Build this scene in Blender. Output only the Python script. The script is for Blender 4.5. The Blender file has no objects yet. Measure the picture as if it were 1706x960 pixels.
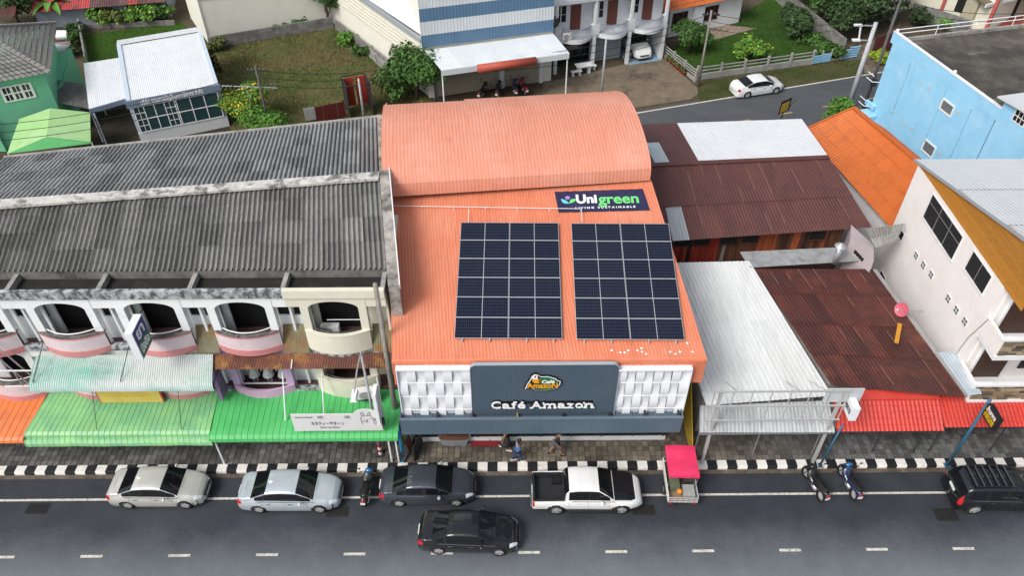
import bpy, bmesh, math, random
from mathutils import Vector, Matrix
from mathutils.noise import noise as pnoise
R = math.radians
random.seed(7)
SC = bpy.context.scene
COL = SC.collection

# ---------------------------------------------------------------- camera, sky, sun, exposure
CAM_H, PITCH, YAW, FPX, PW, PH = 33.2, R(42.7), R(0.55), 1300.0, 1706, 960
cam = bpy.data.objects.new('camera', bpy.data.cameras.new('camera'))
COL.objects.link(cam)
cam.location = (0, 0, CAM_H)
cam.rotation_euler = (R(90) - PITCH, 0, -YAW)
cam.data.sensor_width = 36
cam.data.lens = FPX / PW * 36
cam.data.clip_end = 2000
SC.camera = cam
SUN_EL, SUN_AZ = R(47), R(227)          # azimuth clockwise from +Y (north)
world = bpy.data.worlds.new('World'); SC.world = world; world.use_nodes = True
nt = world.node_tree; nt.nodes.clear()
sky = nt.nodes.new('ShaderNodeTexSky'); sky.sky_type = 'NISHITA'; sky.sun_disc = False
sky.sun_elevation = SUN_EL; sky.sun_rotation = SUN_AZ
sky.air_density = 1.0; sky.dust_density = 4.0; sky.ozone_density = 1.0
hs = nt.nodes.new('ShaderNodeHueSaturation'); hs.inputs['Saturation'].default_value = 0.42
bg = nt.nodes.new('ShaderNodeBackground'); bg.inputs['Strength'].default_value = 0.125
out = nt.nodes.new('ShaderNodeOutputWorld')
nt.links.new(sky.outputs[0], hs.inputs['Color']); nt.links.new(hs.outputs[0], bg.inputs[0]); nt.links.new(bg.outputs[0], out.inputs[0])
sl = bpy.data.lights.new('sun', 'SUN'); sl.energy = 1.5; sl.angle = R(22); sl.color = (1, .965, .91)
sun = bpy.data.objects.new('sun', sl); COL.objects.link(sun)
sun.rotation_euler = (R(90) - SUN_EL, 0, math.pi - SUN_AZ)
sun.location = (0, 0, 60)
SC.view_settings.view_transform = 'Standard'; SC.view_settings.look = 'None'
SC.view_settings.exposure = 0.48; SC.view_settings.gamma = 1.0; SC.view_settings.use_curve_mapping = False
SC.cycles.max_bounces = 5; SC.cycles.diffuse_bounces = 3; SC.cycles.glossy_bounces = 3; SC.cycles.transmission_bounces = 4
SC.cycles.transparent_max_bounces = 6

# ---------------------------------------------------------------- survey helpers: photo measurement -> place
_fw = Vector((math.sin(YAW) * math.cos(PITCH), math.cos(YAW) * math.cos(PITCH), -math.sin(PITCH)))
_rt = Vector((math.cos(YAW), -math.sin(YAW), 0)); _up = _rt.cross(_fw); _C = Vector((0, 0, CAM_H))
def ray(px, py): return _fw + _rt * ((px - PW / 2) / FPX) - _up * ((py - PH / 2) / FPX)
def at(px, py, z=0.0):
    d = ray(px, py); return _C + d * ((z - CAM_H) / d.z)
def atY(px, py, y):
    d = ray(px, py); return _C + d * (y / d.y)
def lerp(a, b, t): return a + (b - a) * t

# ---------------------------------------------------------------- materials
MATS = {}
def _n(nt, t, **kw):
    n = nt.nodes.new(t)
    for k, v in kw.items(): setattr(n, k, v)
    return n
def mat(name, col, rough=.6, var=.12, scale=2.0, stretch=None, dirt=None, dscale=.8, dlo=.5, dhi=.7, dstretch=None,
        metal=0., bump=0., bscale=40., rnd=0., coat=0., spec=.5, damt=1., emit=0., trans=0., rvar=0.):
    if name in MATS: return MATS[name]
    m = bpy.data.materials.new(name); m.use_nodes = True
    nt = m.node_tree; b = nt.nodes['Principled BSDF']; L = nt.links.new
    b.inputs['Roughness'].default_value = rough; b.inputs['Metallic'].default_value = metal
    b.inputs['Coat Weight'].default_value = coat; b.inputs['Coat Roughness'].default_value = .06
    b.inputs['Specular IOR Level'].default_value = spec
    if trans: b.inputs['Transmission Weight'].default_value = trans
    geo = _n(nt, 'ShaderNodeNewGeometry')
    def coords(st):
        if not st: return geo.outputs['Position']
        mp = _n(nt, 'ShaderNodeMapping'); mp.inputs['Scale'].default_value = st
        L(geo.outputs['Position'], mp.inputs['Vector']); return mp.outputs[0]
    c = (*col, 1)
    cur = None
    if var > 0 or rnd > 0:
        fac = None
        if var > 0:
            nz = _n(nt, 'ShaderNodeTexNoise'); nz.inputs['Scale'].default_value = scale; nz.inputs['Detail'].default_value = 6
            nz.inputs['Roughness'].default_value = .65
            L(coords(stretch), nz.inputs['Vector'])
            mr = _n(nt, 'ShaderNodeMapRange'); mr.inputs[1].default_value = .3; mr.inputs[2].default_value = .7
            mr.inputs[3].default_value = 1 - var; mr.inputs[4].default_value = 1 + var
            L(nz.outputs['Fac'], mr.inputs[0]); fac = mr.outputs[0]
        if rnd > 0:
            oi = _n(nt, 'ShaderNodeObjectInfo')
            m2 = _n(nt, 'ShaderNodeMapRange'); m2.inputs[3].default_value = 1 - rnd; m2.inputs[4].default_value = 1 + rnd
            L(oi.outputs['Random'], m2.inputs[0])
            if fac is None: fac = m2.outputs[0]
            else:
                mm = _n(nt, 'ShaderNodeMath', operation='MULTIPLY'); L(fac, mm.inputs[0]); L(m2.outputs[0], mm.inputs[1]); fac = mm.outputs[0]
        vm = _n(nt, 'ShaderNodeVectorMath', operation='SCALE'); vm.inputs[0].default_value = col
        L(fac, vm.inputs['Scale']); cur = vm.outputs[0]
    if dirt:
        dl = dirt if isinstance(dirt, list) else [(dirt, dscale, dlo, dhi, dstretch, damt)]
        for (dc, ds, lo, hi, dst, da) in dl:
            nz = _n(nt, 'ShaderNodeTexNoise'); nz.inputs['Scale'].default_value = ds; nz.inputs['Detail'].default_value = 8
            nz.inputs['Roughness'].default_value = .7
            L(coords(dst), nz.inputs['Vector'])
            mr = _n(nt, 'ShaderNodeMapRange'); mr.inputs[1].default_value = lo; mr.inputs[2].default_value = hi; mr.inputs[4].default_value = da
            L(nz.outputs['Fac'], mr.inputs[0])
            mx = _n(nt, 'ShaderNodeMix', data_type='RGBA')
            L(mr.outputs[0], mx.inputs[0]); mx.inputs[7].default_value = (*dc, 1)
            if cur is None: mx.inputs[6].default_value = c
            else: L(cur, mx.inputs[6])
            cur = mx.outputs[2]
    if cur is None: b.inputs['Base Color'].default_value = c
    else: L(cur, b.inputs['Base Color'])
    if rvar:
        nz = _n(nt, 'ShaderNodeTexNoise'); nz.inputs['Scale'].default_value = .7; nz.inputs['Detail'].default_value = 5
        L(geo.outputs['Position'], nz.inputs['Vector'])
        mr = _n(nt, 'ShaderNodeMapRange'); mr.inputs[1].default_value = .35; mr.inputs[2].default_value = .65
        mr.inputs[3].default_value = rough - rvar; mr.inputs[4].default_value = rough + rvar
        L(nz.outputs['Fac'], mr.inputs[0]); L(mr.outputs[0], b.inputs['Roughness'])
    if bump:
        nz = _n(nt, 'ShaderNodeTexNoise'); nz.inputs['Scale'].default_value = bscale; nz.inputs['Detail'].default_value = 4
        L(geo.outputs['Position'], nz.inputs['Vector'])
        bp = _n(nt, 'ShaderNodeBump'); bp.inputs['Strength'].default_value = bump; bp.inputs['Distance'].default_value = .02
        L(nz.outputs['Fac'], bp.inputs['Height']); L(bp.outputs[0], b.inputs['Normal'])
    if emit:
        b.inputs['Emission Color'].default_value = c; b.inputs['Emission Strength'].default_value = emit
    MATS[name] = m
    return m

# ---------------------------------------------------------------- mesh builder
class B:
    def __init__(s): s.v = []; s.f = []
    def vert(s, p): s.v.append(tuple(p)); return len(s.v) - 1
    def quad(s, *ps):
        i = len(s.v); s.v += [tuple(p) for p in ps]; s.f.append(tuple(range(i, i + len(ps)))); return s
    def box(s, x0, x1, y0, y1, z0, z1):
        if x0 > x1: x0, x1 = x1, x0
        if y0 > y1: y0, y1 = y1, y0
        if z0 > z1: z0, z1 = z1, z0
        i = len(s.v)
        s.v += [(x0, y0, z0), (x1, y0, z0), (x1, y1, z0), (x0, y1, z0), (x0, y0, z1), (x1, y0, z1), (x1, y1, z1), (x0, y1, z1)]
        s.f += [tuple(i + k for k in q) for q in ((3, 2, 1, 0), (4, 5, 6, 7), (0, 1, 5, 4), (1, 2, 6, 5), (2, 3, 7, 6), (3, 0, 4, 7))]
        return s
    def hexa(s, b4, t4):
        i = len(s.v); s.v += [tuple(p) for p in b4] + [tuple(p) for p in t4]
        s.f += [tuple(i + k for k in q) for q in ((3, 2, 1, 0), (4, 5, 6, 7), (0, 1, 5, 4), (1, 2, 6, 5), (2, 3, 7, 6), (3, 0, 4, 7))]
        return s
    def prism(s, poly, d):
        """closed polygon extruded by vector d"""
        n = len(poly); i = len(s.v); d = Vector(d)
        s.v += [tuple(p) for p in poly] + [tuple(Vector(p) + d) for p in poly]
        s.f.append(tuple(i + k for k in reversed(range(n)))); s.f.append(tuple(i + n + k for k in range(n)))
        for k in range(n):
            k2 = (k + 1) % n; s.f.append((i + k, i + k2, i + n + k2, i + n + k))
        return s
    def slab(s, a, b, c, d, t):
        """quad a b c d thickened downward along its normal by t"""
        a, b, c, d = map(Vector, (a, b, c, d)); n = (b - a).cross(d - a).normalized()
        return s.hexa([p - n * t for p in (a, b, c, d)], [a, b, c, d])
    def tube(s, p, q, r, r2=None, n=8, cap=True):
        p, q = Vector(p), Vector(q); r2 = r if r2 is None else r2
        d = (q - p).normalized(); a = d.orthogonal().normalized(); b = d.cross(a); i = len(s.v)
        for k in range(n):
            w = a * math.cos(2 * math.pi * k / n) + b * math.sin(2 * math.pi * k / n)
            s.v.append(tuple(p + w * r)); s.v.append(tuple(q + w * r2))
        for k in range(n):
            k2 = (k + 1) % n; s.f.append((i + 2 * k, i + 2 * k2, i + 2 * k2 + 1, i + 2 * k + 1))
        if cap:
            s.f.append(tuple(i + 2 * k for k in reversed(range(n)))); s.f.append(tuple(i + 2 * k + 1 for k in range(n)))
        return s
    def path(s, pts, r, n=6):
        for a, b in zip(pts, pts[1:]): s.tube(a, b, r, n=n)
        return s
    def bar(s, p, q, w, h):
        """square bar p->q, width w sideways, height h"""
        p, q = Vector(p), Vector(q); d = (q - p).normalized()
        side = d.cross(Vector((0, 0, 1)))
        side = side.normalized() if side.length > 1e-4 else Vector((1, 0, 0))
        up = side.cross(d).normalized()
        o = [(-1, -1), (1, -1), (1, 1), (-1, 1)]
        return s.hexa([p + side * (w / 2 * a) + up * (h / 2 * b) for a, b in o], [q + side * (w / 2 * a) + up * (h / 2 * b) for a, b in o])
    def surf(s, fn, nu, nv):
        i = len(s.v)
        for j in range(nv + 1):
            for k in range(nu + 1): s.v.append(tuple(fn(k / nu, j / nv)))
        for j in range(nv):
            for k in range(nu):
                a = i + j * (nu + 1) + k; s.f.append((a, a + 1, a + nu + 2, a + nu + 1))
        return s
    def corr(s, a, b, c, d, waves, amp, nv=2, seg=6, trap=False, sag=0., thick=.0, crest=0):
        """corrugated sheet: a->b across the waves, a->d along them"""
        a, b, c, d = map(Vector, (a, b, c, d)); n = (b - a).cross(d - a).normalized()
        def pr(u):
            t = (u * waves) % 1.0
            if trap:
                return amp if t < .16 or t > .999 else (-amp if .26 < t < .9 else amp * (1 - 2 * min(1, (t - .16) / .1)) if t < .5 else amp * (-1 + 2 * (t - .9) / .1))
            if crest: return amp * (2 * (.5 + .5 * math.cos(2 * math.pi * t)) ** crest - 1)
            return amp * math.cos(2 * math.pi * t)
        def f(u, v):
            return a * (1 - u) * (1 - v) + b * u * (1 - v) + c * u * v + d * (1 - u) * v + n * (pr(u) - sag * math.sin(math.pi * v))
        nu = max(2, int(round(waves * seg)))
        s.surf(f, nu, nv)
        if thick:
            s.surf(lambda u, v: f(1 - u, v) - n * thick, nu, nv)
        return s
    def ball(s, c, rx, ry=None, rz=None, nu=10, nv=6):
        c = Vector(c); ry = ry or rx; rz = rz or rx
        return s.surf(lambda u, v: c + Vector((rx * math.cos(2 * math.pi * u) * math.sin(math.pi * v), ry * math.sin(2 * math.pi * u) * math.sin(math.pi * v), -rz * math.cos(math.pi * v))), nu, nv)
    def lathe(s, prof, c=(0, 0, 0), axis='z', n=16):
        c = Vector(c); i = len(s.v); m = len(prof)
        for k in range(n):
            t = 2 * math.pi * k / n
            for r, h in prof:
                p = Vector((r * math.cos(t), r * math.sin(t), h))
                if axis == 'y': p = Vector((p.x, p.z, p.y))
                if axis == 'x': p = Vector((p.z, p.x, p.y))
                s.v.append(tuple(c + p))
        for k in range(n):
            k2 = (k + 1) % n
            for j in range(m - 1):
                s.f.append((i + k * m + j, i + k2 * m + j, i + k2 * m + j + 1, i + k * m + j + 1))
        return s
    def xf(s, M, start=0):
        for k in range(start, len(s.v)): s.v[k] = tuple(M @ Vector(s.v[k]))
        return s
    def mesh(s, name, m=None, smooth=False, fix=True):
        me = bpy.data.meshes.new(name); me.from_pydata(s.v, [], s.f)
        if fix:
            bm = bmesh.new(); bm.from_mesh(me); bmesh.ops.recalc_face_normals(bm, faces=bm.faces); bm.to_mesh(me); bm.free()
        if smooth: me.polygons.foreach_set('use_smooth', [True] * len(me.polygons))
        if m: me.materials.append(m)
        me.update(); return me
    def build(s, name, m, parent=None, smooth=False, loc=None, fix=True, label=None, kind=None):
        """link as ONE object; vertices are in the parent's frame"""
        o = bpy.data.objects.new(name, s.mesh(name, m, smooth, fix)); COL.objects.link(o)
        if parent: o.parent = parent
        if loc: o.location = loc
        if label: o['label'] = label
        if kind: o['kind'] = kind
        return o

def thing(name, label, cat, loc=(0, 0, 0), rz=0., group=None):
    o = bpy.data.objects.new(name, None); COL.objects.link(o); o.empty_display_size = .3
    o.location = loc; o.rotation_euler = (0, 0, rz); o['label'] = label; o['category'] = cat
    if group: o['group'] = group
    return o
def tag(o, label, cat, group=None):
    o['label'] = label; o['category'] = cat
    if group: o['group'] = group
    return o
def struct(o): o['kind'] = 'structure'; return o
def inst(name, me, parent=None, loc=(0, 0, 0), rot=(0, 0, 0), scl=(1, 1, 1)):
    o = bpy.data.objects.new(name, me); COL.objects.link(o); o.parent = parent
    o.location = loc; o.rotation_euler = rot; o.scale = scl; return o
def copy_tree(o, parent=None):
    c = o.copy(); COL.objects.link(c); c.parent = parent
    for ch in list(o.children): copy_tree(ch, c)
    return c
def Lm(T):  # world -> local of a thing (location + z rotation)
    return (Matrix.Translation(T.location) @ Matrix.Rotation(T.rotation_euler.z, 4, 'Z')).inverted()
def loc(T, p): return Lm(T) @ Vector(p)
def onv(T, px, py, v=0.):
    """photo point on the thing's own plane y=v -> local point"""
    M = Lm(T); o = M @ _C; d = M.to_3x3() @ ray(px, py); return o + d * ((v - o.y) / d.y)
def onu(T, px, py, u=0.):
    M = Lm(T); o = M @ _C; d = M.to_3x3() @ ray(px, py); return o + d * ((u - o.x) / d.x)
def onz(T, px, py, z): return Lm(T) @ at(px, py, z)
def text_mesh(name, body, size, m, parent, M, depth=.01, sx=1., align='CENTER', bold=0., shear=0., width=None):
    cu = bpy.data.curves.new('txt', 'FONT'); cu.body = body; cu.size = size; cu.align_x = align; cu.align_y = 'CENTER'
    cu.extrude = depth / 2; cu.offset = bold; cu.shear = shear; cu.resolution_u = 3
    to = bpy.data.objects.new('txt', cu); COL.objects.link(to)
    dg = bpy.context.evaluated_depsgraph_get()
    me = bpy.data.meshes.new_from_object(to.evaluated_get(dg)); bpy.data.objects.remove(to); bpy.data.curves.remove(cu)
    if width and len(me.vertices):
        xs = [v.co.x for v in me.vertices]; sx = width / max(1e-6, max(xs) - min(xs))
    me.transform(M @ Matrix.Diagonal((sx, 1, 1, 1)))
    me.materials.clear(); me.materials.append(m); me.name = name
    o = bpy.data.objects.new(name, me); COL.objects.link(o); o.parent = parent
    return o
def frame_M(o, ex, ey):
    ex, ey = Vector(ex).normalized(), Vector(ey).normalized(); ez = ex.cross(ey).normalized(); ey = ez.cross(ex)
    M = Matrix((ex, ey, ez)).transposed().to_4x4(); M.translation = Vector(o); return M

# ---------------------------------------------------------------- palette
GLASS = mat('dark_glass', (.012, .015, .018), .06, 0, spec=.6)
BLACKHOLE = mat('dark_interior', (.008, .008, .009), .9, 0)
RUBBER = mat('rubber', (.012, .012, .012), .85, 0)
WHITE_P = mat('white_paint', (.74, .75, .76), .5, .06, 1.5, dirt=(.45, .44, .42), dscale=1.2, dlo=.55, dhi=.85, damt=.5)
WHITE_M = mat('white_metal', (.76, .78, .8), .35, .05, 1., stretch=(3, .3, 1), dirt=(.5, .5, .5), dscale=1.5, dlo=.55, dhi=.9, damt=.4)
STEEL = mat('steel', (.45, .46, .48), .4, .1, 4, metal=.7)
DKSTEEL = mat('dark_steel', (.03, .03, .035), .5, .1, 4)
CONC = mat('concrete', (.32, .31, .29), .85, .2, 3, dirt=(.09, .085, .08), dscale=1.1, dlo=.5, dhi=.75, bump=.3)
# ================================================================ SETTING
def soil_mat(name, c1, c2, c3, s1=.35, s2=2.5, bump=.6):
    m = bpy.data.materials.new(name); m.use_nodes = True; nt = m.node_tree; b = nt.nodes['Principled BSDF']; L = nt.links.new
    b.inputs['Roughness'].default_value = .95; b.inputs['Specular IOR Level'].default_value = .1
    g = _n(nt, 'ShaderNodeNewGeometry')
    def nz(s, det=8, ro=.7):
        n = _n(nt, 'ShaderNodeTexNoise'); n.inputs['Scale'].default_value = s; n.inputs['Detail'].default_value = det
        n.inputs['Roughness'].default_value = ro; L(g.outputs['Position'], n.inputs['Vector']); return n.outputs['Fac']
    def rng(o, lo, hi):
        r = _n(nt, 'ShaderNodeMapRange'); r.inputs[1].default_value = lo; r.inputs[2].default_value = hi; L(o, r.inputs[0]); return r.outputs[0]
    def mix(f, a, bb):
        x = _n(nt, 'ShaderNodeMix', data_type='RGBA'); L(f, x.inputs[0])
        for i, q in ((6, a), (7, bb)):
            if isinstance(q, tuple): x.inputs[i].default_value = (*q, 1)
            else: L(q, x.inputs[i])
        return x.outputs[2]
    a = mix(rng(nz(s1), .42, .58), c1, c2)
    a = mix(rng(nz(s2), .48, .68), a, c3)
    dark = mix(rng(nz(9., 6), .3, .75), tuple(x * .45 for x in c1), a)
    L(dark, b.inputs['Base Color'])
    bp = _n(nt, 'ShaderNodeBump'); bp.inputs['Strength'].default_value = bump; bp.inputs['Distance'].default_value = .12
    L(nz(7., 8), bp.inputs['Height']); L(bp.outputs[0], b.inputs['Normal'])
    return m
M_GROUND = soil_mat('ground_soil', (.12, .095, .065), (.17, .14, .10), (.05, .075, .025))
M_PLOT = soil_mat('plot_soil', (.08, .13, .03), (.21, .135, .075), (.24, .18, .105), .13, .9)
M_LAWN = soil_mat('lawn_soil', (.035, .095, .012), (.06, .12, .02), (.10, .12, .035), .4, 2.0)
M_VERGE = soil_mat('verge_soil', (.06, .085, .025), (.16, .125, .08), (.09, .10, .035), .5, 2.)
def sheet(name, pts, z, m, kind='structure'):
    b = B(); b.quad(*[(p[0], p[1], z) for p in pts]); o = b.build(name, m); o['kind'] = kind; return o
sheet('ground', [(-320, -120), (320, -120), (320, 420), (-320, 420)], -.03, M_GROUND)

# asphalt, its colour mixed to a paler blue-grey towards low Y
def asphalt(name, pale_lane=True):
    m = bpy.data.materials.new(name); m.use_nodes = True; nt = m.node_tree; b = nt.nodes['Principled BSDF']; L = nt.links.new
    b.inputs['Roughness'].default_value = .62; b.inputs['Specular IOR Level'].default_value = .35
    g = _n(nt, 'ShaderNodeNewGeometry'); sp = _n(nt, 'ShaderNodeSeparateXYZ'); L(g.outputs['Position'], sp.inputs[0])
    def nz(s, det=6, ro=.6, st=None):
        n = _n(nt, 'ShaderNodeTexNoise'); n.inputs['Scale'].default_value = s; n.inputs['Detail'].default_value = det; n.inputs['Roughness'].default_value = ro
        if st:
            mp = _n(nt, 'ShaderNodeMapping'); mp.inputs['Scale'].default_value = st; L(g.outputs['Position'], mp.inputs[0]); L(mp.outputs[0], n.inputs['Vector'])
        else: L(g.outputs['Position'], n.inputs['Vector'])
        return n.outputs['Fac']
    def rng(o, lo, hi, a=0., z=1.):
        r = _n(nt, 'ShaderNodeMapRange'); r.inputs[1].default_value = lo; r.inputs[2].default_value = hi
        r.inputs[3].default_value = a; r.inputs[4].default_value = z; L(o, r.inputs[0]); return r.outputs[0]
    def mix(f, a, bb):
        x = _n(nt, 'ShaderNodeMix', data_type='RGBA'); L(f, x.inputs[0])
        for i, q in ((6, a), (7, bb)):
            if isinstance(q, tuple): x.inputs[i].default_value = (*q, 1)
            else: L(q, x.inputs[i])
        return x.outputs[2]
    def add(a, bb, op='ADD'):
        x = _n(nt, 'ShaderNodeMath', operation=op); L(a, x.inputs[0])
        if isinstance(bb, float): x.inputs[1].default_value = bb
        else: L(bb, x.inputs[1])
        return x.outputs[0]
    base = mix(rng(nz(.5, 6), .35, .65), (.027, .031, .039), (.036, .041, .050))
    if pale_lane:
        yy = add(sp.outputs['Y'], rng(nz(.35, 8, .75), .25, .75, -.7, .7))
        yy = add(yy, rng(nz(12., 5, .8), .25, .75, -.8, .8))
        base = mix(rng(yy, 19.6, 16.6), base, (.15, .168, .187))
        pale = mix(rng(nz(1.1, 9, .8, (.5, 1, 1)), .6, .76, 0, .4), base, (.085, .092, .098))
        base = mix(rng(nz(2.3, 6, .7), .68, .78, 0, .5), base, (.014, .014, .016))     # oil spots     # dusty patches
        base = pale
    else:
        base = mix(rng(nz(.5, 8, .8, (.3, 1, 1)), .3, .8), (.055, .058, .063), (.105, .112, .12))
    spk = mix(rng(nz(30., 3, .9), .56, .76, 0, .5), base, (.17, .18, .195))
    L(spk, b.inputs['Base Color'])
    L(rng(nz(.9, 5), .35, .65, .42, .72), b.inputs['Roughness'])
    bp = _n(nt, 'ShaderNodeBump'); bp.inputs['Strength'].default_value = .35; bp.inputs['Distance'].default_value = .015
    L(nz(60., 3), bp.inputs['Height']); L(bp.outputs[0], b.inputs['Normal'])
    return m
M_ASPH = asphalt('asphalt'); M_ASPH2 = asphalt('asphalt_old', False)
M_LINE = mat('road_paint', (.58, .56, .49), .7, .2, 8, dirt=[((.08, .08, .08), 7, .5, .68, None, .85), ((.3, .29, .27), .8, .5, .7, None, .6)])
M_YLINE = mat('yellow_road_paint', (.5, .36, .1), .7, .2, 6, dirt=(.1, .1, .1), dscale=5, dlo=.45, dhi=.7, damt=.8)
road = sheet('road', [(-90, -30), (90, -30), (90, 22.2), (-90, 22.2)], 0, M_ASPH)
bm_ = B().quad((-90, 20.96, .004), (90, 20.96, .004), (90, 21.08, .004), (-90, 21.08, .004))
struct(bm_.build('edge_line', M_LINE, road))
dash = B().quad((0, 0, 0), (1, 0, 0), (1, .13, 0), (0, .13, 0)).mesh('lane_dash', M_LINE)
for k in range(-2, 14): struct(inst('lane_dash', dash, road, (-23.54 + 4 * k, 17.99, .004)))
M_GUT = mat('gutter_concrete', (.13, .11, .085), .9, .25, 2.5, dirt=(.05, .035, .022), dscale=1.5, dlo=.42, dhi=.65)
gut = B(); gut.box(-90, 90, 22.2, 22.44, -.3, .012); struct(gut.build('gutter', M_GUT))

# pavement: body, kerb stones, paving tiles
M_PAVB = mat('pavement_bed', (.06, .055, .05), .95, .2, 3)
pav = B(); pav.box(-90, 90, 22.87, 33, -.3, .165)
pave = struct(pav.build('pavement', M_PAVB))
M_KW = mat('kerb_white', (.72, .7, .66), .6, .08, 3, dirt=(.2, .18, .15), dscale=2.5, dlo=.58, dhi=.8, damt=.8)
M_KB = mat('kerb_black', (.014, .015, .018), .5, .3, 3, dirt=(.10, .10, .10), dscale=2.0, dlo=.6, dhi=.85, damt=.6)
def kerbmesh(m):
    b = B(); pr = [(22.44, -.02), (22.44, .11), (22.47, .19), (22.54, .2), (22.87, .2), (22.87, -.02)]
    b.prism([(0.004, y, z) for y, z in pr], (.492, 0, 0)); return b.mesh('kerb_stone', m)
kw, kb = kerbmesh(M_KW), kerbmesh(M_KB)
xw = at(61.8, 778, .2).x
for k in range(-5, 52):
    inst('kerb_stone', kw, pave, (xw + k, 0, 0)); inst('kerb_stone', kb, pave, (xw + k + .5, 0, 0))

def tile_mat():
    m = bpy.data.materials.new('paving_tile'); m.use_nodes = True; nt = m.node_tree; b = nt.nodes['Principled BSDF']; L = nt.links.new
    b.inputs['Roughness'].default_value = .75
    g = _n(nt, 'ShaderNodeNewGeometry')
    sn = _n(nt, 'ShaderNodeVectorMath', operation='SNAP'); sn.inputs[1].default_value = (.3, .3, 50)
    ad = _n(nt, 'ShaderNodeVectorMath', operation='ADD'); ad.inputs[1].default_value = (0, -22.87, 0)
    L(g.outputs['Position'], ad.inputs[0]); L(ad.outputs[0], sn.inputs[0])
    wn = _n(nt, 'ShaderNodeTexWhiteNoise', noise_dimensions='3D'); L(sn.outputs[0], wn.inputs['Vector'])
    n1 = _n(nt, 'ShaderNodeTexNoise'); n1.inputs['Scale'].default_value = .35; n1.inputs['Detail'].default_value = 6; L(g.outputs['Position'], n1.inputs['Vector'])
    n2 = _n(nt, 'ShaderNodeTexNoise'); n2.inputs['Scale'].default_value = 9; n2.inputs['Detail'].default_value = 6; L(g.outputs['Position'], n2.inputs['Vector'])
    sx = _n(nt, 'ShaderNodeSeparateXYZ'); L(g.outputs['Position'], sx.inputs[0])
    # warm in front of the cafe, grey at both sides
    ab = _n(nt, 'ShaderNodeMath', operation='SUBTRACT'); L(sx.outputs['X'], ab.inputs[0]); ab.inputs[1].default_value = 3.0
    a2 = _n(nt, 'ShaderNodeMath', operation='ABSOLUTE'); L(ab.outputs[0], a2.inputs[0])
    mr = _n(nt, 'ShaderNodeMapRange'); mr.inputs[1].default_value = 13; mr.inputs[2].default_value = 7; L(a2.outputs[0], mr.inputs[0])
    mx = _n(nt, 'ShaderNodeMix', data_type='RGBA'); mx.inputs[6].default_value = (.115, .115, .113, 1); mx.inputs[7].default_value = (.145, .125, .098, 1); L(mr.outputs[0], mx.inputs[0])
    def mul(a, o, lo, hi, i0=0., i1=1.):
        r = _n(nt, 'ShaderNodeMapRange'); r.inputs[1].default_value = i0; r.inputs[2].default_value = i1; r.inputs[3].default_value = lo; r.inputs[4].default_value = hi; L(o, r.inputs[0])
        v = _n(nt, 'ShaderNodeVectorMath', operation='SCALE'); L(a, v.inputs[0]); L(r.outputs[0], v.inputs['Scale']); return v.outputs[0]
    c = mul(mx.outputs[2], wn.outputs['Value'], .55, 1.35)
    c = mul(c, n1.outputs['Fac'], .6, 1.25, .35, .65)
    c = mul(c, n2.outputs['Fac'], .75, 1.2, .3, .7)
    L(c, b.inputs['Base Color']); return m
M_TILE = tile_mat()
tl = B(); tl.hexa([(.008, .008, 0), (.292, .008, 0), (.292, .292, 0), (.008, .292, 0)], [(.016, .016, .03), (.284, .016, .03), (.284, .284, .03), (.016, .284, .03)])
tlm = tl.mesh('paving_tile', M_TILE)
for i in range(50):
    for j in range(6):
        inst('paving_tile', tlm, pave, (-5.1 + .3 * i, 22.87 + .3 * j, .165 + random.uniform(0, .008)), (random.uniform(-.01, .01), random.uniform(-.01, .01), 0))
rest = B()
for i in range(-90, 110):
    for j in range(8):
        x, y = -.3 * 0 + .3 * i - 5.1 + 5.1, 22.87 + .3 * j
        if -5.11 < x < 9.85 and j < 6: continue
        z = .165 + random.uniform(0, .008)
        rest.hexa([(x + .008, y + .008, z), (x + .292, y + .008, z), (x + .292, y + .292, z), (x + .008, y + .292, z)],
                  [(x + .016, y + .016, z + .03), (x + .284, y + .016, z + .03), (x + .284, y + .284, z + .03), (x + .016, y + .284, z + .03)])
rest.build('paving_tile', M_TILE, pave, kind='stuff', fix=False)

# drain grates in the road
M_GRATE = mat('cast_iron', (.012, .012, .013), .7, .3, 6)
def grate(px, py, w, d, label):
    p = at(px, py, 0); t = thing('drain_grate', label, 'drain grate', (p.x, p.y, 0), 0, 'drain grates in the road')
    b = B()
    for s in (-1, 1):
        b.box(-w / 2, w / 2, s * d / 2 - .03, s * d / 2 + .03, .003, .014); b.box(s * w / 2 - .03, s * w / 2 + .03, -d / 2 + .03, d / 2 - .03, .003, .0135)
    b.build('frame', M_GRATE, t)
    B().quad((-w / 2, -d / 2, .002), (w / 2, -d / 2, .002), (w / 2, d / 2, .002), (-w / 2, d / 2, .002)).build('pit', BLACKHOLE, t)
    n = int(w / .1)
    bm2 = B().box(-.022, .022, -d / 2 + .03, d / 2 - .03, .003, .012).mesh('bar', M_GRATE)
    for k in range(1, n): inst('bar', bm2, t, (-w / 2 + k * w / n, 0, 0))
grate(63, 848, 1.0, .55, 'black iron drain grate in the road left of the silver sedans')
grate(563, 853, 1.0, .5, 'black iron drain grate in the road by the pale blue sedan bumper')
grate(1072, 850, 1.05, .5, 'black iron drain grate in the road ahead of the white pickup')
grate(1576, 858, 1.0, .6, 'rusty drain grate in the road behind the black off-roader')

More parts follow.
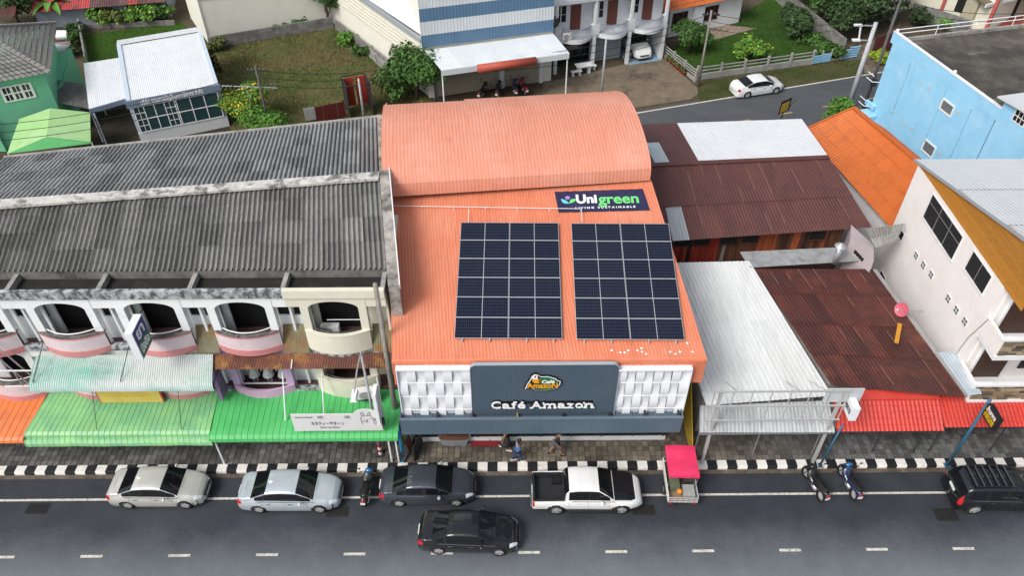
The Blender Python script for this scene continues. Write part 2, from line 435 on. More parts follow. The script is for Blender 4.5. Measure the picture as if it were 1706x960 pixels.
# rear road, running at an angle behind the shops
e1, e2 = at(1050, 190), at(1480, 118); rd = (e2 - e1).normalized(); rn = Vector((-rd.y, rd.x, 0))
def rp(s, t): q = e1 + rd * s + rn * t; return (q.x, q.y)
RANG = math.atan2(rd.y, rd.x)
rroad = sheet('rear_road', [rp(-75, -8.2), rp(90, -8.2), rp(90, .35), rp(-75, .35)], 0., M_ASPH2)
ln = B(); a_, b_, c_, d_ = rp(-75, -.08), rp(90, -.08), rp(90, .08), rp(-75, .08)
ln.quad((*a_, .004), (*b_, .004), (*c_, .004), (*d_, .004)); struct(ln.build('edge_line', M_LINE, rroad))
yd = B().quad((0, 0, 0), (1.1, 0, 0), (1.1, .13, 0), (0, .13, 0)).mesh('lane_dash', M_YLINE)
cm = at(1380, 177); off = (cm - e1).dot(rn); s0 = (cm - e1).dot(rd)
for k in range(-8, 6):
    q = rp(s0 + 4 * k - .5, off); struct(inst('lane_dash', yd, rroad, (*q, .004), (0, 0, RANG)))
# ================================================================ SHOPHOUSE ROW (left)
M_FC = mat('fibre_cement', (.215, .213, .2), .9, .22, 9, stretch=(1, .6, 1), rnd=.3, dirt=[((.07, .07, .07), 2.2, .5, .75, (7, .4, 1), .6), ((.28, .28, .26), .4, .52, .7, None, .45)])
M_FC2 = mat('fibre_cement_pale', (.23, .235, .235), .9, .25, 9, stretch=(1, .6, 1), rnd=.3, dirt=[((.08, .082, .085), 2.2, .5, .75, (7, .4, 1), .6), ((.42, .42, .42), .6, .55, .75, None, .6)])
M_RIDGE = mat('ridge_mortar', (.52, .51, .48), .9, .2, 3, dirt=[((.10, .10, .095), 1.6, .5, .62, None, .9)], bump=.5, bscale=12)
M_PARW = mat('weathered_parapet', (.42, .44, .46), .85, .2, 3, dirt=[((.045, .047, .05), 1.4, .42, .58, (2.5, 2.5, 2.0), .95)], bump=.3)
M_SHW = mat('shop_white', (.76, .78, .785), .7, .05, 2, dirt=(.3, .3, .29), dscale=1.3, dlo=.58, dhi=.8, damt=.6)
M_CREAM = mat('shop_cream', (.66, .645, .53), .7, .05, 2, dirt=(.35, .33, .26), dscale=1.0, dlo=.6, dhi=.8, damt=.5)
M_PINKB = mat('pink_band', (.55, .22, .22), .7, .1, 3, dirt=(.5, .4, .4), dscale=2, dlo=.6, dhi=.8, damt=.6)
M_PALEP = mat('pale_pink', (.62, .52, .54), .7, .08, 2, dirt=(.35, .3, .3), dscale=1.5, dlo=.6, dhi=.8, damt=.5)
M_LILAC = mat('lilac', (.50, .34, .55), .6, .06, 2)
M_LILACP = mat('lilac_pink', (.56, .36, .52), .6, .06, 2)
M_MAROON = mat('maroon_floor', (.09, .045, .045), .6, .2, 3)
M_GUTTER = mat('mossy_gutter', (.014, .013, .011), .95, .4, 2, dirt=(.05, .045, .032), dscale=1.2, dlo=.55, dhi=.75)
M_COPING = mat('stained_coping', (.15, .14, .135), .9, .4, 4, dirt=(.03, .03, .03), dscale=3, dlo=.45, dhi=.65)
SH = thing('shophouse_row', 'white three storey shophouse row with arched balconies and grey corrugated roof', 'building', (-15.5, 25.0, 0))
def bw(b, name, m, T=SH, parent=None, **kw): return b.xf(Lm(T)).build(name, m, parent or T, **kw)
CX = [atY(px, 530, 25).x for px in (558, 404, 254, 106, -44)]
XR = -5.35; XL = CX[-1] - 2.2
PL = [(CX[i] + CX[i + 1]) / 2 for i in range(4)]          # party lines between bays
YF = 25.0; YB = 25.95
def bayx(i): return (XR if i == 0 else PL[i - 1], PL[i] if i < 4 else XL)
def arcpts(c, w, bulge, n=12):
    return [(c + w * (2 * k / n - 1), YF - .02 - bulge * (1 - (2 * k / n - 1) ** 2)) for k in range(n + 1)]
def curved_wall(c, w, bulge, z0, z1, th=.12):
    b = B(); p = arcpts(c, w, bulge)
    for (x0, y0), (x1, y1) in zip(p, p[1:]):
        b.hexa([(x0, y0, z0), (x1, y1, z0), (x1, y1 + th, z0), (x0, y0 + th, z0)], [(x0, y0, z1), (x1, y1, z1), (x1, y1 + th, z1), (x0, y0 + th, z1)])
    return b
for fl, z0 in ((2, 6.55), (1, 3.4)):
    for i, c in enumerate(CX):
        x1, x0 = bayx(i)
        mw = M_CREAM if i == 0 else M_SHW
        if fl == 1 and i == 1: mw = M_LILAC
        ztop = z0 + 2.62
        for s in (-1, 1):
            xa = c + s * 1.12
            bw(B().box(xa, xa + s * .36, YF, YF + .34, z0 - .1, z0 + 2.6), 'column', mw)
        b = B(); n = 14
        poly = [(c - 1.48, YF + .003, z0 + 2.6), (c - 1.12, YF + .003, z0 + 2.4)]
        poly += [(c + 1.12 * math.sin(math.pi / 2 * (2 * k / n - 1)), YF + .003, z0 + 2.4 + .42 * math.cos(math.pi / 2 * (2 * k / n - 1))) for k in range(n + 1)]
        poly += [(c + 1.12, YF + .003, z0 + 2.4), (c + 1.48, YF + .003, z0 + 2.6), (c + 1.48, YF + .003, z0 + 3.12), (c - 1.48, YF + .003, z0 + 3.12)]
        for k in range(1, len(poly) - 4):
            pass
        arch = poly[2:2 + n + 1]
        for (q0, q1) in zip(arch, arch[1:]):
            b.hexa([q0, q1, (q1[0], YF + .3, q1[2]), (q0[0], YF + .3, q0[2])], [(q0[0], YF + .003, z0 + 3.12), (q1[0], YF + .003, z0 + 3.12), (q1[0], YF + .3, z0 + 3.12), (q0[0], YF + .3, z0 + 3.12)])
        for s in (-1, 1):
            b.box(c + s * 1.122, c + s * 1.48, YF + .003, YF + .3, z0 + 2.602, z0 + 3.12)
        bw(b, 'arch', mw)
        # lintels over the side openings
        for (xa, xb) in ((x0, c - 1.482), (c + 1.482, x1)):
            if xb - xa > .1: bw(B().box(xa + .002, xb - .002, YF + .02, YF + .28, z0 + 2.5, z0 + 3.12), 'lintel', mw)
        # floor, back wall with its openings
        bw(B().box(x0 + .002, x1 - .002, YF + .05, YB + .3, z0 - .16, z0), 'balcony_floor', M_MAROON)
        bk = B()
        bk.box(x0, c - .95, YB, YB + .12, z0, z0 + 2.15).box(c + .95, x1, YB, YB + .12, z0, z0 + 2.15)
        for (xa, xb) in ((x0, x0 + .35), (x0 + .95, c - .95), (c + .95, c + 1.25), (x1 - .25, x1)):
            bk.box(xa, xb, YB, YB + .12, z0 + 2.151, z0 + 2.6)
        bk.box(x0, x1, YB, YB + .12, z0 + 2.601, z0 + 3.1)
        mb = M_CREAM if i == 0 else M_SHW
        bw(bk, 'back_wall', mb)
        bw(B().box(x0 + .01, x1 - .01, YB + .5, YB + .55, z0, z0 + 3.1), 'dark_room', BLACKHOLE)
        # curved balcony front
        if fl == 1 and i == 1:
            bal = bw(curved_wall(c, 1.48, .42, z0 - .14, z0 + .42), 'balcony_front', M_LILACP)
            gl = B(); gl.box(c - 1.12, c + 1.12, YF + .15, YF + .17, z0 + .3, z0 + 2.4)
            g2 = B()
            for u in (-1.12, 1.1): g2.box(c + u, c + u + .03, YF + .13, YF + .19, z0 + .3, z0 + 2.4)
            g2.box(c - 1.12, c + 1.12, YF + .13, YF + .19, z0 + .27, z0 + .33)
            bw(g2, 'window_frame', WHITE_M)
        else:
            mm = M_CREAM if i == 0 else M_PALEP
            bal = bw(curved_wall(c, 1.48, .42, z0 - .16, z0 + 1.0), 'balcony_front', mm)
            bw(curved_wall(c, 1.5, .44, z0 + 1.002, z0 + 1.06, .2), 'coping', mm if i == 0 else M_COPING, SH, bal)
            if i > 0:
                bw(curved_wall(c, 1.5, .46, z0 - .19, z0 + .16, .13), 'base_band', M_PINKB, SH, bal)
                bw(curved_wall(c, 1.495, .43, z0 + .9, z0 + .999, .125), 'top_band', M_PINKB, SH, bal)
            rl = B().path([(x, y + .12, z0 + 1.16) for x, y in arcpts(c, 1.15, .38)], .03)
            bw(rl, 'rail', WHITE_M if i else DKSTEEL, SH, bal)
            if i == 0:
                bw(curved_wall(c, 1.46, .40, z0 - .4, z0 - .19, .12), 'weathered_soffit', M_PARW, SH, bal)
    for i, xp in enumerate(PL + [XR - .06, XL]):
        bw(B().box(xp - .05, xp + .05, YF + .4, YB, z0 + .001, z0 + 3.1), 'partition', M_CREAM if i == 4 else M_SHW)
    for i in range(4):
        a, c2 = CX[i + 1] + 1.2, CX[i] - 1.2; mwall = M_SHW
        bw(B().box(a, c2, YF + .62, YF + .7, z0 + .002, z0 + 1.4), 'niche_wall', mwall)
        bw(B().box(a, a + .22, YF + .62, YF + .7, z0 + 1.401, z0 + 2.6), 'niche_pier', mwall); bw(B().box(c2 - .22, c2, YF + .62, YF + .7, z0 + 1.401, z0 + 2.6), 'niche_pier', mwall)
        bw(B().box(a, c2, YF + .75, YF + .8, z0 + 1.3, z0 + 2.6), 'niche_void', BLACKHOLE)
    # slab edge between the balconies
    for i, xp in enumerate(PL):
        if fl == 2 and i < 2: continue
        a, c2 = CX[i + 1] + 1.49, CX[i] - 1.49
        bw(B().box(a, c2, YF - .06, YF + .2, z0 - .18, z0 + .13), 'slab_edge', M_PARW)
# side walls, ground floor, parapet, gutter, upper wall
bw(B().box(XL, XR, YB + .7, 36, 0, 9.6), 'wall', M_SHW)
bw(B().box(XL, XR, 25.3, YB + .69, 0, 3.2), 'ground_floor_front', mat('dim_shopfront', (.12, .11, .10), .6, .3, 1))
for i in range(5):
    x1, x0 = bayx(i)
    if i == 0:
        bw(B().box(x0, x1, YF - .1, YF + .14, 9.66, 10.1), 'parapet', M_CREAM)
    else:
        bw(B().box(x0 + .001, x1, YF - .08, YF + .14, 9.66, 10.1), 'parapet', M_PARW)
bw(B().box(XL, XR, YF + .14, 26.25, 9.6, 9.7), 'gutter_floor', M_GUTTER)
bw(B().box(XL, XR, 26.25, 26.45, 9.6, 10.16), 'upper_wall', mat('dark_concrete', (.16, .155, .145), .9, .3, 2, dirt=(.04, .04, .04), dscale=1.2, dlo=.48, dhi=.68))
for xp in PL + [XR - .1, XL + .1]:
    bw(B().box(xp - .1, xp + .1, YF + .141, 26.249, 9.7, 10.02), 'gutter_strut', CONC)
# roof: each corrugated sheet on its own
def rx(x, y): return x - lerp(.06, .15, (x - XL) / (XR - XL)) * (y - 26.2)
yr0, yr1 = 29.3, 31.75       # ridge depth at left and right end
yb0, yb1 = 35.3, 39.3        # rear eave
ZE, ZR, ZB = 10.24, 11.3, 10.15
NC = 22
def roof_pt(u, v, rear):
    x = lerp(XL, XR, u)
    if not rear:
        y = lerp(26.18, lerp(yr0, yr1, u), v); z = lerp(ZE, ZR, v)
    else:
        y = lerp(lerp(yr0, yr1, u), lerp(yb0, yb1, u), v); z = lerp(ZR, ZB, v)
    return Vector((rx(x, y), y, z))
for rear, rows in ((False, [0, .31, .58, .84, 1.0]), (True, [0, .2, .4, .6, .8, 1.0])):
    for j in range(len(rows) - 1):
        va, vb = rows[j], rows[j + 1]
        for k in range(NC):
            ua, ub = k / NC, (k + 1) / NC
            up = Vector((0, 0, .035)); j0 = Vector((0, 0, random.uniform(-.006, .006)))
            if rear:
                vbx = min(1., vb + .02)
                P = [roof_pt(ua, va, 1), roof_pt(ub, va, 1), roof_pt(ub, vbx, 1) + up, roof_pt(ua, vbx, 1) + up]
                P = [P[3], P[2], P[1], P[0]]
            else:
                vax = max(0., va - .02)
                P = [roof_pt(ua, vax, 0) + up, roof_pt(ub, vax, 0) + up, roof_pt(ub, vb, 0), roof_pt(ua, vb, 0)]
            P = [p + j0 for p in P]
            bw(B().corr(*P, 4, .075, 1, 10, crest=3), 'roof_sheet', M_FC2 if rear else M_FC, smooth=True, fix=False)
rb = B(); nn = 60
def ridge_sec(u):
    p = roof_pt(u, 1, 0); n = pnoise(Vector((p.x * 1.3, 3, 1))) * .03
    return [p + Vector((0, -.3 + n, .03)), p + Vector((0, -.3 + n, .16 + n)), p + Vector((0, .3 - n, .17)), p + Vector((0, .3 - n, .0))]
for k in range(nn):
    a, b_ = ridge_sec(k / nn), ridge_sec((k + 1) / nn); rb.hexa(a, b_)
bw(rb, 'ridge', M_RIDGE)
bw(B().bar(roof_pt(0, 1, 1) + Vector((0, .08, .05)), roof_pt(1, 1, 1) + Vector((0, .08, .05)), .18, .16), 'rear_eave', CONC)
# party wall against the cafe
pw = B()
def pwx(y): return rx(XR, y) + .28
ys = [25.15, 26.4, 31.75, 39.4]; zs = [10.2, 10.42, 11.42, 10.35]
for (ya, yb, za, zb) in zip(ys, ys[1:], zs, zs[1:]):
    pw.hexa([(pwx(ya) - .26, ya, 8), (pwx(ya) + .22, ya, 8), (pwx(yb) + .22, yb, 8), (pwx(yb) - .26, yb, 8)], [(pwx(ya) - .26, ya, za), (pwx(ya) + .22, ya, za), (pwx(yb) + .22, yb, zb), (pwx(yb) - .26, yb, zb)])
pwall = bw(pw, 'party_wall', mat('party_wall_mortar', (.36, .34, .31), .9, .25, 2, dirt=(.11, .10, .09), dscale=1.3, dlo=.45, dhi=.65, bump=.4, bscale=10))
sh_ = B()
for (ya, yb, za, zb) in zip(ys, ys[1:], zs, zs[1:]):
    sh_.bar((pwx(ya) + .25, ya, za - .08), (pwx(yb) + .25, yb, zb - .08), .05, .3)
bw(sh_, 'flashing', WHITE_P, SH, pwall)

# ---------------------------------------------------------------- awnings
def prof_eval(prof):
    L = [0]
    for a, b in zip(prof, prof[1:]): L.append(L[-1] + math.dist(a, b))
    return [l / L[-1] for l in L]
def awning_sheets(T, xa, xb, xa2, xb2, prof, m, ribs=3, amp=.02, n=9, rib_w=.12, name='sheet', wave=False, warp=0.):
    """n sheets side by side; xa..xb at the wall edge, xa2..xb2 at the front edge; prof = [(y,z)...] wall to front"""
    ts = prof_eval(prof)
    for k in range(n):
        b = B()
        us = []
        for r in range(ribs):
            if wave: us += [(r + q / 6, amp * math.cos(2 * math.pi * q / 6)) for q in range(6)]
            else: us += [(r + 0, amp), (r + rib_w, amp), (r + rib_w + .08, 0), (r + .92, 0)]
        us.append((ribs, amp))
        i0 = len(b.v)
        for (y, z), t in zip(prof, ts):
            for (u, h) in us:
                w = (k + u / ribs) / n
                x = lerp(lerp(xa, xb, w), lerp(xa2, xb2, w), t)
                dz = warp * pnoise(Vector((x * .8, y * 1.2, 4)))
                b.v.append((x, y - h * .3 * (1 if t > .8 else 0), z + h + dz))
        m_ = len(us)
        for j in range(len(prof) - 1):
            for q in range(m_ - 1):
                a = j * m_ + q; b.f.append((a, a + 1, a + m_ + 1, a + m_))
        bw(b, name, m, T, fix=False, smooth=wave)
M_AG1 = mat('pale_green_sheet', (.21, .46, .19), .45, .12, 1.2, rnd=.06, dirt=[((.13, .37, .19), .7, .42, .62, (1, 1.2, 1), .8), ((.1, .16, .08), 2.5, .62, .8, (4, .6, 1), .6)])
M_AG2 = mat('green_sheet', (.07, .42, .12), .4, .08, 1.2, rnd=.04, dirt=(.12, .42, .17), dscale=1.2, dlo=.5, dhi=.8, damt=.7)
M_AO = mat('orange_sheet', (.60, .15, .03), .5, .12, 1.2, rnd=.06, dirt=(.42, .12, .05), dscale=1.0, dlo=.5, dhi=.7, damt=.7)
M_TEAL = mat('bleached_teal_sheet', (.16, .40, .32), .5, .15, 3, stretch=(6, 1, 1), rnd=.14, dirt=[((.50, .54, .53), .35, .36, .56, (.6, 1.6, 1), .95), ((.17, .16, .15), 1.3, .58, .8, (5, .5, .5), .6), ((.14, .36, .29), 2.2, .55, .7, (5, 1, 1), .6)])
M_RUSTA = mat('rusty_fibreglass', (.11, .035, .02), .6, .3, 2, rnd=.2, dirt=[((.30, .15, .03), 1.1, .5, .64, None, .9)])
M_OLIVE = mat('mouldy_fibreglass', (.17, .17, .10), .6, .3, 2, dirt=[((.20, .09, .015), .9, .42, .6, None, .95)])
yA = 24.98
# orange, far left
T = thing('awning', 'orange metal awning at the far left of the pavement', 'awning', (-25, 24.9, 0))
xt = atY(70, 637, yA).x; xf = at(38, 735, 2.65).x
awning_sheets(T, xt - 9, xt, xf - 9, xf, [(yA, 3.35), (23.6, 3.0), (22.75, 2.72), (22.6, 2.62), (22.55, 2.5)], M_AO, 3, .02, 9)
bw(B().hexa([(xt, yA, 3.0), (xt + .03, yA, 3.0), (xf + .03, 22.6, 2.4), (xf, 22.6, 2.4)], [(xt, yA, 3.42), (xt + .03, yA, 3.42), (xf + .03, 22.6, 2.74), (xf, 22.6, 2.74)]), 'side_flap', mat('orange_flap', (.40, .09, .03), .6, .1, 2), T)
bw(B().tube((xf - .15, 24.2, .2), (xf - .15, 24.2, 3.1), .04), 'post', WHITE_M, T)
# pale green, two tiers
T = thing('awning', 'pale green metal awning with a double rounded front edge', 'awning', (-18, 24.9, 0))
xa, xb = atY(78, 645, yA).x, atY(362, 645, yA).x; xa2, xb2 = at(45, 725, 2.6).x, at(352, 728, 2.6).x
awning_sheets(T, xa, xb, xa2, xb2, [(yA, 3.38), (23.9, 3.15), (23.1, 2.99), (22.9, 2.93), (22.76, 2.82), (22.72, 2.68), (22.76, 2.6)], M_AG1, 3, .022, 11)
awning_sheets(T, xa2, xb2, xa2 + .1, xb2 + .12, [(22.8, 2.68), (22.62, 2.62), (22.5, 2.5), (22.46, 2.36), (22.5, 2.26)], M_AG1, 3, .022, 11, name='front_tier', warp=.05)
for x in (xa2 + .3, (xa2 + xb2) / 2, xb2 - .3):
    bw(B().tube((x, 24.3, .2), (x, 24.3, 3.15), .04), 'post', WHITE_M, T)
for px in (184, 321):
    p = atY(px + 2, 650, yA); bw(B().tube((p.x, 24.6, 6.2), (p.x - .15, 22.95, 2.93), .014, n=5), 'stay_rod', DKSTEEL, T)
# bright green
T = thing('awning', 'bright green metal awning with rounded front over the pavement beside the cafe', 'awning', (-9, 24.9, 0))
xa, xb = atY(362, 645, yA).x + .02, XR + .25; xa2, xb2 = at(351, 725, 2.6).x, at(663, 725, 2.6).x
awning_sheets(T, xa, xb, xa2, xb2, [(yA, 3.36), (23.9, 3.12), (22.95, 2.9), (22.7, 2.82), (22.56, 2.68), (22.53, 2.5), (22.56, 2.42)], M_AG2, 3, .022, 10)
for (x, y) in ((at(374, 773, .2).x, 22.9), (xb2 - .55, 22.95), (xb2 - .2, 22.95)):
    bw(B().tube((x, y, .2), (x, y, 2.75), .05), 'post', WHITE_M, T)
for px, y2 in ((467, 695), (533, 695)):
    p = atY(px, 612, 24.6); q = at(px, 678, 3.0)
    bw(B().tube((p.x, 24.7, 5.1), (p.x + .02, 23.35, 3.1), .035, n=6), 'stay_rod', WHITE_M, T)
# teal, upper floor
T = thing('awning', 'bleached teal corrugated awning under the upper balconies', 'awning', (-18, 24.6, 5.8))
xa, xb = atY(54, 580, 24.75).x, atY(352, 580, 24.75).x; q = 23.35
xa2, xb2 = atY(38, 622, q).x, atY(350, 622, q).x
T.location.z = 0
awning_sheets(T, xa, xb, xa2, xb2, [(24.7, 6.34), (24.1, 6.16), (23.55, 6.0), (23.3, 5.9), (23.15, 5.74), (23.12, 5.58)], M_TEAL, 9, .016, 9, wave=True)
for px in (57, 205):
    p = atY(px, 545, 24.75); bw(B().tube((p.x, 24.8, 7.2), (p.x - .35, 23.35, 5.98), .02, n=5), 'stay_rod', DKSTEEL, T)
for x in (xa2 + .05, (xa2 + xb2) / 2, xb2 - .05):
    bw(B().bar((x, 24.9, 5.9), (x, 23.3, 5.75), .04, .05), 'bracket', DKSTEEL, T)
# rusty, upper floor
T = thing('awning', 'rusty brown fibreglass awning above the lilac shopfront', 'awning', (-9, 24.6, 0))
xa, xb = atY(312, 590, 24.6).x, XR - .02
awning_sheets(T, xa, xb, xa - .1, xb, [(24.78, 6.28), (24.3, 6.1), (24.05, 6.0)], M_RUSTA, 9, .014, 9, wave=True)
for i in (0, 1):
    a, c2 = CX[i + 1] + 1.49, CX[i] - 1.49
    b = B().corr((a, 24.8, 6.31), (c2, 24.8, 6.31), (c2, 25.58, 7.4), (a, 25.58, 7.4), 14, .014, 2, 4)
    bw(b, 'rear_sheet', M_OLIVE, T, smooth=True)
b = B().corr((CX[0] + 1.49, 24.8, 6.31), (XR, 24.8, 6.31), (XR, 25.58, 7.4), (CX[0] + 1.49, 25.58, 7.4), 8, .014, 2, 4)
bw(b, 'rear_sheet', M_OLIVE, T, smooth=True)
for px in (335, 482):
    p = atY(px, 590, 24.3); bw(B().bar((p.x, 24.45, 6.22), (p.x, 24.02, 6.05), .05, .03), 'strap', M_CREAM, T)

# ---------------------------------------------------------------- things on the balconies
def aircon(loc_, rz, label, w=.85, h=.6, d=.32):
    t = thing('air_conditioner', label, 'air conditioner', loc_, rz)
    B().box(-w / 2, w / 2, -d / 2, d / 2, .05, h).build('casing', WHITE_P, t)
    g = B().lathe([(.02, -d / 2 - .02), (h * .4, -d / 2 - .02), (h * .4, -d / 2)], (-w * .14, 0, h * .53), 'y', 18); g.build('fan_grille', mat('grille_grey', (.25, .25, .24), .6, .1), t)
    gg = B()
    for k in range(1, 5): gg.lathe([(h * .4 * k / 5, -d / 2 - .03), (h * .4 * k / 5 + .012, -d / 2 - .03)], (-w * .14, 0, h * .53), 'y', 18)
    gg.build('guard', WHITE_P, t)
    for s in (-1, 1): B().box(s * w * .35 - .03, s * w * .35 + .03, -d / 2, d / 2, 0, .05).build('foot', DKSTEEL, t)
    return t
aircon((CX[0] - .55, 25.75, 6.56), R(0), 'white air conditioner on the cream upper balcony')
aircon((CX[0] + 1.0, 24.3, 3.62), R(8), 'grey air conditioner outside the lower cream balcony', 1.0, .62)
# bracket shelf the second unit stands on
b = B().box(CX[0] + .5, CX[0] + 1.5, 24.1, 24.6, 3.56, 3.61); bw(b, 'ac_bracket', DKSTEEL)
# scaffold of an old sign at the far left
T = thing('signboard_scaffold', 'bare steel sign scaffold at the far left of the shophouse row', 'scaffold', (atY(12, 590, 24.2).x, 24.2, 0))
xq0, xq1 = atY(-30, 590, 24.2).x, atY(38, 590, 24.2).x
for z in (4.75, 5.85): bw(B().box(xq0, xq1, 24.17, 24.22, z - .03, z + .03), 'rail', WHITE_M, T)
bw(B().bar((xq1 + .2, 24.2, 4.3), (xq1 - 1.4, 24.5, 7.6), .05, .05), 'brace', STEEL, T); bw(B().bar((xq1 - .4, 24.2, 4.3), (xq1 - 1.9, 24.5, 7.6), .05, .05), 'brace', STEEL, T)
for k in range(3): bw(B().bar((xq1 - k * .9 - .05, 24.2, 4.7), (xq1 - k * .9 - .05, 24.2, 5.9), .04, .04), 'upright', STEEL, T)
bw(B().bar((xq1 - 1.4, 24.5, 7.55), (xq1 - 1.4, 25.1, 7.55), .05, .05), 'bracket', STEEL, T)
rl = B().path([(CX[0] - .55, 25.5, 7.75), (CX[0] + 1.05, 25.5, 7.75), (CX[0] + 1.05, 25.5, 6.6)], .02)
tag(bw(rl, 'clothes_rail', WHITE_M, SH, None), 'white clothes rail on the cream upper balcony', 'clothes rail').parent = None
o = bpy.data.objects['clothes_rail']; o.matrix_world = Matrix.Translation(SH.location)
M_MANN = mat('mannequin_cloth', (.42, .46, .45), .7, .2, 8)
for k, dx in enumerate((-.72, -.02, .72)):
    t = thing('mannequin', ['pale mannequin at the left behind the lilac shop window', 'patterned mannequin in the middle of the lilac shop window', 'pale mannequin at the right behind the lilac shop window'][k], 'mannequin', (CX[1] + dx + .1, 25.6, 3.4))
    B().lathe([(.0, 1.62), (.1, 1.6), (.11, 1.5), (.06, 1.42), (.05, 1.36), (.17, 1.3), (.19, 1.15), (.14, .98), (.19, .8), (.27, .5), (.29, .45)], n=12).build('dress', M_MANN, t, smooth=True)
    for s in (-1, 1):
        B().tube((s * .08, 0, .47), (s * .09, 0, .05), .06, .035).build('leg', mat('mannequin_skin', (.5, .45, .4), .5, .05), t)
        B().tube((s * .18, 0, 1.27), (s * .27, -.08, .8), .045, .03).build('arm', MATS['mannequin_skin'], t)
    B().lathe([(.0, .05), (.16, .05), (.16, 0)], n=14).build('base', STEEL, t)
# slanted lilac end panel between the bays
b = B().hexa([(PL[1] - .05, 24.3, 3.45), (PL[1] + .12, 24.3, 3.45), (PL[1] + .12, 25.1, 3.45), (PL[1] - .05, 25.1, 3.45)], [(PL[1] - .1, 24.5, 6.0), (PL[1] + .07, 24.5, 6.0), (PL[1] + .07, 25.1, 6.0), (PL[1] - .1, 25.1, 6.0)])
bw(b, 'end_panel', mat('purple_panel', (.22, .13, .27), .6, .1), SH)
# yellow sign board on the lower balcony
xs0, xs1 = atY(152, 640, 24.45).x, atY(262, 640, 24.45).x
ys_ = thing('shop_sign', 'yellow sign board with red border under the teal awning', 'sign', ((xs0 + xs1) / 2, 24.42, 3.2)); w = xs1 - xs0
B().box(-w / 2, w / 2, -.04, .04, .0, 1.0).build('frame', mat('red_frame', (.45, .06, .04), .5, .1), ys_)
B().box(-w / 2 + .07, w / 2 - .07, -.048, -.035, .07, .93).build('panel', mat('yellow_panel', (.68, .5, .12), .5, .1, 2), ys_)
text_mesh('lettering', 'ร้านเสริมสวย', .34, mat('gold_letter', (.75, .52, .02), .5, 0), ys_, frame_M((0, -.052, .6), (1, 0, 0), (0, 0, 1)), .008, width=w * .75)
# ================================================================ CAFE BUILDING
M_SALM = mat('salmon_roof', (.62, .19, .10), .55, .06, 1.2, stretch=(4, .4, 1), rnd=.035, dirt=[((.66, .26, .165), .5, .45, .7, (1, .7, 1), .8), ((.38, .10, .055), 1.6, .52, .78, (6, .3, 1), .6), ((.70, .40, .32), 3., .62, .8, (5, .3, 1), .5)])
M_SALM2 = mat('salmon_roof_faded', (.63, .25, .165), .6, .06, 1.2, stretch=(4, .4, 1), rnd=.03, dirt=[((.68, .32, .24), .5, .45, .7, (1, .7, 1), .8), ((.42, .15, .10), 1.6, .52, .78, (6, .3, 1), .6), ((.72, .42, .34), 3., .6, .8, (5, .3, 1), .5)])
M_SIGNB = mat('slate_blue_cladding', (.062, .092, .125), .45, .05, 1.0, dirt=(.10, .13, .16), dscale=.8, dlo=.5, dhi=.8, damt=.5)
M_SIGNB2 = mat('slate_blue_fascia', (.085, .125, .165), .45, .07, 1.0, stretch=(.6, 1, 1), dirt=(.13, .17, .21), dscale=.5, dlo=.5, dhi=.75, damt=.7)
M_LETW = mat('letter_white', (.82, .82, .82), .4, 0)
M_LETB = mat('letter_black', (.008, .008, .01), .5, 0)
CF = thing('cafe_building', 'cafe building with salmon metal roofs and slate blue sign front', 'building', (1.8, 24.4, 0))
def cw(b, name, m, parent=None, **kw): return bw(b, name, m, CF, parent, **kw)
def cxl(y): return -5.02 - .098 * (y - 22.95)
def cxr(y): return 8.72 - .122 * (y - 22.95)
def croof_z(y): return 7.83 + .219 * (y - 22.95)
# body walls
wl = B()
for (y0, y1, z1) in ((24.3, 31.6, 8.0), (32.9, 40.6, 10.1)):
    wl.hexa([(cxl(y0) + .1, y0, .16), (cxr(y0) - .5, y0, .16), (cxr(y1) - .5, y1, .16), (cxl(y1) + .1, y1, .16)], [(cxl(y0) + .1, y0, z1 - .1), (cxr(y0) - .5, y0, z1 - .1), (cxr(y1) - .5, y1, z1), (cxl(y1) + .1, y1, z1)])
cw(wl, 'wall', mat('cafe_wall', (.3, .29, .28), .8, .15, 1.5))
NS = 15
for k in range(NS):
    for (ya, yb, lift) in ((22.95, 28.3, 0), (28.22, 33.2, .012)):
        P = []
        for (u, y) in ((k / NS, ya), ((k + 1) / NS, ya), ((k + 1) / NS, yb), (k / NS, yb)):
            P.append((lerp(cxl(y), cxr(y), u), y, croof_z(y) + (lift if y < 30 else lift * .5)))
        cw(B().corr(*P, 6, .006, 1, 4), 'roof_sheet', M_SALM, fix=False)
# eave fascia, rounded edge
pr = [(22.93, 7.86), (22.88, 7.83), (22.84, 7.76), (22.84, 6.25), (22.9, 6.25), (22.9, 7.6), (23.0, 7.8)]
cw(B().prism([(-5.02, y, z) for y, z in pr], (13.76, 0, 0)), 'eave_fascia', M_SALM)
fr = B()
for k in range(44): fr.box(-5.0 + k * .31, -4.96 + k * .31, 22.82, 22.84, 6.3, 7.66)
cw(fr, 'fascia_ribs', M_SALM); cw(B().box(-5.0, 8.6, 22.8, 22.84, 7.66, 7.72), 'fascia_bead', M_SALM)
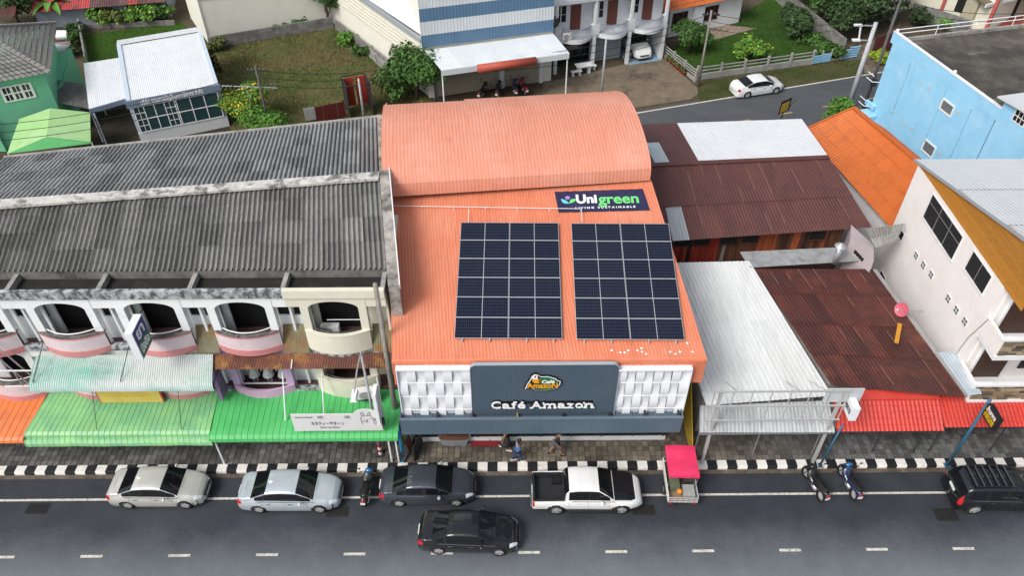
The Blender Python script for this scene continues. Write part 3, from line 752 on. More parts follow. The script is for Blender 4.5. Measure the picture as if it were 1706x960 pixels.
# barrel roof at the back, on its own axis
a0, a1 = at(640, 328, 10.2), at(1083, 300, 10.2)
AW = (a1 - a0).length; AR = math.atan2(a1.y - a0.y, a1.x - a0.x)
aprof = [(0, 10.18), (.03, 10.5), (.1, 10.85), (.3, 11.12), (.7, 11.32), (1.4, 11.55), (2.3, 11.74), (3.3, 11.85), (4.3, 11.86), (5.3, 11.76), (6.3, 11.55), (7.3, 11.22), (8.2, 10.8), (8.9, 10.42)]
MA = Matrix.Translation((a0.x, a0.y, 0)) @ Matrix.Rotation(AR, 4, 'Z')
for k in range(NS):
    b = B(); wv = 5; nu = wv * 4
    end = len(aprof) - (0 if k > 4 else 0)
    for (v, z) in aprof[:end]:
        for q in range(nu + 1):
            u = (k + q / nu) / NS * AW; h = .0065 * math.cos(2 * math.pi * q / 4)
            vv = v if k > 4 or v < 8 else v - .18
            b.v.append((u + 0.012 * v * (1 - 2 * u / AW) * 0, vv - (h if v < .2 else 0), z + (h if v >= .2 else 0)))
    for j in range(end - 1):
        for q in range(nu):
            a = j * (nu + 1) + q; b.f.append((a, a + 1, a + nu + 2, a + nu + 1))
    b.xf(MA); cw(b, 'barrel_roof_sheet', M_SALM2, fix=False)
ge = B()
for u in (.05, AW - .12): ge.prism([(u, v + .15, z - .06) for v, z in aprof] + [(u, 8.8, 9.5), (u, .4, 9.5)], (.07, 0, 0))
ge.xf(MA); cw(ge, 'gable_wall', M_SALM2)
cw(B().box(.2, AW - .2, .45, .5, 9.4, 10.9).xf(MA), 'clerestory_wall', mat('dim_orange_wall', (.3, .09, .05), .8, .2))
# roof-top conduit
pc = [at(650, 346, 9.75), at(968, 351, 9.75)]
cd = B().tube(pc[0] + Vector((0, 0, .12)), pc[1] + Vector((0, 0, .12)),   .016)
for k in range(7): q = pc[0].lerp(pc[1], k / 6); cd.tube(q + Vector((0, 0, -.1)), q + Vector((0, 0, .12)), .016)
for px in (781, 968): q = at(px, 351, 9.75); cd.tube(q + Vector((0, 0, .12)), q + Vector((0, -.8, -.1)), .014)
cw(cd, 'conduit', WHITE_M)
for (px, py) in ((1019, 584), (1034, 587), (1041, 587), (1047, 584), (1062, 584), (1069, 581), (1070, 586), (1077, 589), (1117, 586), (1126, 589), (1133, 586), (1154, 586), (1145, 574)):
    p = at(px, py, croof_z(23.35)); cw(B().lathe([(0, .03), (.04, .025), (.06, 0)], (p.x, p.y, croof_z(p.y) + .012), 'z', 7), 'sealant_patch', M_LETW)
# ---- sign front
YS = 22.68
sx0, sx1 = atY(785, 650, 22.6).x, atY(1026, 650, 22.6).x; sz0, sz1 = 4.32, 7.86
def rrect(x0, x1, z0, z1, r, y):
    p = [(x0, y, z0), (x1, y, z0)]
    for k in range(7): t = math.pi / 2 * k / 6; p.append((x1 - r + r * math.cos(t), y, z1 - r + r * math.sin(t)))
    for k in range(7): t = math.pi / 2 * (1 + k / 6); p.append((x0 + r + r * math.cos(t), y, z1 - r + r * math.sin(t)))
    return p
sgn = cw(B().prism(rrect(sx0, sx1, sz0, sz1, .28, 22.55), (0, .17, 0)), 'sign_board', M_SIGNB)
cw(B().corr((sx0 + .05, 22.547, sz0 + .03), (sx1 - .05, 22.547, sz0 + .03), (sx1 - .05, 22.547, sz1 - .3), (sx0 + .05, 22.547, sz1 - .3), 70, .007, 1, 4), 'cladding', M_SIGNB, sgn)
eg = B()
pp = rrect(sx0, sx1, sz0, sz1, .28, 22.56)
for a, b_ in zip(pp[1:], pp[2:]): eg.bar((a[0], 22.6, a[2] + .012), (b_[0], 22.6, b_[2] + .012), .17, .03)
cw(eg, 'edge_trim', mat('pale_trim', (.35, .39, .43), .4, .05), sgn)
# letters, slab serifs added by hand
LET = Matrix(); ltx0, ltx1 = atY(817, 668, 22.5).x, atY(990, 668, 22.5).x; lz = atY(900, 674, 22.5).z
def slab_letters(y, m, depth, grow, name):
    parts = []
    adv = {'C': .86, 'a': .72, 'f': .50, 'é': .70, ' ': .34, 'A': .95, 'm': 1.14, 'z': .66, 'o': .72, 'n': .80}
    s = 'Café Amazon'; x = 0; tot = sum(adv[c] for c in s); sc = (ltx1 - ltx0) / tot; cap = .50
    for c in s:
        if c != ' ':
            cx = ltx0 + (x + adv[c] / 2) * sc
            o = text_mesh(name, c, .68, m, CF, Lm(CF) @ frame_M((cx, y, lz), (1, 0, 0), (0, 0, 1)), depth, width=adv[c] * sc * .86, bold=.012 + grow)
            # feet of the letter sit on the base line
            mn = min(v.co.z for v in o.data.vertices)
            for v in o.data.vertices: v.co.z += lz - .22 - mn - (grow)
            bars = {'f': [(-.05, 0)], 'A': [(-.38, 0), (.38, 0)], 'm': [(-.42, 0), (0, 0), (.42, 0), (-.46, 1)], 'n': [(-.32, 0), (.32, 0), (-.36, 1)], 'a': [(.34, 0)]}.get(c, [])
            for (u, topp) in bars:
                bb = B()
                w2 = .15 * sc + grow; zz = lz - .22 + (.33 if topp else 0)
                bb.box(cx + u * sc - w2 * (.9 if not topp else .7), cx + u * sc + w2 * (.9 if not topp else .2), y - depth / 2 - .001, y + depth / 2, zz - grow, zz + .075 + grow)
                bb.xf(Lm(CF)).build('serif', m, o)
            parts.append(o)
        x += adv[c]
for o in (slab_letters(22.44, M_LETW, .03, 0, 'letter'), slab_letters(22.50, M_LETB, .09, .012, 'letter_return')): pass
cw(B().box(ltx0 + .05, ltx1 - .05, 22.53, 22.545, lz - .02, lz + .2), 'letter_rail', M_LETB)
# emblem
ex, ez = atY(905, 637, 22.45).x, atY(905, 637, 22.45).z
M_EG = mat('emblem_green', (.01, .15, .05), .4, .2, 6); M_EO = mat('emblem_orange', (.75, .33, .01), .4, .1, 4); M_ER = mat('emblem_red', (.5, .02, .01), .4, 0); M_EY = mat('emblem_yellow', (.8, .5, .02), .4, 0)
def blob(pts, y, d): return B().prism([(ex + px * .0268 * 1.0, y, ez - py * .0268 * 1.25) for px, py in pts], (0, d, 0))
out_ = [(-30, 14), (-27, 5), (-22, -4), (-19, -12), (-14, -15.5), (-8, -14), (-5, -11), (8, -11), (20, -7), (24, -3), (29, -1), (28, 5), (24, 12), (16, 15), (4, 17.5), (-10, 17), (-18, 13.5)]
em = cw(blob([(x * 1.07, y * 1.08) for x, y in out_], 22.46, .08), 'emblem', M_LETB)
cw(blob(out_, 22.452, .004), 'emblem_outline', M_LETW, em)
cw(blob([(x * .94, y * .93 + .6) for x, y in out_], 22.446, .003), 'emblem_black', M_LETB, em)
def ell(cx, cy, rx_, ry_, n=20): return [(cx + rx_ * math.cos(2 * math.pi * k / n), cy + ry_ * math.sin(2 * math.pi * k / n)) for k in range(n)]
cw(blob([(x, min(y, 3.)) for x, y in ell(4, 1, 20, 10)], 22.441, .003), 'emblem_leaves', M_EG, em)
cw(blob([(x, max(y, 9.5)) for x, y in ell(2, 4, 20, 12.)], 22.4405, .003), 'emblem_leaves', M_EG, em)
cw(blob(ell(-14, -9, 5.0, 5.5), 22.438, .003), 'emblem_face', M_LETW, em)
cw(blob(ell(-13.5, -11, 1.4, 2.6), 22.435, .003), 'emblem_eye', M_ER, em)
cw(blob([(-18, -8), (-15, -5.5), (-11, -6.5), (-5, -6), (-5, -2), (-8, 2), (-14, 2), (-18, -2)], 22.434, .003), 'emblem_beak', M_EO, em)
cw(blob([(-8, -6.3), (-4.5, -5), (-5, -1), (-7, 1)], 22.431, .003), 'emblem_beak', M_ER, em)
text_mesh('emblem_text', 'Café', .3, M_LETW, em, Lm(CF) @ frame_M((ex + .22, 22.43, ez + .02), (1, 0, 0), (-.2, 0, 1)), .004, bold=.012, width=.58)
text_mesh('emblem_text', 'AmazoN', .46, M_EO, em, Lm(CF) @ frame_M((ex - .02, 22.428, ez - .23), (1, 0, .0), (.12, 0, 1)), .004, bold=.018, width=1.38)
# ---- woven screens
M_WEAVE = mat('white_screen', (.74, .76, .79), .5, .03, 2)
for side, (pa, pb) in enumerate(((663, 784), (1030, 1146))):
    wx0, wx1 = (atY(pa, 630, YS).x, sx0 - .01) if side == 0 else (sx1 + .01, atY(pb, 640, YS).x)
    z0, z1 = 4.2, 7.5 if side == 0 else 7.38
    cw(B().box(wx0, wx1, YS + .16, YS + .2, z0, z1), 'screen_back', M_WEAVE)
    b = B(); b.box(wx0, wx1, YS - .14, YS + .18, z1, z1 + .06)
    if side: b.box(wx1, wx1 + .05, YS - .1, YS + .18, z0 - .05, z1 + .06)
    else: b.box(wx0 - .05, wx0, YS - .1, YS + .18, z0 - .05, z1 + .06)
    b.box(wx0, wx1, YS - .1, YS + .1, z0 - .06, z0)
    cw(b, 'screen_frame', M_WEAVE)
    nb = 8; h = (z1 - z0) / 3.5
    for r in range(1, 4):
        cw(B().box(wx0 + .01, wx1 - .01, YS - .02, YS + .03, z1 - r * h - .03, z1 - r * h + .0), 'screen_bar', M_WEAVE)
    for k in range(nb):
        xa, xb = lerp(wx0, wx1, k / nb) + .001, lerp(wx0, wx1, (k + 1) / nb) - .001
        sg = 1 if (k + side) % 2 else -1
        def rf(u, v):
            z = lerp(z1, z0, v); a = math.sin(math.pi * (z1 - z) / h) * sg
            sq = 1 - .06 * (1 - abs(a)) * 2
            xm = (xa + xb) / 2
            return (xm + (xa + (xb - xa) * u - xm) * (.985 - .015 * a), YS - .055 * a, z)
        cw(B().surf(rf, 2, 28), 'screen_ribbon', M_WEAVE, smooth=True, fix=False)
# ---- canopy
fx0, fx1 = atY(667, 705, 22.15).x, atY(1135, 710, 22.15).x
cnp = cw(B().box(fx0, fx1, 22.14, 22.2, 3.5, 4.58), 'canopy_fascia', M_SIGNB2)
cw(B().corr((fx0 + .02, 22.137, 3.52), (fx1 - .02, 22.137, 3.52), (fx1 - .02, 22.137, 4.56), (fx0 + .02, 22.137, 4.56), 130, .008, 1, 4), 'cladding', M_SIGNB2, cnp)
cw(B().box(fx0 - .02, fx1 + .02, 22.1, 22.24, 4.58, 4.63), 'fascia_cap', mat('fascia_cap', (.12, .16, .2), .4, .05), cnp)
cw(B().box(fx0, fx1, 22.2, 24.3, 3.5, 3.56), 'soffit', M_WEAVE, cnp)
nsl = int((fx1 - fx0) / .16)
slm = B().box(-.07, .07, 22.24, 22.95, 4.28, 4.33)
slm.xf(Matrix.Translation((-1.8, -24.4, 0))); slme = slm.mesh('canopy_slat', M_SIGNB2)
for k in range(nsl): inst('canopy_slat', slme, cnp, (fx0 + (k + .5) * (fx1 - fx0) / nsl, 0, 0))
for px in (728, 787, 862, 938, 1016, 1075, 1131):
    x = atY(px, 692, 22.4).x
    cw(B().box(x - .04, x + .04, 22.2, 22.7, 4.33, 4.55), 'canopy_strut', DKSTEEL if px not in (862,) else mat('brass_strut', (.3, .22, .08), .5, .1), cnp)
for s, x in ((0, fx0), (1, fx1)): cw(B().box(x - .03, x + .03, 22.2, 22.9, 3.56, 4.6), 'canopy_end', M_SIGNB2, cnp)
# ---- shopfront
cw(B().box(-4.7, 8.1, 24.16, 24.32, .16, .5), 'shopfront_base', WHITE_P)
cw(B().box(-4.7, 8.1, 24.2, 24.24, .5, 3.4), 'shop_window', GLASS)
for k in range(9): cw(B().box(-4.7 + k * 1.58, -4.62 + k * 1.58, 24.17, 24.27, .5, 3.4), 'mullion', DKSTEEL)

# ---------------------------------------------------------------- solar arrays
def solar_mat(w, h):
    m = bpy.data.materials.new('solar_cells'); m.use_nodes = True; nt = m.node_tree; b = nt.nodes['Principled BSDF']; L = nt.links.new
    b.inputs['Roughness'].default_value = .2; b.inputs['Specular IOR Level'].default_value = .14
    tc = _n(nt, 'ShaderNodeTexCoord'); sp = _n(nt, 'ShaderNodeSeparateXYZ'); L(tc.outputs['Object'], sp.inputs[0])
    def line(o, period, lw):
        d = _n(nt, 'ShaderNodeMath', operation='DIVIDE'); L(o, d.inputs[0]); d.inputs[1].default_value = period
        f = _n(nt, 'ShaderNodeMath', operation='FRACT'); L(d.outputs[0], f.inputs[0])
        s = _n(nt, 'ShaderNodeMath', operation='SUBTRACT'); L(f.outputs[0], s.inputs[0]); s.inputs[1].default_value = .5
        a = _n(nt, 'ShaderNodeMath', operation='ABSOLUTE'); L(s.outputs[0], a.inputs[0])
        c = _n(nt, 'ShaderNodeMath', operation='GREATER_THAN'); L(a.outputs[0], c.inputs[0]); c.inputs[1].default_value = .5 - lw / period / 2
        return c.outputs[0]
    l1 = line(sp.outputs['X'], w / 24, .006); l2 = line(sp.outputs['Y'], h / 6, .012)
    mx = _n(nt, 'ShaderNodeMath', operation='MAXIMUM'); L(l1, mx.inputs[0]); L(l2, mx.inputs[1])
    oi = _n(nt, 'ShaderNodeObjectInfo')
    c0 = _n(nt, 'ShaderNodeMix', data_type='RGBA'); c0.inputs[6].default_value = (.007, .011, .026, 1); c0.inputs[7].default_value = (.011, .015, .03, 1); L(oi.outputs['Random'], c0.inputs[0])
    mm = _n(nt, 'ShaderNodeMix', data_type='RGBA'); L(mx.outputs[0], mm.inputs[0]); L(c0.outputs[2], mm.inputs[6]); mm.inputs[7].default_value = (.07, .082, .105, 1)
    L(mm.outputs[2], b.inputs['Base Color']); return m
PWd, PHt = 2.375, 1.094
M_CELL = solar_mat(PWd - .05, PHt - .05)
M_ALU = mat('aluminium_frame', (.5, .53, .57), .4, .02, metal=.3)
fb = B(); t_ = .017
fb.box(0, PWd, 0, t_, -.035, .003).box(0, PWd, PHt - t_, PHt, -.035, .003).box(0, t_, t_, PHt - t_, -.035, .003).box(PWd - t_, PWd, t_, PHt - t_, -.035, .003)
fme = fb.mesh('frame', M_ALU)
gb = B().box(t_, PWd - t_, t_, PHt - t_, -.03, -.002); gb.xf(Matrix.Translation((-t_, -t_, 0))); gme = gb.mesh('cells', M_CELL)
cme = B().box(PWd / 2 - .013, PWd / 2 + .013, t_, PHt - t_, -.0019, .001).mesh('centre_strip', M_ALU)
slope = math.atan(.219)
for (x0, y0, lab) in ((-2.32, 23.86, 'left array of twelve dark solar panels on the salmon cafe roof'), (3.08, 23.76, 'right array of twelve dark solar panels on the salmon cafe roof')):
    T = thing('solar_array', lab, 'solar panels', (x0, y0, croof_z(y0) + .16), R(-1.0), 'solar arrays on the cafe roof')
    RX = Matrix.Rotation(slope, 4, 'X')
    for j in range(6):
        for i in range(2):
            p = RX @ Vector((i * (PWd + .02), j * (PHt + .014), random.uniform(0, .006)))
            o = inst('solar_panel', fme, T, p, (slope + random.uniform(-.002, .002), random.uniform(-.002, .002), 0))
            inst('cells', gme, o, (t_, t_, 0)); inst('centre_strip', cme, o)
    for i in range(4):
        u = (.35, 1.55, 3.2, 4.4)[i]
        rb_ = B().box(u - .02, u + .02, -.12, 6.75, -.08, -.037); rb_.xf(RX); rb_.build('rail', M_ALU, T)
        for v in (-.1, 2.2, 4.5, 6.7): B().box(u - .03, u + .03, v - .03, v + .03, -.17, -.081).xf(RX).build('rail_foot', M_ALU, T)
# ---------------------------------------------------------------- banner on the roof
bl, br, tr, tlq = at(931, 352, 9.72), at(1083, 349, 9.72), at(1071, 311, 10.12), at(924, 315, 10.12)
def rz_(p): return Vector((p.x, p.y, croof_z(p.y) + .06))
bl, br, tr, tlq = map(rz_, (bl, br, tr, tlq))
T = thing('banner', 'navy banner with green and white lettering lying on the salmon roof', 'banner', tuple((bl + br + tr + tlq) / 4))
def bnf(u, v):
    p = (bl * (1 - u) + br * u) * (1 - v) + (tlq * (1 - u) + tr * u) * v
    return p + Vector((0, 0, .012 * math.sin(u * 23) * math.sin(v * 5 + 1) + .01 * math.sin(u * 60)))
b = B().surf(bnf, 40, 6); b.surf(lambda u, v: bnf(1 - u, v) - Vector((0, 0, .02)), 40, 6)
bw(b, 'cloth', mat('navy_vinyl', (.018, .019, .06), .4, .12, 2, dirt=(.03, .035, .10), dscale=.9, dlo=.45, dhi=.7), T, smooth=True)
def bnp(u, v, h=.03): return (bl * (1 - u) + br * u) * (1 - v) + (tlq * (1 - u) + tr * u) * v + Vector((0, 0, h))
exb = (br - bl).normalized(); eyb = (tlq - bl).normalized()
M_BG = mat('print_green', (.16, .62, .20), .5, .02); M_BC = mat('print_cyan', (.12, .55, .62), .5, 0); M_BV = mat('print_violet', (.36, .22, .58), .5, 0)
text_mesh('lettering', 'Uni', .78, M_LETW, T, Lm(T) @ frame_M(bnp(.335, .56), exb, eyb), .006, bold=.03, width=1.05)
text_mesh('lettering', 'green', .9, M_BG, T, Lm(T) @ frame_M(bnp(.695, .53), exb, eyb), .006, bold=.024, width=2.05)
text_mesh('lettering', 'L I V I N G   S U S T A I N A B L E', .17, M_LETW, T, Lm(T) @ frame_M(bnp(.52, .15), exb, eyb), .006, bold=.006, width=3.0)
def leaf(u, v, ang, L_, W_, m):
    pts = [(L_ * (k / 8), W_ * math.sin(math.pi * k / 8)) for k in range(9)] + [(L_ * (1 - k / 8), -W_ * .35 * math.sin(math.pi * k / 8)) for k in range(1, 8)]
    Mx = Lm(T) @ frame_M(bnp(u, v), exb, eyb) @ Matrix.Rotation(ang, 4, 'Z')
    bb = B().prism([(x, y, 0) for x, y in pts], (0, 0, .006)); bb.xf(Mx); bb.build('leaf_mark', m, T)
leaf(.135, .38, R(140), .52, .16, M_BC); leaf(.135, .38, R(35), .48, .16, M_BG)
bb = B().lathe([(0, .006), (.12, .006), (.12, 0)], n=16); bb.xf(Lm(T) @ frame_M(bnp(.13, .66), exb, eyb)); bb.build('dot_mark', M_BV, T)
# ================================================================ RIGHT-HAND BUILDINGS
def roof_grid(T, c4, cols, rows, waves, amp, mats, name='roof_sheet', seg=5, lap=.03, skip=None, smooth=True, trap=False, seams=0., seam_m=None):
    """c4 = front-left, front-right, back-right, back-left (world); each sheet an object, upper rows lap the lower"""
    fl, fr, br, bl_ = map(Vector, c4)
    def P(u, v): return (fl * (1 - u) + fr * u) * (1 - v) + (bl_ * (1 - u) + br * u) * v
    for j in range(len(rows) - 1):
        va, vb = rows[j], rows[j + 1]
        for k in range(cols):
            ua, ub = k / cols, (k + 1) / cols
            va2 = max(0, va - .012); up = Vector((0, 0, lap)); jj = Vector((0, 0, random.uniform(-.004, .004)))
            q = [P(ua, va2) + up, P(ub, va2) + up, P(ub, vb), P(ua, vb)]
            m = mats(k, j) if callable(mats) else mats
            if m is None: continue
            bw(B().corr(*[p + jj for p in q], waves, amp, 1, seg, trap), name, m, T, smooth=smooth, fix=False)
            if seams and random.random() < seams:
                a_, b_ = sorted((random.random(), random.random())); p0, p1 = q[0].lerp(q[3], a_), q[0].lerp(q[3], min(1, b_ + .25))
                bw(B().bar(p0 + Vector((0, 0, amp + .008)), p1 + Vector((0, 0, amp + .008)), .03, .012), 'seam_strip', seam_m, T)
M_CORW = mat('white_corrugated', (.62, .635, .64), .45, .08, 1.2, stretch=(3, .4, 1), rnd=.04, dirt=[((.45, .45, .44), .6, .48, .75, (3, .5, 1), .5)])
M_CORW2 = mat('dirty_white_corrugated', (.40, .42, .43), .5, .15, 2, stretch=(5, .5, 1), rnd=.12, dirt=[((.16, .15, .14), 1.2, .5, .75, (5, .6, 1), .7)])
M_RUST = mat('rusted_roof', (.072, .0175, .0135), .6, .25, 1.0, stretch=(2, .6, 1), rnd=.32, dirt=[((.15, .045, .025), .35, .5, .65, None, .8), ((.04, .016, .014), .6, .5, .68, (.5, 2.2, 1), .8)])
M_BROWN = mat('brown_roof', (.092, .033, .029), .6, .18, 1.0, stretch=(2, .6, 1), rnd=.10, dirt=[((.08, .03, .028), .6, .5, .7, None, .8), ((.05, .02, .019), .7, .55, .75, (1, 2, 1), .6)])
M_SEAM = mat('worn_seam', (.20, .10, .07), .8, .3, 4)
M_SILV = mat('silver_sheet', (.42, .45, .47), .35, .1, 2, stretch=(5, .5, 1), metal=.5)
# ---- white roofed shop beside the cafe
WS = thing('corrugated_shop', 'single storey shop with pale grey corrugated roof right of the cafe', 'building', (12.5, 25, 0))
c4 = (tuple(at(1176, 676, 3.72)), tuple(at(1386, 660, 3.76)), (13.24, 32.2, 5.4), (8.2, 32.05, 5.4))
roof_grid(WS, c4, 6, [0, .55, 1], 4, .02, M_CORW, seg=20, lap=.015, trap=True, smooth=False)
bw(B().hexa([(9.75, 24.7, .15), (15.5, 24.8, .15), (13.1, 32, .15), (8.8, 32, .15)], [(9.75, 24.7, 3.7), (15.3, 24.8, 3.7), (12.9, 32, 5.1), (8.8, 32, 5.1)]), 'wall', mat('grey_shop_wall', (.25, .25, .24), .8, .2), WS)
bw(B().slab((9.45, 24.26, 3.95), (9.5, 24.26, 3.5), (8.3, 32, 4.9), (8.25, 32, 5.35), .02), 'side_flashing', M_SILV, WS)
bw(B().hexa([(9.25, 23.3, .16), (9.3, 23.3, .16), (9.3, 25.8, .16), (9.25, 25.8, .16)], [(9.25, 23.3, .9), (9.3, 23.3, .9), (9.3, 25.8, 3.3), (9.25, 25.8, 3.3)]), 'yellow_side_board', mat('yellow_board', (.5, .33, .03), .6, .1), WS)
T = thing('awning', 'dirty white corrugated awning below the billboard frame', 'awning', (12.4, 23.3, 0))
roof_grid(T, ((9.15, 22.6, 2.82), (15.64, 22.56, 2.82), (15.62, 24.0, 3.46), (9.3, 23.75, 3.46)), 7, [0, 1], 5, .014, M_CORW2, 'sheet')
bw(B().box(9.15, 15.64, 22.56, 22.6, 2.72, 2.8), 'front_rail', STEEL, T)
for x in (9.4, 12.4, 15.4): bw(B().tube((x, 23.2, .2), (x, 23.2, 3.0), .035), 'post', STEEL, T)
# ---- rusted roof
RS = thing('rusted_roof_shop', 'single storey shop with rusted brown sheet roof', 'building', (18, 25, 0))
roof_grid(RS, ((15.72, 24.45, 4.06), (21.9, 23.6, 4.06), (20.0, 31.9, 5.0), (13.4, 31.7, 5.24)), 8, [0, .27, .52, .78, 1], 4, .012, M_RUST, seams=.5, seam_m=M_SEAM)
bw(B().hexa([(15.8, 24.8, .15), (21.9, 24.8, .15), (20, 32, .15), (13.6, 31.6, .15)], [(15.8, 24.8, 3.8), (21.9, 24.8, 3.8), (20, 32, 5.0), (13.6, 31.6, 5.0)]), 'wall', MATS['grey_shop_wall'], RS)
bw(B().slab((21.9, 23.7, 4.12), (22.12, 23.7, 4.18), (20.18, 31.8, 5.1), (20.0, 31.8, 5.05), .03), 'valley_flashing', mat('zinc', (.26, .25, .245), .5, .2, 2, stretch=(1, .4, 1)), RS)
bw(B().slab((13.2, 31.75, 5.3), (19.3, 32.25, 5.3), (19.6, 33.3, 5.45), (12.9, 32.9, 5.45), .03), 'rear_flashing', mat('dull_zinc', (.27, .28, .285), .6, .2, 2, dirt=(.12, .12, .12), dscale=1.5, dlo=.5, dhi=.75), RS)
bw(B().corr((21.95, 23.65, 4.2), (22.6, 23.65, 4.3), (22.25, 26.2, 4.6), (21.45, 26.2, 4.45), 5, .012, 1, 5), 'corner_sheet', mat('zinc_blue', (.36, .41, .45), .5, .15, 2), RS)
T = thing('roof_plank', 'orange plank leaning at the edge of the rusted roof', 'plank', tuple(at(1496, 556, 4.95)), R(63))
B().box(-.75, .75, -.1, .1, 0, .05).build('board', mat('orange_plank', (.55, .25, .02), .6, .1), T); B().box(-.7, -.6, -.1, .1, -.15, .0).build('foot', DKSTEEL, T)
p = at(1391, 436, 5.3)
T = thing('vent_pipe', 'galvanised vent pipe with cone cap at the rear of the rusted roof', 'vent', (p.x, p.y, 5.2))
B().tube((0, 0, 0), (0, 0, 1.15), .16, n=12).build('pipe', M_SILV, T, smooth=True); B().lathe([(.32, 1.2), (.3, 1.24), (.02, 1.42)], n=14).build('cap', M_SILV, T, smooth=True)
# ---- red tile awnings
M_REDT = mat('red_metal_tile', (.50, .045, .032), .4, .08, 1.5, rnd=.04, dirt=(.50, .10, .08), dscale=.9, dlo=.5, dhi=.8, damt=.6)
def tile_awning(T, x0, x1, yb_, zb, yf_, zf, n, waves, steps):
    for k in range(n):
        xa, xb = lerp(x0, x1, k / n), lerp(x0, x1, (k + 1) / n); b = B()
        nu = waves * 6
        vs = []
        for s_ in range(steps): vs += [(s_ / steps, 0.0), ((s_ + .97) / steps, .03)]
        vs.append((1, .03))
        for (v, lift) in vs:
            for q in range(nu + 1):
                b.v.append((lerp(xa, xb, q / nu), lerp(yb_, yf_, v), lerp(zb, zf, v) + lift + .02 * math.cos(2 * math.pi * q / 6)))
        for j in range(len(vs) - 1):
            for q in range(nu): a = j * (nu + 1) + q; b.f.append((a, a + 1, a + nu + 2, a + nu + 1))
        bw(b, 'tile_sheet', M_REDT, T, fix=False)
T = thing('awning', 'red metal tile awning along the pavement beside the billboard frame', 'awning', (18, 23.3, 0))
tile_awning(T, 15.74, 20.9, 23.95, 3.56, 22.6, 2.82, 5, 5, 5)
bw(B().hexa([(15.7, 23.9, 3.55), (20.95, 23.9, 3.55), (20.95, 24.35, 3.72), (15.7, 24.35, 3.72)], [(15.7, 23.9, 3.66), (20.95, 23.9, 3.66), (20.95, 24.35, 3.86), (15.7, 24.35, 3.86)]), 'ridge_cap', M_REDT, T)
bw(B().box(15.74, 20.9, 22.62, 22.68, 2.7, 2.8), 'front_beam', DKSTEEL, T)
for x in (16.2, 18.5, 20.6): bw(B().tube((x, 23.3, .2), (x, 23.3, 3.1), .035), 'post', DKSTEEL, T)
T = thing('awning', 'red awning at the right edge under the stone clad balconies', 'awning', (24, 23.3, 0))
tile_awning(T, 20.96, 28, 24.35, 3.5, 22.75, 2.88, 6, 6, 7)
bw(B().box(20.96, 28, 22.8, 22.86, 2.74, 2.84), 'front_beam', DKSTEEL, T)
for x in (21.4, 24.5, 27.6): bw(B().tube((x, 23.3, .2), (x, 23.3, 3.1), .035), 'post', DKSTEEL, T)
# ---- billboard frame
M_GALV = mat('galvanised', (.50, .50, .49), .5, .12, 6, metal=.3, dirt=(.25, .2, .17), dscale=3, dlo=.6, dhi=.8, damt=.6)
T = thing('billboard_frame', 'empty steel billboard frame on two posts over the white awning', 'billboard frame', (12.4, 22.7, 0.15))
for x in (9.72, 15.3): bw(B().bar((x, 22.7, .15), (x, 22.7, 5.85), .13, .13), 'post', M_GALV, T)
for z in (5.88, 4.84, 3.8): bw(B().box(9.35, 15.6, 22.56, 22.62, z - .04, z + .04), 'rail', M_GALV, T)
for k in range(8):
    x = 9.4 + k * .875; bw(B().box(x - .02, x + .02, 22.62, 22.66, 3.76, 5.92), 'upright', M_GALV, T)
for x in (10.5, 13.4, 14.6):
    bw(B().tube((x, 22.7, 5.7), (x + .1, 24.6, 4.2), .02, n=6), 'brace', M_GALV, T)
    bw(B().tube((x, 22.7, 3.85), (x + .25, 24.2, 3.5), .02, n=6), 'brace', M_GALV, T)
bw(B().box(14.5, 16.2, 22.68, 22.74, 5.0, 5.9), 'remaining_panel', mat('pale_panel', (.5, .52, .54), .5, .05), T)
# ---- hanging light boxes at right angles to the street
def lightbox(name, label, x, corners, th, m_body, m_face, T_extra=None):
    """corners: photo points rear-top, front-top, front-bottom, rear-bottom of the face in the plane X=x"""
    d = []
    for (px, py) in corners:
        r = ray(px, py); q = _C + r * (x / r.x); d.append(q)
    y1 = (d[0].y + d[3].y) / 2; y0 = (d[1].y + d[2].y) / 2; z1 = (d[0].z + d[1].z) / 2; z0 = (d[2].z + d[3].z) / 2
    T = thing(name, label, 'sign', (x, (y0 + y1) / 2, z0)); s = 1 if x > 0 else -1
    w, h = y1 - y0, z1 - z0
    B().box(0, s * th, -w / 2, w / 2, 0, h).build('box', m_body, T)
    return T, w, h, s
T, w, h, s = lightbox('light_box_sign', 'white light box sign at the right end of the billboard frame', 15.66, ((1408, 648), (1423.6, 683), (1412.8, 701), (1401.6, 671)), .32, mat('acrylic_white', (.74, .77, .8), .35, .03), None)
text_mesh('lettering', 'ทนายความ', .5, M_LETB, T, frame_M((-.012, -.02 * w, h * .5), (0, -1, 0), (0, 0, 1)), .01, bold=.008, width=w * .72)
B().box(-.012, -.002, w * .3, w * .5, 0.01, h - .01).build('dark_end', DKSTEEL, T)
B().tube((.1, w / 2 - .05, h * .5), (-.36, w / 2 + .12, h * .5), .03).build('bracket', M_GALV, T)
M_BLK = mat('black_board', (.012, .012, .014), .4, .2, 4)
T, w, h, s = lightbox('hanging_sign', 'black hanging sign with yellow and white Thai lettering on a blue post', 21.75, ((1646, 674), (1665, 702), (1650, 717), (1635, 690)), .25, M_BLK, None)
text_mesh('lettering', 'ร้านอาหาร', .34, M_LETW, T, frame_M((-.012, -.0 * w, h * .78), (0, -1, 0), (0, 0, 1)), .01, bold=.006, width=w * .74)
text_mesh('lettering', 'ไทยนไทย', .5, mat('sign_yellow', (.7, .48, .02), .4, 0), T, frame_M((-.012, 0, h * .38), (0, -1, 0), (0, 0, 1)), .01, bold=.008, width=w * .82)
BP = at(1578, 776, .2)
M_BLUEP = mat('blue_post', (.03, .12, .2), .5, .15, 4)
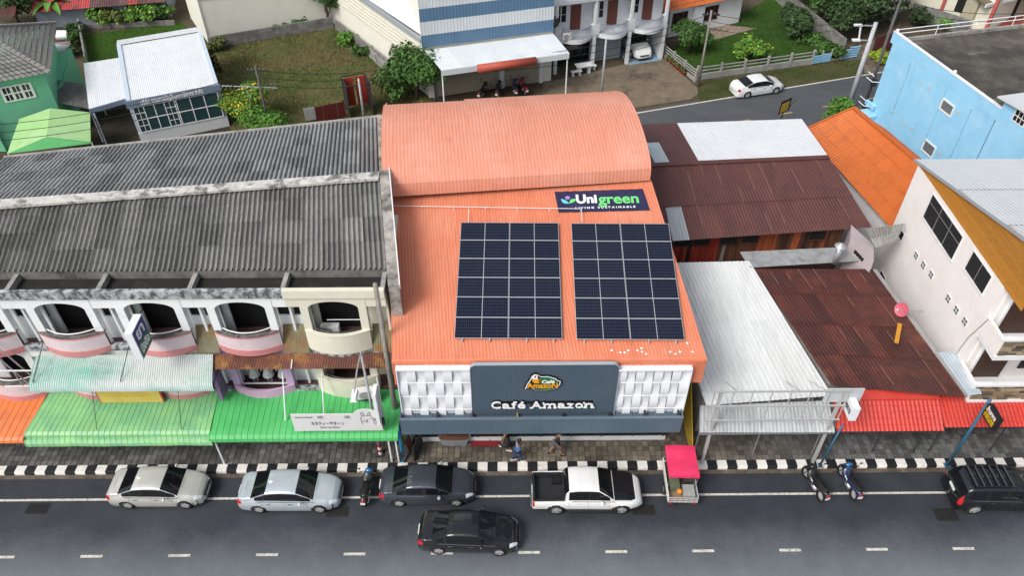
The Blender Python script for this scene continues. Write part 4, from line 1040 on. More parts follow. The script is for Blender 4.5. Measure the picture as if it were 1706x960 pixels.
t2 = thing('sign_post', 'dark blue steel post carrying the black hanging sign', 'post', (BP.x, BP.y, .2)); B().tube((0, 0, 0), (0, 0, h + T.location.z - .25), .075).build('shaft', M_BLUEP, t2, smooth=True)
B().box(-.15, .15, -.15, .15, 0, .03).build('base_plate', M_BLUEP, t2); B().tube((0, 0, T.location.z + h * .6 - .2), (21.8 - BP.x, T.location.y - BP.y + w / 2, T.location.z + h * .6 - .2), .035).build('arm', M_BLUEP, t2)
q = at(1366, 775, .2)
t2 = thing('sign_post', 'slim blue post beside the right billboard leg', 'post', (q.x, q.y, .2)); B().tube((0, 0, 0), (.25, 0.05, 3.2), .05).build('shaft', M_BLUEP, t2, smooth=True); B().box(-.1, .1, -.1, .1, 0, .03).build('base_plate', M_BLUEP, t2)
# ---- the Thai blade sign on the shophouses
T, w, h, s = lightbox('blade_sign', 'blue and green Thai light box sign hanging from the white shophouse', -15.95, ((235.6, 523), (218.8, 557.5), (239.4, 598), (255, 567.5)), .34, MATS['acrylic_white'], None)
B().box(.0, .012, -w / 2 + .04, w / 2 - .04, h * .5, h - .04).build('upper_face', mat('sign_blue', (.02, .025, .2), .4, .05), T)
B().box(.0, .012, -w / 2 + .04, w / 2 - .04, .04, h * .49).build('lower_face', mat('sign_green', (.01, .13, .07), .4, .05), T)
text_mesh('lettering', 'ยา', .8, M_LETW, T, frame_M((.02, 0, h * .73), (0, 1, 0), (0, 0, 1)), .01, bold=.02, width=w * .6)
text_mesh('lettering', 'มือถือ', .6, M_LETW, T, frame_M((.02, 0, h * .27), (0, 1, 0), (0, 0, 1)), .01, bold=.015, width=w * .72)
B().bar((-.17, w / 2, h * .9), (-.17, w / 2 + .5, h * .9), .05, .05).build('bracket', DKSTEEL, T); B().bar((-.17, w / 2 + .03, -.1), (-.17, w / 2 + .03, h * 1.05), .06, .06).build('spine', mat('rust_spine', (.12, .06, .04), .8, .2), T)
# ---- brown roofed wooden house behind
BH = thing('wooden_house', 'old wooden house with dark brown sheet roof and one white roof patch', 'house', (14, 34, 0))
e0, e1_, r0, r1, k0, k1 = (8.2, 33.05, 6.0), (20.5, 34.25, 6.0), (7.9, 38.2, 7.6), (19.1, 38.97, 7.6), (7.6, 45.05, 6.2), (19.74, 45.72, 6.2)
def bmat(k, j):
    if j == 0 and k == 1: return M_SILV
    return M_BROWN
roof_grid(BH, (e0, e1_, r1, r0), 13, [0, .44, 1], 5, .014, bmat, lap=.05, seams=.7, seam_m=M_SEAM)
M_WSHEET = mat('white_sheet_roof', (.70, .72, .74), .45, .04, 1, rnd=.02)
M_PSHEET = mat('pale_blue_sheet', (.42, .5, .54), .4, .08, 1)
roof_grid(BH, (k1, k0, r0, r1), 13, [0, .5, 1], 5, .014, lambda k, j: M_WSHEET if k < 9 else (M_PSHEET if (k == 11 and j == 1) else M_BROWN), lap=.012)
bw(B().bar(Vector(r0) + Vector((0, 0, .03)), Vector(r1) + Vector((0, 0, .03)), .35, .05), 'ridge_cap', M_BROWN, BH)
bw(B().hexa([(8.6, 34.6, 0), (19.4, 35.0, 0), (19.4, 45.3, 0), (8.6, 44.8, 0)], [(8.6, 34.6, 5.9), (19.4, 35.0, 5.9), (19.4, 45.3, 6.), (8.6, 44.8, 6.)]), 'wall', mat('dark_timber', (.06, .03, .022), .8, .3), BH)
PLK = [mat('plank_%s' % n, c, .7, .3, 3, stretch=(1, 1, .3), rnd=.3) for n, c in (('red', (.30, .035, .02)), ('brown', (.10, .04, .022)), ('orange', (.36, .085, .03)), ('dark', (.03, .02, .018)), ('grey', (.22, .19, .17)))]
npk = 46
for k in range(npk):
    u = k / npk; x = lerp(9.0, 19.3, u); y = lerp(34.05, 34.75, u)
    g = 0 if u < .3 else (2 if .5 < u < .62 or abs(u - .73) < .02 else 1)
    if random.random() < .12: g = random.choice((3, 4, 2))
    bw(B().box(x, x + 10.3 / npk - .02, y + random.uniform(0, .03), y + .06, 3.6, 5.6), 'plank', PLK[g], BH)
for u in (.04, .15, .3, .42, .8):
    x = lerp(9.0, 19.3, u); y = lerp(34.0, 34.7, u); wd = bw(B().box(x, x + .95, y - .03, y, 5.0, 5.65), 'window', BLACKHOLE, BH)
    bw(B().box(x, x + .05, y - .06, y - .03, 4.95, 5.7).box(x, x + .95, y - .06, y - .03, 4.9, 4.96), 'window_frame', PLK[1], BH, wd)
# ---- pinkish lean-to between rust roof and white house
LT = thing('lean_to', 'small pinkish white lean-to wall with slot vents beside the white house', 'outbuilding', (21.2, 33, 0))
M_PINKW = mat('pinkish_plaster', (.42, .36, .38), .8, .08, 1.5, dirt=(.3, .25, .24), dscale=1.2, dlo=.55, dhi=.8, damt=.6)
lp = [at(1408, 424, 5.15), at(1447, 457, 4.85)]
lp += [Vector((lp[1].x, lp[1].y, 5.75)), Vector((lp[0].x, lp[0].y, 6.15))]
bw(B().prism([(lp[0].x, lp[0].y, 0), (lp[1].x, lp[1].y, 0), tuple(lp[2]), tuple(lp[3])], (.5, 1.4, 0)), 'wall', M_PINKW, LT)
for k in range(4):
    q = lp[0].lerp(lp[1], .3 + k * .1) + Vector((0, 0, .62 - .03 * k)); bw(B().box(q.x - .05, q.x + .05, q.y - .08, q.y + .08, q.z - .1, q.z + .1), 'vent', BLACKHOLE, LT)
roof_grid(LT, (tuple(at(1458, 414, 6.0)), tuple(at(1492, 402, 6.0)), tuple(at(1508, 372, 6.6)), tuple(at(1440, 382, 6.6))), 3, [0, .5, 1], 4, .03, M_FC, 'roof_sheet')
# ---- orange tiled roof
OR = thing('orange_roof_house', 'low house with bright orange tiled gable roof beside the blue building', 'house', (23, 41, 0))
M_ORT = mat('orange_tile', (.50, .12, .02), .5, .08, 1.5, rnd=.05, dirt=[((.36, .08, .02), 1.2, .5, .75, None, .6)])
g0, g1 = at(1422, 180, 6.4), at(1560, 296, 6.4); l0, l1 = at(1338, 218, 4.7), at(1486, 384, 4.7)
roof_grid(OR, (l1, l0, g0, g1), 12, [0, .25, .5, .75, 1], 4, .03, M_ORT, 'tile_sheet', 5, .05)
sd = (g1 - g0).normalized().cross(Vector((0, 0, 1))); sd = sd if sd.x > 0 else -sd
wv_ = (l0 - g0).length
q0, q1 = g0 + (g0 - l0) * .9, g1 + (g0 - l0) * .9; q0.z = q1.z = 4.7
roof_grid(OR, (q0, q1, g1, g0), 12, [0, .5, 1], 4, .03, M_ORT, 'tile_sheet', 5, .05)
bw(B().bar(g0 + Vector((0, 0, .06)), g1 + Vector((0, 0, .06)), .3, .12), 'ridge_cap', M_ORT, OR)
bw(B().bar(g0 + Vector((0, 0, .04)), l0 + Vector((0, 0, .04)), .14, .14), 'verge', M_ORT, OR)
i0, i1, i2, i3 = l0.lerp(g0, .12), l1.lerp(g1, .12), q1.lerp(g1, .12), q0.lerp(g0, .12)
bw(B().hexa([(p.x, p.y, 0) for p in (i0, i1, i2, i3)], [(p.x, p.y, 4.55) for p in (i0, i1, i2, i3)]), 'wall', WHITE_P, OR)
# ---- white house at the right edge
WH = thing('white_house', 'white plastered house with wood gable and stone clad balconies', 'house', (22.3, 24.2, 0))
M_WHP = mat('white_plaster', (.80, .765, .74), .8, .04, 1.2, dirt=[((.70, .64, .62), .5, .48, .75, None, .6), ((.38, .33, .31), 1.6, .62, .8, (1, 4, .4), .5)])
M_SIDING = mat('varnished_siding', (.44, .19, .03), .45, .15, 2.5, stretch=(1, 1, 6), rnd=.12)
bw(B().box(22.3, 34, 25.5, 35.3, 0, 9.5), 'wall', M_WHP, WH)
# gable boards between wall head and roof
def roofz(y): return 9.62 + (35.6 - y) * .25
nb = 11
for k in range(nb):
    z0, z1 = 9.5 + k * .3, 9.5 + (k + 1) * .3 - .012
    ya, yb2 = 35.6 - (z0 - 9.62) / .25, 35.6 - (z1 - 9.62) / .25
    ya, yb2 = min(ya, 35.3), min(yb2, 35.3)
    if ya < 24.2: break
    pts = [(22.31, 24.0, z0), (22.31, ya, z0), (22.31, max(24.02, yb2), z1), (22.31, 24.0, z1)]
    bw(B().prism(pts, (.05, 0, 0)), 'siding_board', M_SIDING, WH)
M_WROOF = mat('pale_metal_roof', (.56, .585, .6), .4, .05, 1, stretch=(.4, 3, 1), rnd=.03, dirt=(.40, .41, .41), dscale=1.4, dlo=.55, dhi=.85, damt=.5)
roof_grid(WH, ((22.2, 23.2, roofz(23.2)), (34.5, 23.2, roofz(23.2)), (34.5, 35.7, roofz(35.7)), (22.2, 35.7, roofz(35.7))), 14, [0, .33, .66, 1], 4, .012, M_WROOF)
bw(B().bar((22.19, 23.2, roofz(23.2) - .03), (22.19, 35.7, roofz(35.7) - .03), .05, .14), 'verge_flashing', mat('verge_grey', (.3, .33, .36), .5, .05), WH)
def sidewin(T, x, pc, name='window', frame=.06, mull=0, glass=None, sill=True, proud=.03):
    pts = []
    for (px, py) in pc:
        r = ray(px, py); pts.append(_C + r * (x / r.x))
    y0, y1 = min(p.y for p in pts), max(p.y for p in pts); z0, z1 = sorted(p.z for p in pts)[:2], sorted(p.z for p in pts)[2:]
    z0, z1 = sum(z0) / 2, sum(z1) / 2
    ym = sorted(p.y for p in pts); y0, y1 = (ym[0] + ym[1]) / 2, (ym[2] + ym[3]) / 2
    o = bw(B().box(x - .006, x + .02, y0, y1, z0, z1), name, glass or BLACKHOLE, T)
    b = B()
    b.box(x - proud, x + .01, y0 - frame, y1 + frame, z1, z1 + frame).box(x - proud - .03, x + .01, y0 - frame * 1.5, y1 + frame * 1.5, z0 - frame, z0)
    b.box(x - proud, x + .01, y0 - frame, y0, z0, z1).box(x - proud, x + .01, y1, y1 + frame, z0, z1)
    bw(b, 'frame', WHITE_P, T, o)
    for k in range(1, mull + 1):
        yy = lerp(y0, y1, k / (mull + 1)); bw(B().box(x - .02, x + .0, yy - .025, yy + .025, z0, z1), 'mullion', STEEL, T, o)
    return y0, y1, z0, z1
d = sidewin(WH, 22.3, ((1553, 328), (1607, 391), (1588, 428), (1536, 366)), mull=2)
bw(B().box(22.28, 22.3, d[0], d[1], lerp(d[2], d[3], .66), lerp(d[2], d[3], .66) + .04), 'transom', STEEL, WH)
sidewin(WH, 22.3, ((1622, 421), (1654, 459), (1638, 488), (1606, 450)), mull=1)
sidewin(WH, 22.3, ((1499, 380), (1508, 390), (1502, 400), (1493, 390)), frame=.03)
sidewin(WH, 22.3, ((1468, 453), (1477, 463), (1471, 471), (1463, 461)), frame=.03)
for (px, py) in ((1527, 426), (1539, 442), (1552, 458), (1580.5, 498), (1594, 517), (1608, 536)):
    r = ray(px, py); p = _C + r * (22.3 / r.x)
    v = bw(B().box(22.27, 22.31, p.y - .22, p.y + .22, p.z - .2, p.z + .2), 'vent_block', WHITE_P, WH)
    for a in (-.1, .1):
        for c in (-.1, .1): bw(B().box(22.262, 22.275, p.y + a - .075, p.y + a + .075, p.z + c - .07, p.z + c + .07), 'vent_hole', mat('vent_grey', (.12, .13, .13), .8, 0), WH, v)
# front balconies
bw(B().box(22.6, 34, 25.45, 25.5, 3.5, 9.4), 'front_wall', M_WHP, WH)
M_STONE = [mat('stone_%d' % i, c, .85, .25, 5, rnd=.35) for i, c in enumerate(((.20, .15, .085), (.12, .10, .075), (.27, .22, .14), (.07, .06, .05)))]
for fl, z in enumerate((3.5, 6.65)):
    bw(B().box(22.32, 34, 23.9, 25.5, z - .25, z), 'balcony_slab', WHITE_P, WH)
    bw(B().box(22.3, 22.45, 24.0, 25.5, z, z + 1.05), 'balcony_side', M_WHP, WH)
    fr_ = bw(B().box(22.45, 34, 24.0, 24.12, z, z + .95), 'balcony_front', M_STONE[1], WH)
    bw(B().box(22.28, 34, 23.95, 24.2, z + .95, z + 1.06), 'balcony_coping', WHITE_P, WH)
    for r_ in range(6):
        x = 22.46
        while x < 26.6:
            w2 = random.uniform(.25, .7); y = 24.0 - random.uniform(.02, .08)
            bw(B().box(x, min(x + w2, 26.7) - .015, y, 24.0, z + .02 + r_ * .155, z + .165 + r_ * .155), 'stone', random.choice(M_STONE), WH, fr_); x += w2
    dz = z + .02
    dr = bw(B().box(23.0, 24.5, 25.38, 25.45, dz, dz + 2.2), 'door', mat('dark_wood_door', (.06, .028, .018), .5, .3, 4, stretch=(4, 1, .5)), WH)
    bw(B().box(22.9, 23.0, 25.36, 25.45, dz, dz + 2.3).box(24.5, 24.6, 25.36, 25.45, dz, dz + 2.3).box(22.9, 24.6, 25.36, 25.45, dz + 2.2, dz + 2.3), 'door_frame', WHITE_P, WH, dr)
    bw(B().box(25.2, 26.4, 25.4, 25.45, dz + .6, dz + 1.9), 'window', GLASS, WH)
bw(B().path([(22.26, 25.3, 7.7), (22.24, 25.8, 6.0), (22.24, 26.0, 4.4)], .02), 'wall_cable', mat('cable_grey', (.3, .28, .28), .7, 0), WH)
# satellite dish
p = at(1503, 516, 5.5)
T = thing('satellite_dish', 'faded red satellite dish mounted low on the white house wall', 'satellite dish', tuple(p), R(0))
M_DISH = mat('faded_red_dish', (.52, .10, .14), .5, .08, 3)
dm = B().lathe([(0, .0), (.13, .008), (.26, .035), (.36, .07)], n=22); dm.lathe([(.37, .07), (.26, .025), (.13, -.004), (0, -.015)], n=22)
Md = frame_M((0, 0, 0), (.5, -.85, .1), (.3, .25, .9)); dm.xf(Md); dm.build('reflector', M_DISH, T)
B().tube(Md @ Vector((0, 0, 0)), (1.2, .1, -.25), .03).build('mount', STEEL, T); B().tube(Md @ Vector((.3, 0, .06)), Md @ Vector((0, 0, .45)), .014).build('feed_arm', STEEL, T); B().ball(Md @ Vector((0, 0, .45)), .05).build('receiver', WHITE_P, T)
# ---- blue building
BB = thing('blue_building', 'sky blue building with stained flat roof terrace and white roof rails', 'building', (30.16, 42.1, 0), R(12.9))
M_SKYB = mat('sky_blue_plaster', (.27, .56, .78), .75, .06, .9, dirt=[((.38, .63, .80), .7, .48, .7, None, .7), ((.19, .40, .58), 1.6, .56, .8, (1, 1, .35), .6)])
M_TERR = mat('stained_terrace', (.10, .09, .075), .9, .35, .8, dirt=[((.035, .032, .027), .35, .4, .58, None, .9), ((.30, .29, .26), .55, .6, .72, (.45, 1.2, 1), .85)])
BBL = 10.8
b = B().box(0, 16, 0, BBL, 0, 8.35); b.build('wall', M_SKYB, BB)
B().box(.2, 16, .2, BBL - .2, 8.351, 8.37).build('terrace', M_TERR, BB)
B().box(-.02, .2, -.1, BBL + .3, 8.2, 9.0).build('parapet', M_SKYB, BB); B().box(-.04, .22, -.1, BBL + .3, 9.0, 9.04).build('coping', WHITE_P, BB)
B().box(.2, 16, BBL - .2, BBL, 8.35, 8.6).build('rear_kerb', CONC, BB)
for z in (8.95, 9.25): B().tube((.1, BBL, z), (16, BBL, z), .035).build('rail', WHITE_M, BB)
for k in range(6): B().tube((.1 + k * 3.2, BBL, 8.6), (.1 + k * 3.2, BBL, 9.28), .03).build('rail_post', WHITE_M, BB)
for y in (BBL + .1, BBL * .42): B().ball((.1, y, 9.14), .13).build('finial', WHITE_P, BB, smooth=True)
B().box(-.25, .0, BBL - .6, BBL + .5, 3.2, 3.5).build('string_course', M_SKYB, BB)
B().box(-1.0, 0, BBL - 1.0, BBL + .2, 2.2, 2.9).build('front_ledge', M_SKYB, BB)
# taller part nearer the street
B().box(-.02, 16, -9, -.11, 0, 9.6).build('rear_block', M_SKYB, BB)
rb2 = B().slab((-.35, .25, 9.75), (-.35, -9, 10.6), (16, -9, 10.6), (16, .25, 9.75), .1); rb2.build('rear_block_roof', M_WROOF, BB)
def bbp(px, py, u=0): return onu(BB, px, py, u)
for pc in (((1571, 170), (1585, 175), (1585, 188), (1570, 182)), ((1541, 238), (1554, 243), (1554, 257), (1540, 251))):
    P_ = [bbp(*q) for q in pc]; y0, y1 = min(p.y for p in P_), max(p.y for p in P_); z0, z1 = min(p.z for p in P_), max(p.z for p in P_)
    o = B().box(-.01, .02, y0, y1, z0, z1).build('window', mat('grey_louvre_glass', (.14, .15, .155), .3, .2, 6), BB)
    f = B().box(-.05, 0, y0 - .1, y1 + .1, z1, z1 + .1).box(-.05, 0, y0 - .1, y1 + .1, z0 - .1, z0).box(-.05, 0, y0 - .1, y0, z0, z1).box(-.05, 0, y1, y1 + .1, z0, z1); f.build('window_frame', WHITE_P, BB).parent = o
for (pa, pb) in (((1518, 102), (1487, 188)), ((1576, 148), (1537, 233)), ((1619, 180), (1582, 260))):
    a, c = bbp(*pa, -.06), bbp(*pb, -.06); B().tube((-.06, a.y, a.z), (-.06, a.y, c.z), .045).build('drain_pipe', mat('pale_blue_pipe', (.33, .55, .68), .5, .05), BB)
for (px, py) in ((1535, 137), (1548, 147), (1507, 204), (1519, 214), (1596, 188), (1565, 256)):
    a = bbp(px, py); B().box(-.03, 0, a.y - .12, a.y + .12, a.z - .15, a.z + .15).build('patch', mat('plaster_patch', (.42, .5, .55), .8, .1), BB)
a = bbp(1700, 196); gq = B()
gq.box(-.04, 0, a.y - .5, a.y + .5, a.z - .4, a.z + .4); wn = gq.build('vent_window', WHITE_P, BB)
for i in range(3):
    for j in range(2): B().box(-.05, -.035, a.y - .42 + i * .3, a.y - .18 + i * .3, a.z - .33 + j * .36, a.z - .03 + j * .36).build('pane', GLASS, wn)
for z in (3.2, 5.2):
    for dz in (0, .45): B().tube((-.5, BBL + .15, z + dz), (-.5, BBL + .9, z + dz), .03).build('balcony_rail', WHITE_M, BB)
    B().tube((-.5, BBL + .15, z), (0, BBL - .05, z), .03).build('balcony_bracket', WHITE_M, BB)
# ================================================================ BACKGROUND: ground patches
def gpoly(name, pxs, z, m, cut=1.2):
    b = B(); b.f.append(tuple(range(len(pxs)))); b.v = [tuple(at(x, y, 0).xy) + (z,) for x, y in pxs]
    return struct(b.build(name, m))
M_DRIVE = mat('old_concrete', (.165, .13, .09), .9, .2, 1.2, dirt=[((.06, .05, .04), .35, .5, .64, None, .9), ((.26, .23, .18), 1.5, .55, .75, None, .6)], bump=.3)
gpoly('vacant_plot', [(345, 82), (556, 47), (650, 120), (730, 175), (660, 235), (420, 245), (383, 215)], .0, M_PLOT)
gpoly('lawn', [(128, 60), (300, 36), (352, 76), (372, 120), (150, 140)], .0, M_LAWN)
gpoly('driveway', [(905, 138), (1040, 107), (1108, 97), (1168, 152), (1150, 165), (1040, 182), (900, 205)], .0, M_DRIVE)
gpoly('lawn', [(1112, 82), (1160, 62), (1290, -8), (1400, 95), (1350, 104), (1160, 132)], .0, M_LAWN)
gpoly('verge', [(1160, 137), (1350, 109), (1440, 97), (1440, 125), (1300, 146), (1165, 170)], .002, M_VERGE)
gpoly('yard', [(150, 150), (372, 120), (390, 215), (380, 260), (150, 300)], -.01, soil_mat('yard_soil', (.06, .05, .04), (.10, .085, .06), (.05, .06, .025)))
gpoly('alley', [(1400, 95), (1500, 40), (1500, 110), (1440, 125)], -.005, M_DRIVE)
gpoly('patio', [(1130, 60), (1205, 40), (1262, 46), (1190, 66), (1140, 72)], .01, mat('patio_pink', (.30, .22, .18), .8, .15, 2))

# ---------------------------------------------------------------- trees and plants
def leaf_mat(name, c, var=.5):
    m = bpy.data.materials.new(name); m.use_nodes = True; nt = m.node_tree; b = nt.nodes['Principled BSDF']; L = nt.links.new
    b.inputs['Roughness'].default_value = .6; b.inputs['Specular IOR Level'].default_value = .25
    g = _n(nt, 'ShaderNodeNewGeometry'); r = _n(nt, 'ShaderNodeMapRange'); r.inputs[3].default_value = 1 - var; r.inputs[4].default_value = 1 + var
    L(g.outputs['Random Per Island'], r.inputs[0])
    v = _n(nt, 'ShaderNodeVectorMath', operation='SCALE'); v.inputs[0].default_value = c; L(r.outputs[0], v.inputs['Scale'])
    L(v.outputs[0], b.inputs['Base Color']); return m
LF = {k: leaf_mat('leaf_' + k, c) for k, c in dict(dark=(.035, .07, .02), mid=(.05, .115, .022), bright=(.08, .19, .025), yellow=(.24, .26, .02), lime=(.26, .36, .03), flower=(.62, .45, .02), olive=(.09, .11, .03), redleaf=(.2, .09, .03), dry=(.22, .17, .09), banana=(.10, .24, .04)).items()}
M_BARK = mat('bark', (.10, .075, .055), .9, .3, 5)
def leaves(n, blobs, size, rng, flat=.0):
    b = B()
    tot = sum(r[0] * r[1] + r[0] * r[2] for _, r in blobs)
    for c, r in blobs:
        c = Vector(c); k = int(n * (r[0] * r[1] + r[0] * r[2]) / tot)
        for _ in range(k):
            d = Vector((rng.gauss(0, 1), rng.gauss(0, 1), rng.gauss(0, 1))).normalized()
            if d.z < -.35: d.z *= -.6
            q = rng.uniform(.62, 1.06)
            p = c + Vector((d.x * r[0], d.y * r[1], d.z * r[2])) * q
            nrm = (d + Vector((rng.gauss(0, .5), rng.gauss(0, .5), rng.gauss(0, .5) + .4))).normalized()
            a = nrm.orthogonal().normalized(); a = (Matrix.Rotation(rng.uniform(0, 6.3), 3, nrm) @ a); e = nrm.cross(a)
            s = size * rng.uniform(.4, 1.7)
            b.quad(p - a * s * .5, p + e * s * .32, p + a * s * .6, p - e * s * .32)
    return b
def tree(name, label, cat, p, h, r, kind, seed=0, n=900, size=.3, trunk=.14, group=None, nb=11, accent=None, base=.2, sq=.9):
    rng = random.Random(seed); T = thing(name, label, cat, (p[0], p[1], 0), 0, group)
    blobs = []; rz = h * (1 - base) / 2; cz = h * base + rz
    for k in range(nb):
        a = rng.uniform(0, 6.28); q = r * rng.uniform(.2, .85); zz = cz + rz * rng.uniform(-.6, .6)
        br = r * rng.uniform(.28, .6); blobs.append(((q * math.cos(a), q * math.sin(a), zz), (br, br, br * sq)))
    blobs.append(((0, 0, cz), (r * .6, r * .6, rz * .75)))
    leaves(int(n * 2.2), blobs, size, rng).build('crown', LF[kind], T, fix=False)
    if accent: leaves(int(n * accent[1]), [(c, tuple(q * 1.03 for q in rr)) for c, rr in blobs], size * .8, rng).build('flowers' if accent[0] == 'flower' else 'young_leaves', LF[accent[0]], T, fix=False, kind='stuff')
    tb = B().tube((0, 0, -.05), (.05, .02, cz), trunk, trunk * .55, 8); tb.build('trunk', M_BARK, T, smooth=True)
    for k in range(4):
        c = blobs[k][0]; B().tube((.03, .01, h * base * .9), (c[0], c[1], c[2]), trunk * .45, trunk * .15, 6).build('limb', M_BARK, T)
    return T
def shrub(label, px, py, h, r, kind, seed, n=500, size=.22, **kw):
    p = at(px, py, 0); return tree('shrub', label, 'shrub', p, h, r, kind, seed, n, size, .05, base=.12, **kw)
# plot shrubs
shrub('yellow flowering bush beside the white office', 414, 206, 3.1, 2.1, 'bright', 1, 2200, .2, accent=('flower', .6), group=None)
shrub('round green bush in front of the yellow flowering bush', 448, 224, 2.2, 1.9, 'bright', 2, 2200, .18)
p = at(690, 128); tree('tree', 'bushy dark tree at the corner of the plot by the warehouse', 'tree', p, 3.2, 1.9, 'dark', 3, 1000, .28)
p = at(695, 165); tree('tree', 'leafy green tree beside the shuttered warehouse', 'tree', p, 4.2, 2.7, 'mid', 4, 2000, .28)
p = at(665, 160); tree('tree', 'low green tree behind the barrel roof corner', 'tree', p, 2.8, 2.0, 'mid', 5, 1000, .26)
p = at(548, 42); tree('tree', 'tall green creeper tree between the two cream warehouses', 'tree', p, 5.4, 1.9, 'mid', 6, 1200, .28)
shrub('small green bush at the plot wall left of the creeper', 505, 44, 1.3, 1.0, 'mid', 7, 350)
shrub('small bush on the plot wall near the warehouse middle', 470, 52, .9, .8, 'olive', 8, 250)
shrub('weedy bush at the left end of the plot wall', 365, 84, 1.2, 1.1, 'olive', 9, 350)
shrub('bright weed clump on the right plot edge', 580, 72, 1.0, 1.1, 'bright', 10, 300)
shrub('weed clump lower on the right plot edge', 602, 92, .9, .9, 'mid', 11, 260)
# garden of the orange roofed house
p = at(1145, 88); tree('tree', 'round green tree in front of the orange roofed bungalow', 'tree', p, 3.4, 1.8, 'mid', 12, 1200, .26)
shrub('yellow green croton bush on the lawn behind the fence', 1249, 98, 1.9, 1.5, 'bright', 13, 900, .22, accent=('lime', .7))
for k, (px, py, h, r, kd, lb) in enumerate(((1402, 62, 4.6, 2.2, 'dark', 'large dark tree nearest the utility poles behind the garden wall'), (1372, 38, 4.8, 2.3, 'mid', 'green tree in the middle of the grove behind the garden wall'), (1440, 45, 4.6, 2.0, 'dark', 'dark tree behind the utility poles'), (1345, 8, 4.6, 2.2, 'dark', 'dark tree at the top left of the grove'), (1475, 25, 4.0, 1.7, 'mid', 'leafy tree beside the cream house'), (1400, 15, 5.2, 2.4, 'mid', 'spreading tree at the top of the grove'), (1440, 5, 5.2, 2.4, 'mid', 'tall tree at the top right of the grove'), (1318, 60, 2.2, 1.3, 'dark', 'dark creeper clump on the lawn side of the garden wall'))):
    tree('tree', lb, 'tree', at(px, py), h * 1.1, r * 1.3, kd, 20 + k, 2000, .34, .16, 'trees in the garden grove')
for k, (px, py) in enumerate(((1350, 76), (1368, 86), (1385, 94))): shrub(['hedge clump at the left of the garden wall', 'hedge clump in the middle of the garden wall', 'hedge clump at the right of the garden wall'][k], px, py, 1.0, 1.3, 'mid', 40 + k, 400)
shrub('potted lime green bush beside the rear road', 1490, 118, 1.2, .8, 'lime', 44, 400, .18)
p = at(1460, 104); tree('shrub', 'round lime green bush beside the utility poles', 'shrub', p, 1.3, .9, 'lime', 45, 500, .18, .05, base=.15)
p = at(1383, 206, 0); tree('tree', 'light green treetop peeking over the orange roof', 'tree', at(1385, 230), 4.0, 1.3, 'bright', 46, 700, .2)
shrub('dark shrub at the cream house wall', 1530, 42, 1.6, 1.2, 'dark', 47, 450)
shrub('second dark shrub beside the cream house wall', 1548, 35, 1.2, .9, 'mid', 48, 300)
# left garden
tree('tree', 'dark round tree at the top left behind the green house', 'tree', at(33, 42), 4.6, 2.4, 'dark', 50, 1500, .34)
for k, px in enumerate((172, 195, 220, 243, 264)):
    y = 42 - (px - 172) * .06; shrub(['hedge bush nearest the banana plant', 'second hedge bush below the red roof', 'middle hedge bush below the red roof', 'fourth hedge bush below the red roof', 'hedge bush at the right end below the red roof'][k], px, y, 1.7, 1.4, ('bright', 'olive', 'mid', 'bright', 'mid')[k], 60 + k, 500, .25, accent=('lime', .25), group='hedge below the red roof')
for k, (px, py) in enumerate(((122, 75), (118, 92), (128, 60))): shrub(['weedy bush beside the green house', 'low dark bush beside the green house', 'bush behind the white hood of the green house'][k], px, py, 1.2, 1.0, ('mid', 'dark', 'dark')[k], 70 + k, 350)
# banana plant and small palm
def frond_plant(name, label, cat, p, h, L_, n, kind, w=.28, seed=1, trunk=.1):
    rng = random.Random(seed); T = thing(name, label, cat, (p.x, p.y, 0)); B().tube((0, 0, 0), (0, 0, h), trunk, trunk * .7, 8).build('trunk', M_BARK, T)
    for k in range(n):
        a = 6.283 * k / n + rng.uniform(-.2, .2); lift = rng.uniform(.5, 1.1); b = B()
        def f(u, v):
            t = v; x = L_ * t * math.cos(lift * (1 - t * .2)) ; z = h + L_ * (math.sin(lift) * t - .75 * t * t)
            ww = w * math.sin(math.pi * min(1, .08 + t * .92)) ** .6; s_ = (u - .5) * 2 * ww
            return (x * math.cos(a) - s_ * math.sin(a), x * math.sin(a) + s_ * math.cos(a), z + abs(u - .5) * .16)
        b.surf(f, 2, 7).build('leaf', LF[kind], T, fix=False)
    return T
frond_plant('banana_plant', 'banana plant with broad arching leaves beside the grey tiled roof', 'banana plant', at(100, 40), 2.0, 2.6, 9, 'banana', .34, 5)
frond_plant('palm_plant', 'small palm beside the cream house wall', 'palm', at(1568, 52), .8, 1.3, 11, 'banana', .1, 6, .07)
# weeds over plot and lawns (uncountable)
def tufts(name, pxpoly, n, kind, size, seed):
    rng = random.Random(seed); b = B(); pts = [at(x, y, 0) for x, y in pxpoly]
    def inside(p):
        c = False; j = len(pts) - 1
        for i in range(len(pts)):
            if (pts[i].y > p[1]) != (pts[j].y > p[1]) and p[0] < (pts[j].x - pts[i].x) * (p[1] - pts[i].y) / (pts[j].y - pts[i].y) + pts[i].x: c = not c
            j = i
        return c
    x0, x1 = min(p.x for p in pts), max(p.x for p in pts); y0, y1 = min(p.y for p in pts), max(p.y for p in pts); k = 0
    while k < n:
        q = (rng.uniform(x0, x1), rng.uniform(y0, y1))
        if not inside(q): continue
        k += 1
        if pnoise(Vector((q[0] * .35, q[1] * .35, seed))) < rng.uniform(-.5, .5): continue
        s = size * rng.uniform(.5, 1.5)
        for _ in range(3):
            a = rng.uniform(0, 6.28); d = Vector((math.cos(a), math.sin(a), 0)); e = Vector((-d.y, d.x, 0))
            o = Vector((q[0] + rng.gauss(0, s), q[1] + rng.gauss(0, s), 0))
            b.quad(o - e * s * .12, o + e * s * .12, o + d * s * .4 + Vector((0, 0, s)))
    o = b.build(name, LF[kind], None, fix=False); o['kind'] = 'stuff'; o['label'] = name.replace('_', ' ') + ' growing in scattered tufts'; return o
